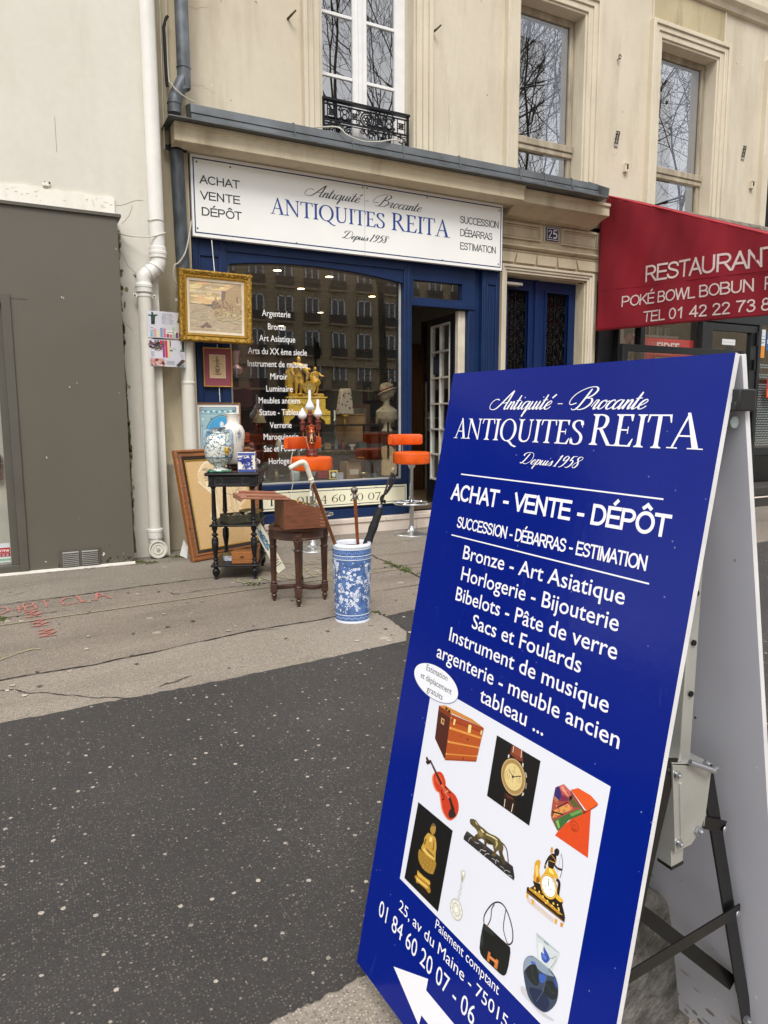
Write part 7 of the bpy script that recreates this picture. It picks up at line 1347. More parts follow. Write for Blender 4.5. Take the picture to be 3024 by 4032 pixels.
# ================================================================== orange bar stools
M_or = mat('orange_vinyl', '#dd580a', .42, var=.14, vs=9, bump=.12, bs=60, spec=.45); M_chr = mat('chrome', '#c7c9cc', .12, 1.0, var=.03); M_alu = mat('brushed_aluminium', '#b9bbbd', .33, .95, var=.08)
def bar_stool(name, lab, loc, rz, arc_off):
    t_ = thing(name, lab, 'bar stool', loc, rz=rz, group='orange bar stools outside the shop')
    b_ = MB(); b_.lathe([(.0, .752), (.175, .752), (.192, .760), (.197, .776), (.197, .852), (.192, .868), (.178, .876), (.0, .878)], M_or, (0, 0, 0), 40); b_.lathe([(.196, .846), (.199, .849), (.196, .852)], M_or, (0, 0, 0), 40); b_.build('seat', t_, smooth=40)
    b_ = MB(); n = 16; vs = []; R0 = .30
    # padded backrest: slightly curved slab beyond the seat
    secs = []
    for i in range(n+1):
        a = (i/n-.5)*1.42; e = 1 if 0 < i < n else .82; cx, cy = R0*math.sin(a), R0*math.cos(a)-.10; sec = []
        for q in range(12):
            th = 2*math.pi*q/12; c_, s_ = math.cos(th), math.sin(th); px = .024*e*(abs(c_)**.5)*(1 if c_ > 0 else -1); pz = .058*e*(abs(s_)**.5)*(1 if s_ > 0 else -1)
            sec.append((cx+px*math.sin(a), cy+px*math.cos(a), 1.0+pz))
        secs.append(sec)
    vs = [p_ for s_ in secs for p_ in s_]; fs = [(i*12+q, i*12+(q+1) % 12, (i+1)*12+(q+1) % 12, (i+1)*12+q) for i in range(n) for q in range(12)]+[list(range(12))[::-1], [n*12+q for q in range(12)]]
    b_.add(vs, fs, M_or); b_.build('backrest', t_, smooth=50)
    b_ = MB(); b_.tube(spline([(0, .10, .765), (0, .19, .768), (0, .222, .79), (0, .224, .87), (0, .222, 1.0)], 4), .020, M_alu, 10, flat=.35); b_.build('back_bracket', t_)
    b_ = MB(); b_.lathe([(.026, .04), (.026, .40), (.019, .405), (.019, .70), (.03, .705), (.05, .75), (.0, .752)], M_chr, (0, 0, 0), 20); b_.build('column', t_)
    b_ = MB(); b_.tube([(.19*math.cos(k*math.pi/18), .19*math.sin(k*math.pi/18), .335) for k in range(36)], .011, M_chr, 8, closed=True); b_.lathe([(.03, .322), (.031, .35), (.026, .352)], M_chr, (0, 0, 0), 16)
    for k in range(3): b_.tube([(.03*math.cos(k*2.09+.5), .03*math.sin(k*2.09+.5), .335), (.19*math.cos(k*2.09+.5), .19*math.sin(k*2.09+.5), .335)], .009, M_chr, 8)
    b_.build('footrest', t_)
    b_ = MB(); b_.lathe([(.198, .0), (.200, .004), (.196, .010), (.14, .017), (.08, .026), (.048, .04), (.034, .065), (.028, .085), (.026, .09)], M_alu, (0, 0, 0), 44); b_.build('base', t_, smooth=50)
    return t_
bar_stool('bar_stool', 'orange vinyl bar stool with an empty seat, beside the open shop door', (3.75, 6.49, 0), rad(-27.8+25), 0)
bar_stool('bar_stool', 'orange vinyl bar stool with the three globe lamp standing on its seat', (2.495, 6.19, 0), rad(-27.8+38), 0)
# red three light lamp on the left stool
M_rlac = mat('red_glass_lacquer', '#5c1712', .2, var=.25, vs=30, coat=.5); M_cop = mat('copper_gilt', '#a8643a', .3, .8, var=.15, vs=30); M_milk = mat('opal_glass', '#dcdce2', .15, var=.02, coat=.5); M_prn = mat('red_brown_tole', '#6a2a1e', .35, var=.3, vs=60)
lp = thing('three_light_lamp', 'red and gilt table lamp with three white onion glass shades standing on a bar stool', 'lamp', (2.495, 6.17, .878), rz=rad(-27.8))
b2 = MB(); b2.lathe([(.052, 0), (.056, .006), (.050, .012)], M_cop, (0, 0, 0), 24); b2.lathe([(.054, .012), (.056, .018), (.052, .024), (.052, .056), (.056, .060), (.054, .064), (.03, .074), (.016, .082)], M_prn, (0, 0, 0), 28); b2.build('base', lp, smooth=40)
b2 = MB(); b2.lathe([(.016, .08), (.018, .092), (.028, .098), (.030, .112), (.022, .118)], mat('amber_ring', '#b8481a', .2, .3, coat=.5), (0, 0, 0), 24); b2.lathe([(.036, .118), (.040, .124), (.041, .225), (.037, .232)], M_rlac, (0, 0, 0), 28); b2.lathe([(.041, .120), (.043, .126), (.041, .130)], M_cop, (0, 0, 0), 28); b2.lathe([(.041, .222), (.043, .228), (.039, .236), (.034, .240)], M_cop, (0, 0, 0), 28); b2.build('body', lp, smooth=40)
F = Flat(fn=lambda u, v, h: Vector(((.0415+h)*math.sin(u), -(.0415+h)*math.cos(u), v)), lift=.0002)
F.poly([(-.35, .14), (-.2, .16), (-.25, .18), (-.1, .2), (.0, .212), (.12, .205), (.3, .195), (.38, .175), (.3, .16), (.4, .14), (.25, .145), (.2, .165), (.0, .17), (-.1, .145), (-.2, .14)], '#c9ae7e'); F.disc((.18, .208), (.09, .008), '#c9ae7e'); F.line([(-.5, .136), (.6, .136)], .003, '#b88a4a'); F.build('painted_figures', PR, lp)
b2 = MB(); b2.lathe([(.034, .24), (.03, .25), (.036, .26), (.032, .275), (.02, .285), (.012, .29), (.012, .31)], mat('amber_ring', '#b8481a'), (0, 0, 0), 24)
for s_, dx, zt in ((-1, -.076, .285), (1, .066, .30)): b2.tube(spline([(s_*.036, 0, .20), (s_*.05, -.01, .17), (dx, -.01, .18), (dx, 0, .21), (dx, 0, zt-.03)], 5), .006, M_cop, 8)
b2.tube(spline([(-.04, -.02, .20), (-.045, -.025, .27), (0, -.03, .29), (.045, -.02, .275), (.05, -.01, .22)], 5), .005, M_cop, 8); b2.tube([(0, 0, .29), (0, 0, .33)], .01, M_cop, 10); b2.build('arms', lp)
for dx, z0, zt, tip in ((-.080, .235, .345, .115), (.062, .245, .36, .165), (-.012, .305, .425, .185)):
    b2 = MB(); b2.lathe([(.014, z0), (.024, z0+.008), (.023, z0+.06), (.028, z0+.066), (.031, z0+.08), (.028, z0+.086), (.018, z0+.09), (.018, zt-.002)], M_prn, (dx, 0, 0), 22); bu = b2.build('burner', lp, smooth=40)
    b2 = MB(); b2.lathe([(.018, zt-.012), (.022, zt-.008), (.018, zt)], M_cop, (dx, 0, 0), 20); b2.build('collar', bu)
    tall = [(.020, 0), (.032, .010), (.042, .026), (.043, .036), (.034, .058), (.020, .080), (.014, .10), (.0125, tip-.003), (.010, tip), (.008, tip-.004)] if tip > .13 else [(.020, 0), (.034, .010), (.043, .028), (.043, .040), (.032, .062), (.018, .080), (.010, .095), (.006, .104), (0, .106)]
    b2 = MB(); b2.lathe(tall, M_milk, (dx, 0, zt), 26); b2.build('glass_shade', lp, smooth=60)
b2 = MB(); b2.tube(spline([(-.05, -.03, .19), (-.03, -.05, .10), (-.015, -.06, .06)], 5), .0015, M_cable, 5); b2.tube(spline([(-.16, -.15, .05), (-.17, -.20, -.05), (-.15, -.22, -.2), (-.19, -.22, -.38)], 6), .003, M_cable, 6); b2.build('flex', lp)
# ================================================================== round stool and writing box
M_wal = mat('carved_walnut', '#482c1e', .42, var=.35, vs=7, sc3=(1, 1, 1), bump=.08, bs=60, coat=.15); M_wal2 = mat('worn_walnut_top', '#5a3524', .5, var=.3, vs=8)
rs_ = thing('round_stool', 'round carved walnut stool with fluted legs and a curved cross stretcher', 'stool', (1.70, 4.47, 0), rz=rad(-27.8+5))
b2 = MB(); b2.lathe([(0, .500), (.19, .500), (.198, .506), (.201, .515), (.198, .524), (.188, .530), (.182, .527), (.0, .527)], M_wal2, (0, 0, 0), 48); b2.build('seat', rs_, smooth=40)
b2 = MB(); b2.lathe([(.166, .442), (.178, .444), (.184, .452), (.179, .46), (.179, .492), (.186, .50), (.166, .50)], M_wal, (0, 0, 0), 48); b2.build('apron', rs_, smooth=30)
LG = [(.0, 0), (.008, .001), (.010, .012), (.019, .035), (.020, .042), (.013, .052), (.018, .058), (.018, .064)]
LG2 = [(.016, .122), (.021, .126), (.021, .134), (.017, .140), (.018, .15), (.0235, .365), (.026, .37), (.0265, .38), (.021, .386), (.022, .40), (.026, .425), (.027, .44)]
for k in range(4):
    a = k*math.pi/2; cx, cy = .172*math.sin(a), -.172*math.cos(a)
    b2 = MB(); b2.lathe(LG, M_wal, (cx, cy, 0), 18); b2.lathe(LG2, M_wal, (cx, cy, 0), 20, flute=(.152, .362, .13))
    q = Matrix.Translation((cx, cy, 0)) @ Matrix.Rotation(a, 4, 'Z'); b2.box(-.0235, .0235, -.0235, .0235, .064, .122, M_wal, q); b2.box(-.029, .029, -.026, .022, .44, .497, M_wal, q)
    b2.lathe([(.0, .004), (.012, .004), (.014, .0)], M_wal, q @ Vector((0, -.026, .468)), 12, q.to_3x3().to_4x4() @ Matrix.Rotation(math.pi/2, 4, 'X')); b2.build('leg', rs_, smooth=35, bevel=.0015)
b2 = MB()
for k in range(4):
    a = k*math.pi/2+0; d_ = Vector((math.sin(a), -math.cos(a), 0)); s_ = Vector((d_.y, -d_.x, 0))
    b2.tube(spline([d_*.15+Vector((0, 0, .095)), d_*.10+s_*.020+Vector((0, 0, .093)), d_*.05+s_*.018+Vector((0, 0, .097)), Vector((0, 0, .104))], 5), .016, M_wal, 8, flat=.8)
b2.lathe([(.034, .085), (.036, .095), (.030, .115), (.018, .122), (.016, .13), (.022, .138), (.010, .152), (.004, .160), (0, .162)], M_wal, (0, 0, 0), 18); b2.build('stretcher', rs_, smooth=40)
wb = thing('writing_box', 'open sloping mahogany writing box on the round stool, its lid folded back to the left', 'box', (1.527, 4.262, .530), rz=rad(-6))
M_box = mat('box_mahogany', '#74462f', .42, var=.22, vs=6, sc3=(2, 14, 14), bump=.05, bs=80); M_lid = mat('lid_mahogany', '#9c6850', .42, var=.18, vs=6, sc3=(14, 2, 14)); M_bside = mat('box_oak_end', '#6e4427', .5, var=.2, vs=6, sc3=(6, 6, 1))
bd, bl = .27, .272
side = [(0, 0), (bl, 0), (bl, .122), (.03, .188), (0, .19)]
b2 = MB(); b2.yprism(side, 0, .010, M_box); b2.yprism(side, bd-.01, bd, M_box); b2.box(0, .010, .0101, bd-.0101, 0, .19, M_bside); b2.box(bl-.01, bl, .0101, bd-.0101, 0, .12, M_box); b2.box(.0101, bl-.0101, .0101, bd-.0101, .0, .008, M_bside)
for k in range(5): b2.box(bl-.035, bl+.0006, -.0006, .004, .012+.022*k, .020+.022*k, mat('dovetail_light', '#8a6246', .5))
b2.build('body', wb, bevel=.0015)
b2 = MB(); Lq = Matrix.Translation((.03, 0, .191)) @ Matrix.Rotation(rad(4), 4, 'Y')
b2.box(-.305, .012, -.006, bd+.006, 0, .014, M_lid, Lq); b2.box(-.27, -.02, -.003, .010, .0145, .030, M_lid, Lq); b2.box(-.27, -.02, bd-.012, bd+.002, .0145, .030, M_lid, Lq); b2.prism([(-.305, -.02), (-.305, 0), (-.285, 0)], M_lid, lambda a, b, t_: Lq @ Vector((a, t_, b)), -.006, bd+.006); b2.build('lid', wb, bevel=.003)
b2 = MB(); r_ = random.Random(5)
for k in range(18): b2.tube([(.09+.16*r_.random(), .03+.2*r_.random(), .11+.02*r_.random()), (.10+.16*r_.random(), .03+.2*r_.random(), .125+.02*r_.random())], .006, M_steel if k % 2 else mat('old_brass', '#8a7a44', .35, .8, var=.2, vs=40), 7)
for k in range(14): x = .09+.012*k; b2.ball((x, .03+.1*r_.random(), .165-.004*k+.01*r_.random()), r_.uniform(.008, .014), mat('old_brass', '#8a7a44') if k % 3 else mat('dark_bronze', '#3b342a', .35, .6), 9, 6)
b2.ball((.095, .04, .172), .013, mat('yellow_bead', '#c98a10', .3), 10, 7); b2.build('cutlery_and_knobs', wb)
# ================================================================== umbrella stand, canes, umbrella
M_blu = mat('underglaze_blue', '#5474aa', .2, var=.25, vs=30, coat=.5); M_bwh = mat('stand_white', '#dfe3ec', .18, var=.03, coat=.5)
us = thing('umbrella_stand', 'tall blue and white porcelain umbrella stand with white blossoms, holding two canes and an umbrella', 'umbrella stand', (1.822, 3.882, 0))
RB, RT, HH = .107, .119, .485
rr_ = lambda z: RB+(RT-RB)*min(1, z/.40) if z < .4 else RT
b2 = MB(); b2.lathe([(0, .0), (.098, 0), (.107, .004), (.108, .012), (rr_(.02), .018), (rr_(.2), .2), (rr_(.4), .4), (RT, .455)], M_blu, (0, 0, 0), 56); b2.build('body', us, smooth=40)
b2 = MB(); b2.lathe([(RT, .455), (RT+.001, .466), (RT+.001, .478), (RT-.003, .485), (RT-.018, .487), (RT-.022, .482), (RT-.022, .44), (RT-.024, .30), (.09, .05), (0, .04)], M_bwh, (0, 0, 0), 56); b2.build('rim', us, smooth=40)
b2 = MB(); b2.lathe([(.1085, .0), (.1095, .006), (.1085, .016)], M_bwh, (0, 0, 0), 56)
for z_ in (.052, .395, .418): b2.lathe([(rr_(z_)+.0002, z_-.002), (rr_(z_)+.0012, z_), (rr_(z_)+.0002, z_+.002)], M_bwh, (0, 0, 0), 56)
b2.build('white_bands', us)
F = Flat(fn=lambda u, v, h: Vector(((rr_(v)+h)*math.sin(u/.114), -(rr_(v)+h)*math.cos(u/.114), v)), lift=.0004, step=1.2e-6); r_ = random.Random(12)
WH = ['#dbe1ee', '#cfd8ea', '#e4e8f0']
def blossom(u, v, s_):
    c = r_.choice(WH); n = 5; a0 = r_.random()*6
    for k in range(n): F.disc((u+s_*.75*math.cos(a0+k*1.257), v+s_*.75*math.sin(a0+k*1.257)), (s_*.62, s_*.5), c, 8, a0+k*1.257)
    F.disc((u, v), s_*.28, '#7f98c8', 7)
def sprig(u, v, ang, ln):
    P = [(u, v)]; a = ang
    for k in range(5): a += r_.uniform(-.5, .5); P.append((P[-1][0]+ln/5*math.cos(a), P[-1][1]+ln/5*math.sin(a)))
    P = [(x, min(.385, max(.06, y))) for x, y in P]
    F.line(P, .0028, '#d3dbea', True)
    for x, y in P[1:]:
        for s_ in (-1, 1):
            if r_.random() < .75: F.disc((x+s_*.008, y+.005), (.0065, .0028), r_.choice(WH), 7, s_*.7+r_.random())
    blossom(P[-1][0], min(.378, max(.068, P[-1][1])), r_.uniform(.006, .009))
for k in range(64): sprig(r_.uniform(-.30, .30), r_.uniform(.07, .33), r_.choice([1.2, 1.6, 2.0, .6, 2.6]), r_.uniform(.04, .09))
for k in range(60): blossom(r_.uniform(-.31, .31), r_.uniform(.068, .378), r_.uniform(.004, .009))
for k in range(120): F.disc((r_.uniform(-.31, .31), r_.uniform(.065, .384)), (r_.uniform(.003, .007), .0025), r_.choice(WH), 6, r_.random()*3)
for k in range(60):
    F.disc((-.32+.0107*k, .436+.004*math.sin(k*1.9)), (.0045, .006), '#6f8cc2', 7); F.disc((-.32+.0107*k, .404+.003*math.sin(k*2.3)), (.004, .005), '#8ea6d2', 6); F.disc((-.32+.0107*k, .034+.004*math.sin(k*1.7)), (.0045, .006), '#8ea6d2', 7)
for k in range(46): F.line([(-.32+.014*k, .4715), (-.315+.014*k, .4635)], .002, '#6f9a9a'); F.line([(-.32+.014*k, .4635), (-.309+.014*k, .4715)], .002, '#6f9a9a')
F.build('blossom_painting', printmat('glaze_print', .22, 0, coat=.4), us)
M_malac = mat('malacca_cane', '#6a3a17', .3, var=.3, vs=30, sc3=(1, 1, .3), coat=.3)
t = thing('walking_cane', 'malacca walking cane with an ivory coloured angled handle leaning left in the umbrella stand', 'cane', (1.85, 3.89, .05)); L0 = Vector((1.85, 3.89, .05))
K = lambda x, z, y=3.89: Vector((x, y, z))-L0
b2 = MB(); b2.tube([K(1.88, .06, 3.90), K(1.70, .51, 3.88), K(1.565, .87, 3.875)], [.009, .0105, .012], M_malac, 12); b2.build('shaft', t)
b2 = MB(); M_iv = mat('ivory_white', '#d8d2c2', .35, var=.06, vs=20); b2.tube(spline([K(1.566, .865, 3.875), K(1.548, .915, 3.873), K(1.527, .968, 3.872), K(1.510, .984, 3.872), K(1.486, .981, 3.872), K(1.452, .966, 3.872), K(1.426, .953, 3.872)], 5), [.0135]*5+[.0145]*5+[.0165]*5+[.0165]*5+[.015]*5+[.0145]*5+[.013], M_iv, 14)
b2.lathe([(.0145, -.008), (.017, -.004), (.017, .004), (.0145, .008)], M_iv, K(1.559, .884, 3.875), 14, Vector((-.36, 0, .93)).to_track_quat('Z', 'Y').to_matrix().to_4x4()); b2.build('handle', t, smooth=60)
b2 = MB(); b2.tube(spline([K(1.562, .86, 3.86), K(1.545, .845, 3.855), K(1.548, .82, 3.855)], 4), .0012, M_cable, 5); b2.box(*sum(([q-d, q+d] for q, d in zip(K(1.548, .803, 3.855), (.007, .001, .016))), []), mat('tag_paper', '#e2e0d8', .7)); b2.build('price_tag', t)
t = thing('walking_cane', 'straight walking cane with a round silver knob standing in the umbrella stand', 'cane', (1.85, 3.89, .05))
b2 = MB(); b2.tube([K(1.90, .06, 3.86), K(1.862, .50, 3.885), K(1.848, .79, 3.89)], [.008, .010, .0115], mat('polished_cane', '#7a3a12', .22, var=.25, vs=25, sc3=(1, 1, .3), coat=.5), 12); b2.build('shaft', t)
b2 = MB(); qk = Vector((-.05, .02, 1)).to_track_quat('Z', 'Y').to_matrix().to_4x4(); b2.lathe([(.0125, -.055), (.0135, -.05), (.0135, -.03), (.011, -.026), (.011, -.02), (.020, -.008), (.0225, .004), (.020, .014), (.010, .021), (0, .022)], mat('tarnished_silver', '#8d867c', .35, .85, var=.35, vs=60, bump=.4, bs=150), K(1.8465, .802, 3.89), 20, qk); b2.build('knob', t, smooth=50)
t = thing('folded_umbrella', 'furled black umbrella with a wrist loop leaning right in the umbrella stand', 'umbrella', (1.85, 3.89, .05)); M_bk = mat('black_cloth', '#0f1013', .75, var=.2, vs=40, bump=.4, bs=90)
b2 = MB(); n = 24; P = [K(1.758+.264*k/n, .08+.60*k/n, 3.865+.025*k/n) for k in range(n+1)]; b2.tube(P, [.014+.012*min(1, k/6)+.0025*math.sin(k*1.7) for k in range(n-1)]+[.024, .017], M_bk, 10)
for k in range(7): a = k*.9; b2.tube([P[-1], P[-1]+Vector((.022*math.cos(a), .02*math.sin(a), .006))], [.006, .002], M_bk, 5)
b2.build('canopy', t, smooth=60)
b2 = MB(); b2.tube([K(2.022, .68), K(2.04, .735), K(2.085, .855), K(2.108, .905)], [.007, .0065, .006, .0065], mat('dark_stick', '#3a2a1c', .4), 10); b2.lathe([(.012, -.014), (.012, 0), (.008, .004)], M_steel, K(2.026, .70), 12, Vector((.3, 0, .95)).to_track_quat('Z', 'Y').to_matrix().to_4x4()); b2.build('stick', t)
b2 = MB(); b2.lathe([(.009, 0), (.0135, .012), (.014, .024), (.010, .032), (0, .034)], mat('horn_tip', '#8a7d68', .35), K(2.106, .90), 14, Vector((.4, 0, .92)).to_track_quat('Z', 'Y').to_matrix().to_4x4()); b2.build('tip', t)
b2 = MB(); b2.tube(spline([K(2.107, .895, 3.875), K(2.118, .86, 3.87), K(2.10, .83, 3.87), K(2.06, .78, 3.87), K(2.022, .755, 3.87), K(2.02, .73, 3.87), K(2.045, .722, 3.875)], 5), .0075, M_bk, 7, flat=.6); b2.tube(spline([K(2.104, .895, 3.875), K(2.095, .86, 3.87), K(2.08, .815, 3.87), K(2.05, .77, 3.87)], 5), .0075, M_bk, 7, flat=.6); b2.ball(K(2.045, .724, 3.875), (.012, .01, .012), M_bk, 8, 6); b2.build('wrist_loop', t)
# ================================================================== restaurant next door
rf = thing('restaurant', 'anthracite framed restaurant front with a red banner behind its glass, under the red awning', 'shopfront', (8.5, 6.9, 0))
def orf(mb, name, par=rf, **k): o = mb.build(name, par, **k); o.location = -rf.location if par is rf else (0, 0, 0); return o
mb = MB(); mb.box(6.765, 7.03, 6.93, 7.1, 0, 3.6, mat('black_pier', '#121315', .6)); mb.box(6.765, 14, 6.93, 7.05, 2.56, 3.58, M_anth)
for a, b in ((7.03, 7.065), (7.425, 7.51), (8.62, 8.66)): mb.box(a, b, 6.86, 6.96, 0, 2.56, M_anth)
mb.box(7.065, 8.62, 6.87, 6.96, 0, .75, M_anth); mb.box(9.84, 9.90, 6.86, 6.96, 0, 2.56, M_anth); mb.box(9.90, 12.5, 6.87, 6.96, .64, .76, M_anth); mb.box(9.90, 12.5, 6.88, 6.96, .10, .64, mat('black_base', '#0c0d0e', .3)); mb.box(12.4, 12.5, 6.86, 6.96, 0, 2.56, M_anth); orf(mb, 'frame', bevel=.004)
mb = MB(); mb.box(7.065, 7.425, 6.915, 6.92, .75, 2.56, M_shopglass); mb.box(7.51, 8.62, 6.915, 6.92, .75, 2.56, M_shopglass); mb.box(9.9, 12.4, 6.915, 6.92, .76, 2.56, M_shopglass); orf(mb, 'window_pane')
mb = MB(); mb.box(6.77, 12.4, 8.2, 8.25, 0, 3, mat('restaurant_dark', '#3a3533', .8)); mb.box(7.55, 8.6, 7.25, 7.28, 2.335, 2.36, M_wtrim)
for k in range(7): mb.box(7.55+.16*k, 7.64+.16*k, 7.4, 7.42, 1.0, 2.5, mat('grey_blind', '#9a9c96', .7))
orf(mb, 'interior')
mb = MB(); wall_holes(mb, 8.68, 9.83, .12, 2.53, [(8.85, 9.69, .5, 2.435)], 6.88, 6.95, M_anth); d_ = orf(mb, 'door', smooth=0)
mb = MB(); mb.box(8.85, 9.69, 6.915, 6.92, .5, 2.435, M_shopglass); orf(mb, 'door_pane', d_)
mb = MB(); mb.box(9.77, 9.80, 6.84, 6.88, 2.25, 2.44, M_black); mb.box(9.74, 9.77, 6.84, 6.88, 1.9, 2.05, M_black); mb.box(9.76, 9.79, 6.83, 6.88, 1.0, 1.3, M_black); orf(mb, 'hinge_and_handle', d_)
F = Flat((0, 6.9135, 0)); F.rect(9.10, 2.245, 9.385, 2.325, '#d9dbdc'); F.rect(9.12, 2.28, 9.36, 2.285, '#9aa0a4'); F.rect(9.2, 2.08, 9.36, 2.22, '#26282a'); F.build('door_notice', PR, d_).location = (0, 0, 0)
F = Flat((0, 7.0, 0)); F.rect(7.53, .9, 8.61, 2.285, '#d8303a'); F.ring((7.81, 2.155), (.055, .06), .008, '#d8a8a4', 4)
for p in ([(7.73, 1.95), (7.73, 2.225), (7.87, 2.225), (7.87, 1.95), (7.73, 1.95)],): F.line(p, .008, '#d09a98')
F.disc((7.80, 2.14), .012, '#d8b8b4'); F.text('FIDEE', 7.89, 8.33, 2.125, .105, '#f4ecea', .03)
tag(F.build('red_banner', PR), 'red banner with white lettering behind the restaurant window', 'banner')
F = Flat((0, 6.99, 0)); F.rect(7.07, .9, 7.42, 2.5, '#b9aa9c'); r_ = random.Random(3)
F.rect(7.07, 2.2, 7.24, 2.5, '#c4b5a4'); F.rect(7.26, 2.25, 7.42, 2.5, '#3d4146'); F.disc((7.34, 2.24), (.065, .06), '#b66a7e', 14); F.disc((7.36, 2.28), (.05, .045), '#c98496', 14); F.disc((7.12, 2.19), (.05, .05), '#7a5444', 12); F.disc((7.13, 2.14), (.05, .045), '#b98a74', 12); F.rect(7.07, 1.6, 7.42, 2.08, '#82786f'); F.rect(7.12, 2.02, 7.40, 2.08, '#b39a8c'); F.disc((7.3, 1.95), (.08, .06), '#a59488', 12); F.disc((7.37, 2.17), (.04, .04), '#564a48', 10)
tag(F.build('window_poster', PR), 'tall photo poster with hands and pink flowers behind the narrow restaurant window', 'poster')
F = Flat((0, 6.9135, 0)); F.rect(9.91, 2.36, 10.06, 2.50, '#cfd6d8'); F.rect(9.93, 2.40, 10.04, 2.41, '#8d9698'); F.rect(9.93, 2.45, 10.0, 2.46, '#8d9698')
tag(F.build('opening_sticker', PR), 'pale paper sticker on the restaurant glass above the orange one', 'sticker')
F = Flat((0, 6.9135, 0)); F.rect(9.90, 2.09, 10.06, 2.35, '#d98a1e'); F.rect(9.90, 2.265, 10.06, 2.35, '#d8dde0'); F.rect(9.93, 2.29, 10.03, 2.30, '#5d7f9c'); F.rect(9.95, 2.31, 10.04, 2.325, '#5d7f9c')
tag(F.build('orange_sticker', PR), 'orange and white sticker on the restaurant glass right of the door', 'sticker')
F = Flat((0, 6.9135, 0)); F.rect(10.09, 2.2, 10.4, 2.46, '#2f5c96'); F.rect(10.11, 2.3, 10.38, 2.36, '#c9d2dc'); tag(F.build('blue_sticker', PR), 'blue sticker at the right edge of the picture on the restaurant glass', 'sticker')
F = Flat((0, 6.8, 0)); F.rect(10.00, 1.50, 10.5, 1.78, '#c42a22'); F.rect(10.03, 1.52, 10.47, 1.62, '#d8b020'); tag(F.build('menu_card', PR), 'red and yellow menu card at the right edge, beside the patterned glass', 'sign')
F = Flat((0, 6.9125, 0)); F.hold = True; F._lay()
for zz in range(34):
    for xx in range(30):
        z_ = .80+.036*zz; x_ = 9.93+.036*xx+(.018 if zz % 2 else 0)
        if 1.73 < z_ < 1.78 or 1.86 < z_ < 1.93: continue
        F.disc((x_, z_), (.013, .013), '#8f9a98', 6)
fo = F.build('patterned_film', PR, rf); fo.location = -rf.location
tsn = thing('terrace_screen', 'low dark framed glass terrace screen in front of the restaurant window', 'screen', (7.8, 6.5, 0)); mb = MB()
mb.box(6.72, 8.95, 6.47, 6.52, 2.03, 2.115, M_anth); mb.box(6.70, 6.79, 6.46, 6.53, 0, 2.115, M_anth); mb.box(8.9, 8.98, 6.46, 6.53, 0, 2.115, M_anth); mb.box(6.79, 8.9, 6.47, 6.52, .02, .9, M_anth); at0(mb.build('frame', tsn, bevel=.003), tsn)
mb = MB(); mb.box(6.79, 8.9, 6.49, 6.496, .9, 2.03, M_clearglass); at0(mb.build('pane', tsn), tsn)
F = Flat((0, 6.56, 0)); F.rect(7.32, 1.6, 7.92, 2.005, '#c8281e'); F.rect(7.37, 1.7, 7.87, 1.985, '#d8a81c'); tag(F.build('menu_sign', PR), 'red and yellow menu sign behind the terrace screen, just over the blue board', 'sign')
mb = MB(); mb.box(8.6, 12.5, 6.15, 6.86, 0, .12, mat('dark_step', '#3a3836', .6)); mb.box(9.0, 12.5, 6.3, 6.86, .121, .24, mat('dark_step', '#3a3836')); mb.box(8.6, 12.5, 6.14, 6.2, .1205, .135, M_marble); tag(mb.build('restaurant_step', bevel=.008), 'dark stone entrance steps of the restaurant at the right edge', 'steps')
mb = MB(); mb.xprism([(7.0, 3.98), (6.80, 3.90), (6.76, 3.86), (6.76, 3.80), (7.0, 3.80)], 6.58, 14, mat('old_slate', '#6e6a62', .75, var=.3, vs=8, bump=.5, bs=30))
r_ = random.Random(4)
for k in range(14): x = 6.75+.45*k+r_.uniform(-.1, .1); mb.box(x, x+r_.uniform(.2, .42), 6.72, 6.80, 3.80+r_.uniform(-.02, .02), 3.84+r_.uniform(0, .04), mat('old_slate2', '#8d877a', .8, var=.3, vs=10))
oap(mb, 'ledge', bevel=.006)
# red awning, seen from its side cheek
M_red = mat('red_canvas', '#8a0a20', .75, var=.16, vs=2.2, bump=.25, bs=400, sc3=(1, 1, .45))
aw = thing('red_awning', 'dark red restaurant awning with white lettering on its side cheek', 'awning', (6.65, 5.5, 2.2))
def chk(y, z, h=0): return Vector((6.65-h, y, z))
def wav(y, z): return .014*math.sin(y*4.2+z*1.5)+.008*math.sin(y*9-z*5)+.016*math.sin(z*2.6)*math.sin(y*1.7)+.003*math.sin(y*23+z*9)
mb = MB(); ny, nz_ = 90, 44; vs = []
for i in range(ny+1):
    y = 6.86-(6.86-3.9)*i/ny; zb = 2.298-.036*(6.86-y); zt = 3.94-.425*(6.86-y)
    for j in range(nz_+1):
        z = zb+(zt-zb)*j/nz_; vs.append((6.65-wav(y, z), y, z))
mb.add(vs, [(i*(nz_+1)+j, (i+1)*(nz_+1)+j, (i+1)*(nz_+1)+j+1, i*(nz_+1)+j+1) for i in range(ny) for j in range(nz_)], M_red)
ck2 = at0(mb.build('cheek', aw, smooth=80), aw); so_ = ck2.modifiers.new('thick', 'SOLIDIFY'); so_.thickness = .004
mb = MB(); mb.add([(6.655, 6.86, 3.945), (6.655, 3.9, 2.69), (7.3, 3.9, 2.69), (7.3, 6.86, 3.945), (6.655, 6.86, 3.94), (6.655, 3.9, 2.684), (7.3, 3.9, 2.684), (7.3, 6.86, 3.94)], [(0, 1, 2, 3), (7, 6, 5, 4), (0, 4, 5, 1), (1, 5, 6, 2), (2, 6, 7, 3), (3, 7, 4, 0)], M_red); at0(mb.build('top_canvas', aw), aw)  # unseen top canvas, kept narrow so daylight reaches the restaurant front
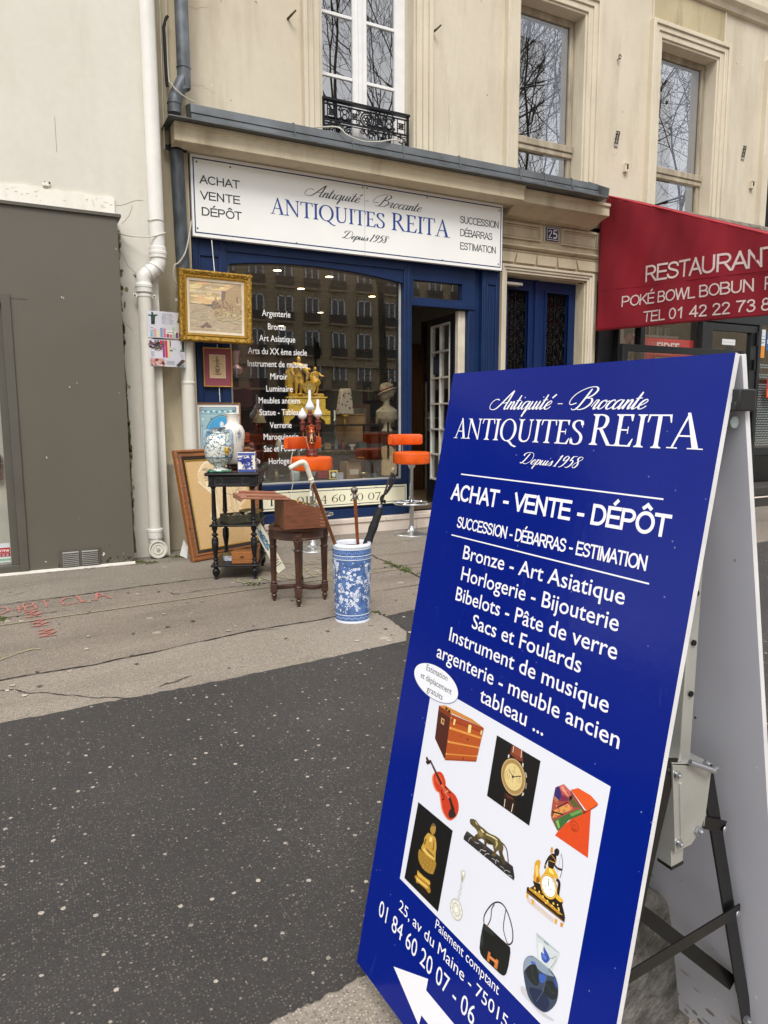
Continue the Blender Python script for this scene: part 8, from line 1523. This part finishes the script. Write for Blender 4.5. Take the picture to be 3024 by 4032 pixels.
mb = MB(); mb.tube([(6.652-wav(y, 3.94-.425*(6.86-y))-.004, y, 3.943-.425*(6.86-y)) for y in [6.86-.1*k for k in range(30)]], .008, mat('red_piping', '#c23a44', .6), 6); mb.tube([(6.648-wav(y, 2.75)-.002, y, 2.79-.065*(6.86-y)) for y in [6.80-.1*k for k in range(29)]], .003, M_red, 5); at0(mb.build('seam_piping', aw), aw)
mb = MB(); mb.tube([(6.64, 3.9, 2.66), (7.3, 3.9, 2.66)], .03, M_anth, 10); at0(mb.build('front_bar', aw), aw)
mb = MB(); mb.box(6.95, 9.6, 6.72, 6.92, 3.60, 3.72, M_wtrim); at0(mb.build('cassette', aw, bevel=.01), aw)
def afn(u, v, h): # u runs outward along the cheek (decreasing y), v up
    return Vector((6.65-wav(-u, v)-.003-h, -u, v))
F = Flat(fn=afn)
def slant(st, y0, zb0, y1, zb1, cap, bold):
    F.k = 0; n0 = len(F.v); sans(F, st, -y0, -y1, 0, cap, '#d8c3c0', .125)
    for i in range(n0, len(F.v)):
        x, y, z = F.v[i]; q = (y0-y)/(y0-y1); zz = z+zb0+(zb1-zb0)*q
        F.v[i] = (6.65-wav(y, zz)-.0075-(6.65-wav(y, z)-.003-x), y, zz)
slant('RESTAURANT', 6.122, 2.779, 4.50, 2.677, .183, .01); slant('POKÉ BOWL BOBUN', 6.452, 2.542, 4.735, 2.468, .126, .006); slant('PHO', 4.615, 2.462, 4.31, 2.445, .126, .006); slant('TEL 01 42 22 73', 6.118, 2.325, 4.715, 2.268, .124, .008); slant('85', 4.64, 2.265, 4.44, 2.258, .124, .008)
at0(F.build('lettering', PRM, aw), aw)
# ================================================================== the blue sandwich board
TL, TR, BR_, BL_ = Vector((.846, 1.287, 1.339)), Vector((.882, .648, 1.334)), Vector((.635, .632, .067)), Vector((.599, 1.271, .072))
AW, AH = .64, 1.2914
ux = (TR-TL).normalized(); uv = (BL_-TL).normalized(); nf = uv.cross(ux).normalized()
af = thing('sandwich_board', 'tall blue A-frame sandwich board advertising the antique shop, close to the camera', 'sign', (.85, .95, 0))
def oaf(mb, name, par=af, **k): o = mb.build(name, par, **k); o.location = -af.location if par is af else (0, 0, 0); return o
pn = lambda u, v, h: TL+ux*u+uv*v+nf*h
M_edge = mat('white_foam_edge', '#e2e2e4', .45, var=.08, vs=12); M_grey = mat('pale_grey_back', '#b9bbc4', .42, var=.04, vs=3)
def blue_print():
    m, t_, b = newmat('blue_print_film'); v = coords(t_)
    c = ramp(t_, noise(t_, v, 1.6, 3), (.3, hx('#001876')), (.7, hx('#001c7e')))
    vo = voro(t_, v, 70); se = N(t_, 'ShaderNodeSeparateColor'); t_.links.new(vo.outputs['Color'], se.inputs[0])
    d = mth(t_, 'MULTIPLY_ADD', noise(t_, v, 260, 2), .26, vo.outputs['Distance'])
    f = mth(t_, 'MULTIPLY', mth(t_, 'LESS_THAN', d, .20), mth(t_, 'GREATER_THAN', se.outputs[0], .84))
    c = mixc(t_, mth(t_, 'MULTIPLY', f, .5), c, hx('#9aa6cc'))
    sv = coords(t_, 'Object', (1, 6, 1)); sc_n = noise(t_, sv, 9, 6, .7); f2 = ramp(t_, sc_n, (.63, (0, 0, 0)), (.72, (.10, .10, .10)))
    c = mixc(t_, f2, c, hx('#5a74c0'))
    t_.links.new(c, b.inputs['Base Color']); b.inputs['Roughness'].default_value = .14; b.inputs['Specular IOR Level'].default_value = .2
    t_.links.new(ramp(t_, noise(t_, v, 5, 4), (.3, (.10, .10, .10)), (.7, (.19, .19, .19))), b.inputs['Roughness'])
    bumpn(t_, b, noise(t_, v, 55, 3), .05, .004); return m
M_bp = blue_print()
mb = MB(); c8 = [pn(u, v, h) for h in (0, -.010) for u, v in ((0, 0), (AW, 0), (AW, AH), (0, AH))]
mb.add(c8, [(0, 1, 2, 3)], M_bp); mb.add(c8, [(7, 6, 5, 4)], M_grey); mb.add(c8, [(0, 4, 5, 1), (1, 5, 6, 2), (2, 6, 7, 3), (3, 7, 4, 0)], M_edge)
fp = oaf(mb, 'front_panel', smooth=0)
WT = '#e9e9ee'
F = Flat(fn=pn, step=1.5e-5, lift=.0003)
def txt(s_, u0, u1, vb, cap, col=WT, bold=0.): F.k = 0; F.text(s_, u0, u1, vb, -cap, col, bold)
script(F, 'Antiquité - Brocante', .1396, .510, .0772, -.0355, WT, .046, .018)
serif(F, 'ANTIQUITES', .0394, .3911, .1370, -.0412, WT); serif(F, 'REIT', .4085, .557, .1360, -.0505, WT); serif(F, 'A', .5585, .6124, .1350, -.0512, WT)
script(F, 'Depuis 1958', .2515, .4015, .1765, -.0208, WT, .048, .018)
for a, b, c in ((.0834, .5673, .2097), (.0849, .5681, .3346)): F.k = 0; F.rect(a, c-.0012, b, c+.0012, WT)
F.k = 0; sans(F, 'ACHAT - VENTE - DÉPÔT', .066, .583, .2642, -.0338, WT, .165, 1.12); F.k = 0; sans(F, 'SUCCESSION - DÉBARRAS - ESTIMATION', .0983, .5583, .3175, -.0226, WT, .145)
for s_, a, b, v in (('Bronze - Art Asiatique', .1325, .5306, .3750), ('Horlogerie - Bijouterie', .1378, .5280, .4166), ('Bibelots - Pâte de verre', .1312, .5341, .4584), ('Sacs et Foulards', .194, .4711, .4986), ('Instrument de musique', .1321, .5356, .5400), ('argenterie - meuble ancien', .1013, .5652, .5830)): txt(s_, a, b, v, .0265, WT, .006)
txt('tableau ...', .2500, .4168, .6220, .0265, WT, .006)
txt('Paiement comptant', .2331, .4163, 1.0665, .0178, WT, 0); txt('25, av du Maine - 75015 Paris', .1149, .5230, 1.1035, .0215, WT, 0); txt('01 84 60 20 07 - 06', .0494, .372, 1.1545, .0330, WT, 0)
F.k = 0; F.poly([(.1293, 1.2138), (.2380, 1.1635), (.2374, 1.186), (.36, 1.185), (.36, 1.236), (.2361, 1.2361), (.2333, 1.2585)], WT)
F.build('lettering', printmat('film_white', .35), fp)
F = Flat(fn=pn, lift=.0003); F.poly([(.1031, .6398), (.5631, .6403), (.5604, 1.0430), (.1025, 1.0455)], '#dcdfe8'); F.build('picture_field', printmat('film_white', .35), fp)
F = Flat(fn=pn, lift=.0012); F.disc((.1130, .6332), (.0762, .0330), '#8f97b8', 48); F.disc((.1125, .6325), (.0755, .0324), '#e6e8ee', 48)
F.k = 3
for s_, a, b, v in (('Estimation', .0765, .1490, .6180), ('et déplacement', .0617, .1683, .6385), ('gratuits', .0898, .1439, .6580)): F.k = 3; F.text(s_, a, b, v, -.0120, '#1a1c22', 0)
F.build('oval_label', printmat('film_white', .35), fp)
for nm, items in AFP.items():
    F = Flat(fn=pn, lift=.0008, step=6e-6)
    P2 = lambda q: [(q[i]/1e4, q[i+1]/1e4) for i in range(0, len(q), 2)]
    for it in items:
        if it[0] in 'PS': F.poly(P2(it[2]), it[1], it[0] == 'S')
        elif it[0] in ('L', 'LS'): F.line(P2(it[3]), it[2]*.55e-4, it[1], it[0] == 'LS')
        elif it[0] == 'D': F.disc((it[2][0]/1e4, it[2][1]/1e4), it[3]/1e4, it[1], 40)
        elif it[0] == 'O': F.ring((it[3][0]/1e4, it[3][1]/1e4), it[4]/1e4, it[2]*.55e-4, it[1])
        elif it[0] == 'd':
            for p in P2(it[3]): F.disc(p, it[2]*.33e-4, it[1], 10)
    F.build(nm, printmat('film_print', .35, .10, 300.), fp)
# back panel and the folding steel foot
dB = Vector((.185, .0, -.983)).normalized(); TLb = Vector((.859, 1.287, 1.336)); nb_ = dB.cross(ux).normalized()
bp_ = lambda u, v, h: TLb+ux*u+dB*v+nb_*h
mb = MB(); c8 = [bp_(u, v, h) for h in (0, -.010) for u, v in ((0, 0), (AW, 0), (AW, AH), (0, AH))]
mb.add(c8, [(0, 1, 2, 3), (7, 6, 5, 4)], M_grey); mb.add(c8, [(0, 4, 5, 1), (1, 5, 6, 2), (2, 6, 7, 3), (3, 7, 4, 0)], M_edge); oaf(mb, 'back_panel', smooth=0)
F = Flat(fn=bp_, lift=.0004); r_ = random.Random(31)
for k in range(70):
    F.hold = k > 0; s_ = r_.uniform(.0012, .0035); F.disc((r_.uniform(.05, .63), r_.uniform(.1, 1.27)), (s_, s_*r_.uniform(.8, 1.6)), r_.choice(['#c9cbd2', '#a4a6ae', '#8f9199', '#d2d4da']), 8)
for k in range(60):
    F.disc((r_.uniform(.05, .63), 1.28-.10*r_.random()**2), (r_.uniform(.003, .012), r_.uniform(.002, .006)), r_.choice(['#8f8d88', '#a3a19c', '#7d7a74']), 7)
F.disc((.52, .60), (.0025, .0025), '#2a2a2c', 7)
bpn = [o for o in af.children if o.name.startswith('back_panel')][0]; F.build('dirt_specks', printmat('film_white', .35), bpn)
mb = MB(); mb.box(.880, .915, .636, .665, 1.255, 1.285, mat('black_rubber', '#1c1d1f', .5)); mb.box(.878, .884, .640, .665, 1.255, 1.268, mat('black_rubber', '#1c1d1f')); oaf(mb, 'hinge_clip', bevel=.002)
mb = MB(); mb.ball((.898, .655, 1.240), (.009, .003, .009), mat('clear_rivet', '#b9c6c6', .2), 12, 6); oaf(mb, 'rivet')
kz = .70/.74; HQ = lambda x, z, dy=0: Vector((x*kz, .70+dy, CAMZ+(z-CAMZ)*kz))
M_galv = mat('galvanised_steel', '#bfc0ba', .36, .5, var=.12, vs=6, bump=.05, bs=50); M_blk = mat('black_enamel', '#111112', .3, .2, var=.1, vs=10, coat=.2)
def bar(mb, a, b, w_, d_, m, up=Vector((0, 1, 0))):
    ax = (b-a).normalized(); s_ = ax.cross(up).normalized(); u_ = s_.cross(ax).normalized()
    vs = [p+s_*x*w_/2+u_*y*d_/2 for p in (a, b) for x, y in ((-1, -1), (1, -1), (1, 1), (-1, 1))]
    mb.add(vs, [(0, 1, 2, 3), (7, 6, 5, 4), (0, 4, 5, 1), (1, 5, 6, 2), (2, 6, 7, 3), (3, 7, 4, 0)], m)
mb = MB(); bar(mb, HQ(.952, .50, .02), HQ(.962, 1.14, .02), .024, .024, M_galv)
mb.v = mb.v; tb_ = oaf(mb, 'upright_tube', bevel=.002)
mb = MB()
for z_ in (.968, .886, .80):
    p = HQ(.957, z_, .0072); mb.lathe([(0, .0), (.0045, 0), (.0045, .003), (0, .003)], M_dark, p, 12, Matrix.Rotation(math.pi/2, 4, 'X'))
oaf(mb, 'tube_holes', tb_).location = (0, 0, 0)
mb = MB(); A = [(.916, .690), (1.010, .664), (1.000, .560), (.972, .535), (.933, .532)]
P = [HQ(x, z) for x, z in A]; D_ = Vector((0, .045, 0)); n = len(P)
mb.add(P+[p+Vector((0, .002, 0)) for p in P], [list(range(n)), list(range(n, 2*n))[::-1]]+[(i, (i+1) % n, n+(i+1) % n, n+i) for i in range(n)], M_galv)
Q = [p+D_ for p in P]; mb.add(Q+[p+Vector((0, .002, 0)) for p in Q], [list(range(n)), list(range(n, 2*n))[::-1]]+[(i, (i+1) % n, n+(i+1) % n, n+i) for i in range(n)], M_galv)
a, b = HQ(.914, .692, .0), HQ(1.011, .668, .0); up2 = Vector((0, 0, .002)); mb.add([a, b, b+D_, a+D_, a+up2, b+up2, b+D_+up2, a+D_+up2], [(0, 1, 2, 3), (7, 6, 5, 4), (0, 4, 5, 1), (1, 5, 6, 2), (2, 6, 7, 3), (3, 7, 4, 0)], M_galv)
for s0, s1 in (((1.010, .664), (1.000, .560)), ((.916, .690), (.933, .532))): bar(mb, HQ(*s0, .022), HQ(*s1, .022), .0022, .045, M_galv)
bar(mb, HQ(.935, .655, -.001), HQ(.945, .555, -.001), .006, .003, M_galv); bar(mb, HQ(.945, .54, .02), HQ(.948, .50, .02), .026, .026, M_galv); bar(mb, HQ(.948, .503, .02), HQ(.9485, .497, .02), .028, .028, M_blk)
bk_ = oaf(mb, 'spring_bracket', bevel=.0006)
mb = MB(); qx = Matrix.Rotation(math.pi/2, 4, 'X')
for x, z_, r in ((.924, .672, .006), (.993, .676, .006), (.938, .548, .006), (.985, .557, .008)):
    mb.lathe([(0, 0), (r, 0), (r, .004), (0, .004)], M_steel, HQ(x, z_, -.001), 6 if r > .007 else 16, qx); mb.ball(HQ(x, z_, -.006), r*.6, M_steel, 8, 5)
for p in ((1.049, .543, -.006), (1.100, .366, -.006)): mb.ball(HQ(*p), (.006, .003, .006), M_steel, 12, 6)
for x, z_ in ((1.145, .135), (1.152, .115)): mb.lathe([(0, 0), (.007, 0), (.007, .006), (0, .006)], M_steel, HQ(x, z_, -.004), 6, qx); mb.ball(HQ(x, z_, -.012), .004, M_steel, 8, 5)
mb.tube([HQ(.948, .690, -.006), HQ(.970, .680, -.012), HQ(.992, .670, -.018)], .0045, M_steel, 10); mb.ball(HQ(1.004, .668, -.012), (.010, .006, .005), M_steel, 10, 6); oaf(mb, 'bolts')
mb = MB(); bar(mb, HQ(1.003, .662, .004), HQ(1.192, .02, .004), .026, .003, M_blk); bar(mb, HQ(1.016, .662, .016), HQ(1.205, .02, .016), .003, .026, M_blk); bar(mb, HQ(.99, .57, .002), HQ(1.052, .545, -.002), .020, .003, M_blk); oaf(mb, 'rear_leg', bevel=.0006)
mb = MB(); bar(mb, HQ(.918, .70, .004), HQ(.742, .02, .004), .026, .003, M_blk); bar(mb, HQ(.905, .70, .016), HQ(.729, .02, .016), .003, .026, M_blk); oaf(mb, 'front_leg', bevel=.0006)
mb = MB(); bar(mb, HQ(.80, .345, -.004), HQ(1.106, .372, -.004), .021, .003, M_blk); oaf(mb, 'cross_brace', bevel=.0006)
mb = MB(); bar(mb, HQ(.93, .385, .24), HQ(1.14, .19, .02), .026, .003, M_blk); oaf(mb, 'rear_brace', bevel=.0006)
mb = MB(); bar(mb, HQ(.735, .035, .0), HQ(.735, .035, .42), .024, .024, M_blk); bar(mb, HQ(1.215, .035, .0), HQ(1.215, .035, .42), .024, .024, M_blk); oaf(mb, 'foot_bar', bevel=.001)
# concrete weight between the panels
mb = MB(); M_conc = mat('rough_concrete', '#6d6b66', .9, var=.4, vs=22, bump=1.0, bs=70)
S_ = [(.70, 0), (1.075, 0), (1.055, .12), (1.02, .27), (.995, .36), (.962, .425), (.93, .452), (.90, .462), (.865, .455), (.83, .43), (.80, .36), (.76, .2)]
k2 = .86/.74; S2 = [((x*k2), max(0, CAMZ+(z-CAMZ)*k2)) for x, z in S_]; mnz = min(z for x, z in S2)
S2 = [(.72, 0.0), (1.15, 0.0), (1.13, .06)]+[(x, z) for x, z in S2 if z > .08]
S2 = [(.80, 0), (1.175, 0), (1.152, .108), (1.128, .204), (1.106, .278), (1.082, .315), (1.045, .338), (1.01, .336), (.96, .31), (.9, .2)]
mb.yprism(S2, .86, .97, M_conc); tag(mb.build('concrete_weight', bevel=.022, seg=3), 'rough grey concrete block weighing down the foot inside the blue board', 'block')
# ================================================================== across the street (seen in the reflections)
ob_ = thing('opposite_building', 'beige apartment building across the street, seen only as a reflection in the shop window', 'building', (24, -40, 0)); M_opp = plaster('opposite_plaster', '#b5a58a', '#a8977b', '#857860', .4); M_zr = mat('opposite_roof', '#5a5e63', .6)
mb = MB(); mb.box(-20, 90, -50, -40, 0, 16.6, M_opp)
for z_ in (5.2, 15.6): mb.box(-20, 90, -40, -39.7, z_, z_+.25, M_opp)
at0(mb.build('wall', ob_), ob_)
mb = MB(); mb.xprism([(-40.2, 16.6), (-41.6, 19), (-48.4, 19), (-49.8, 16.6)], -20, 90, M_zr); at0(mb.build('roof', ob_), ob_)
mb = MB(); mb.box(-20, 90, -39.98, -39.9, 0, 3.4, mat('dark_shops', '#24262a', .4)); at0(mb.build('ground_floor', ob_), ob_)
mb = MB(); mb.box(-.6, .6, -.02, .10, -.95, .95, mat('far_panes', '#63676b', .2)); mb.box(-.62, -.5, .1, .14, -.95, .95, M_wtrim); mb.box(.5, .62, .1, .14, -.95, .95, M_wtrim); mb.box(-.05, .05, .1, .14, -.95, .95, M_wtrim); mb.box(-.62, .62, .1, .14, .87, .95, M_wtrim); mb.box(-.7, .7, .16, .2, -.95, -.25, mat('rail_dark', '#4b4643', .6)); mb.box(-.8, .8, .1, .3, -1.1, -.96, M_opp)  # pane grey carries the reflected sky as plain colour
w0 = mb.build('window', ob_); first = True
for r_i, z_ in enumerate((4.4, 7.0, 9.6, 12.2, 14.7)):
    for c_i in range(15):
        x = 10.6+2.28*c_i; o_ = w0 if first else w0.copy()
        if not first: COL.objects.link(o_); o_.parent = ob_
        first = False; o_.location = (x-24, .0, z_)
tr_ = random.Random(21); M_bark = mat('plane_bark', '#4b453c', .85, var=.3, vs=5); M_leaf = mat('dead_leaf', '#3d3226', .8)
def tree(x, y, h, seed, lab):
    t_ = thing('bare_tree', lab, 'tree', (x, y, 0), group='bare street trees behind the camera'); r = random.Random(seed); trunk = MB(); cr = MB(); lf = MB()
    def grow(p, d, ln, rd, lev):
        n = 4; P = [p]; q = d.copy(); q0 = d.copy()
        for k in range(n): q = (q+Vector((r.gauss(0, .14), r.gauss(0, .14), r.gauss(.02, .10)))*(.15 if lev == 0 else 1)).normalized(); P.append(P[-1]+q*ln/n)
        (trunk if lev == 0 else cr).tube(P, [rd*(1-.38*k/n) for k in range(n+1)], M_bark, 8 if lev < 2 else 5 if lev < 3 else 4, caps=False)
        if lev >= 7: 
            if r.random() < .035: a_ = r.random()*6; s_ = r.uniform(.05, .10); c_ = P[-1]-Vector((0, 0, s_)); lf.poly([c_+Vector((s_*w_*math.cos(a_), s_*w_*math.sin(a_), s_*h_)) for w_, h_ in ((0, 1), (.3, .3), (.9, .5), (.5, -.1), (.7, -.7), (0, -.9), (-.7, -.6), (-.4, 0), (-.8, .5), (-.25, .3))], M_leaf)
            return
        for k in range(5 if lev == 0 else 3 if lev < 4 else (3 if r.random() < .6 else 2)):
            i = n if k == 0 or lev == 0 else r.randint(2, n); a = r.uniform(.35, .95) if k else r.uniform(.1, .4); ax = Vector((r.gauss(0, 1), r.gauss(0, 1), r.gauss(0, .6))).normalized()
            nd = (q*math.cos(a)+q.cross(ax).normalized()*math.sin(a)+Vector((0, 0, .06))).normalized(); grow(P[i], nd, ln*r.uniform(.66, .86), max(.006, rd*(.64 if k == 0 else .5)), lev+1)
    grow(Vector((0, 0, 0)), Vector((.02, .0, 1)), 5.2, .17, 0)
    trunk.build('trunk', t_, smooth=60); cr.build('crown', t_, smooth=60); lf.build('dead_leaves', t_)
tree(10.6, -6.0, 13.5, 5, 'bare plane tree reflected in the white French window over the sign')
tree(17.0, -6.5, 13.0, 9, 'bare plane tree reflected in the old window above the blue door')
tree(24.5, -6.2, 13.0, 14, 'bare plane tree reflected in the rightmost old window')
ts = thing('road_sign_post', 'street post with two round red rimmed road signs, reflected beside the gilt clock', 'road sign', (14.4, -21, 0))
mb = MB(); mb.tube([(0, 0, 0), (0, 0, 5.2)], .06, M_anth, 10); mb.build('post', ts); 
for z_ in (3.25, 2.3):
    mb = MB(); qn = Matrix.Rotation(-math.pi/2, 4, 'X'); mb.lathe([(0, .01), (.21, .01), (.21, 0), (.0, 0)], mat('sign_red', '#9c1a20', .5), (0, .07, z_), 28, qn); mb.lathe([(0, .003), (.15, .003), (.15, 0), (0, 0)], mat('sign_white', '#d8d8d8', .5), (0, .082, z_), 28, qn); mb.box(-.03, .03, .086, .09, z_-.09, z_+.09, M_dark); mb.build('sign_plate', ts)
mb = MB(); mb.box(-.12, .12, .06, .3, 4.2, 5.0, M_dark); mb.build('traffic_light', ts)
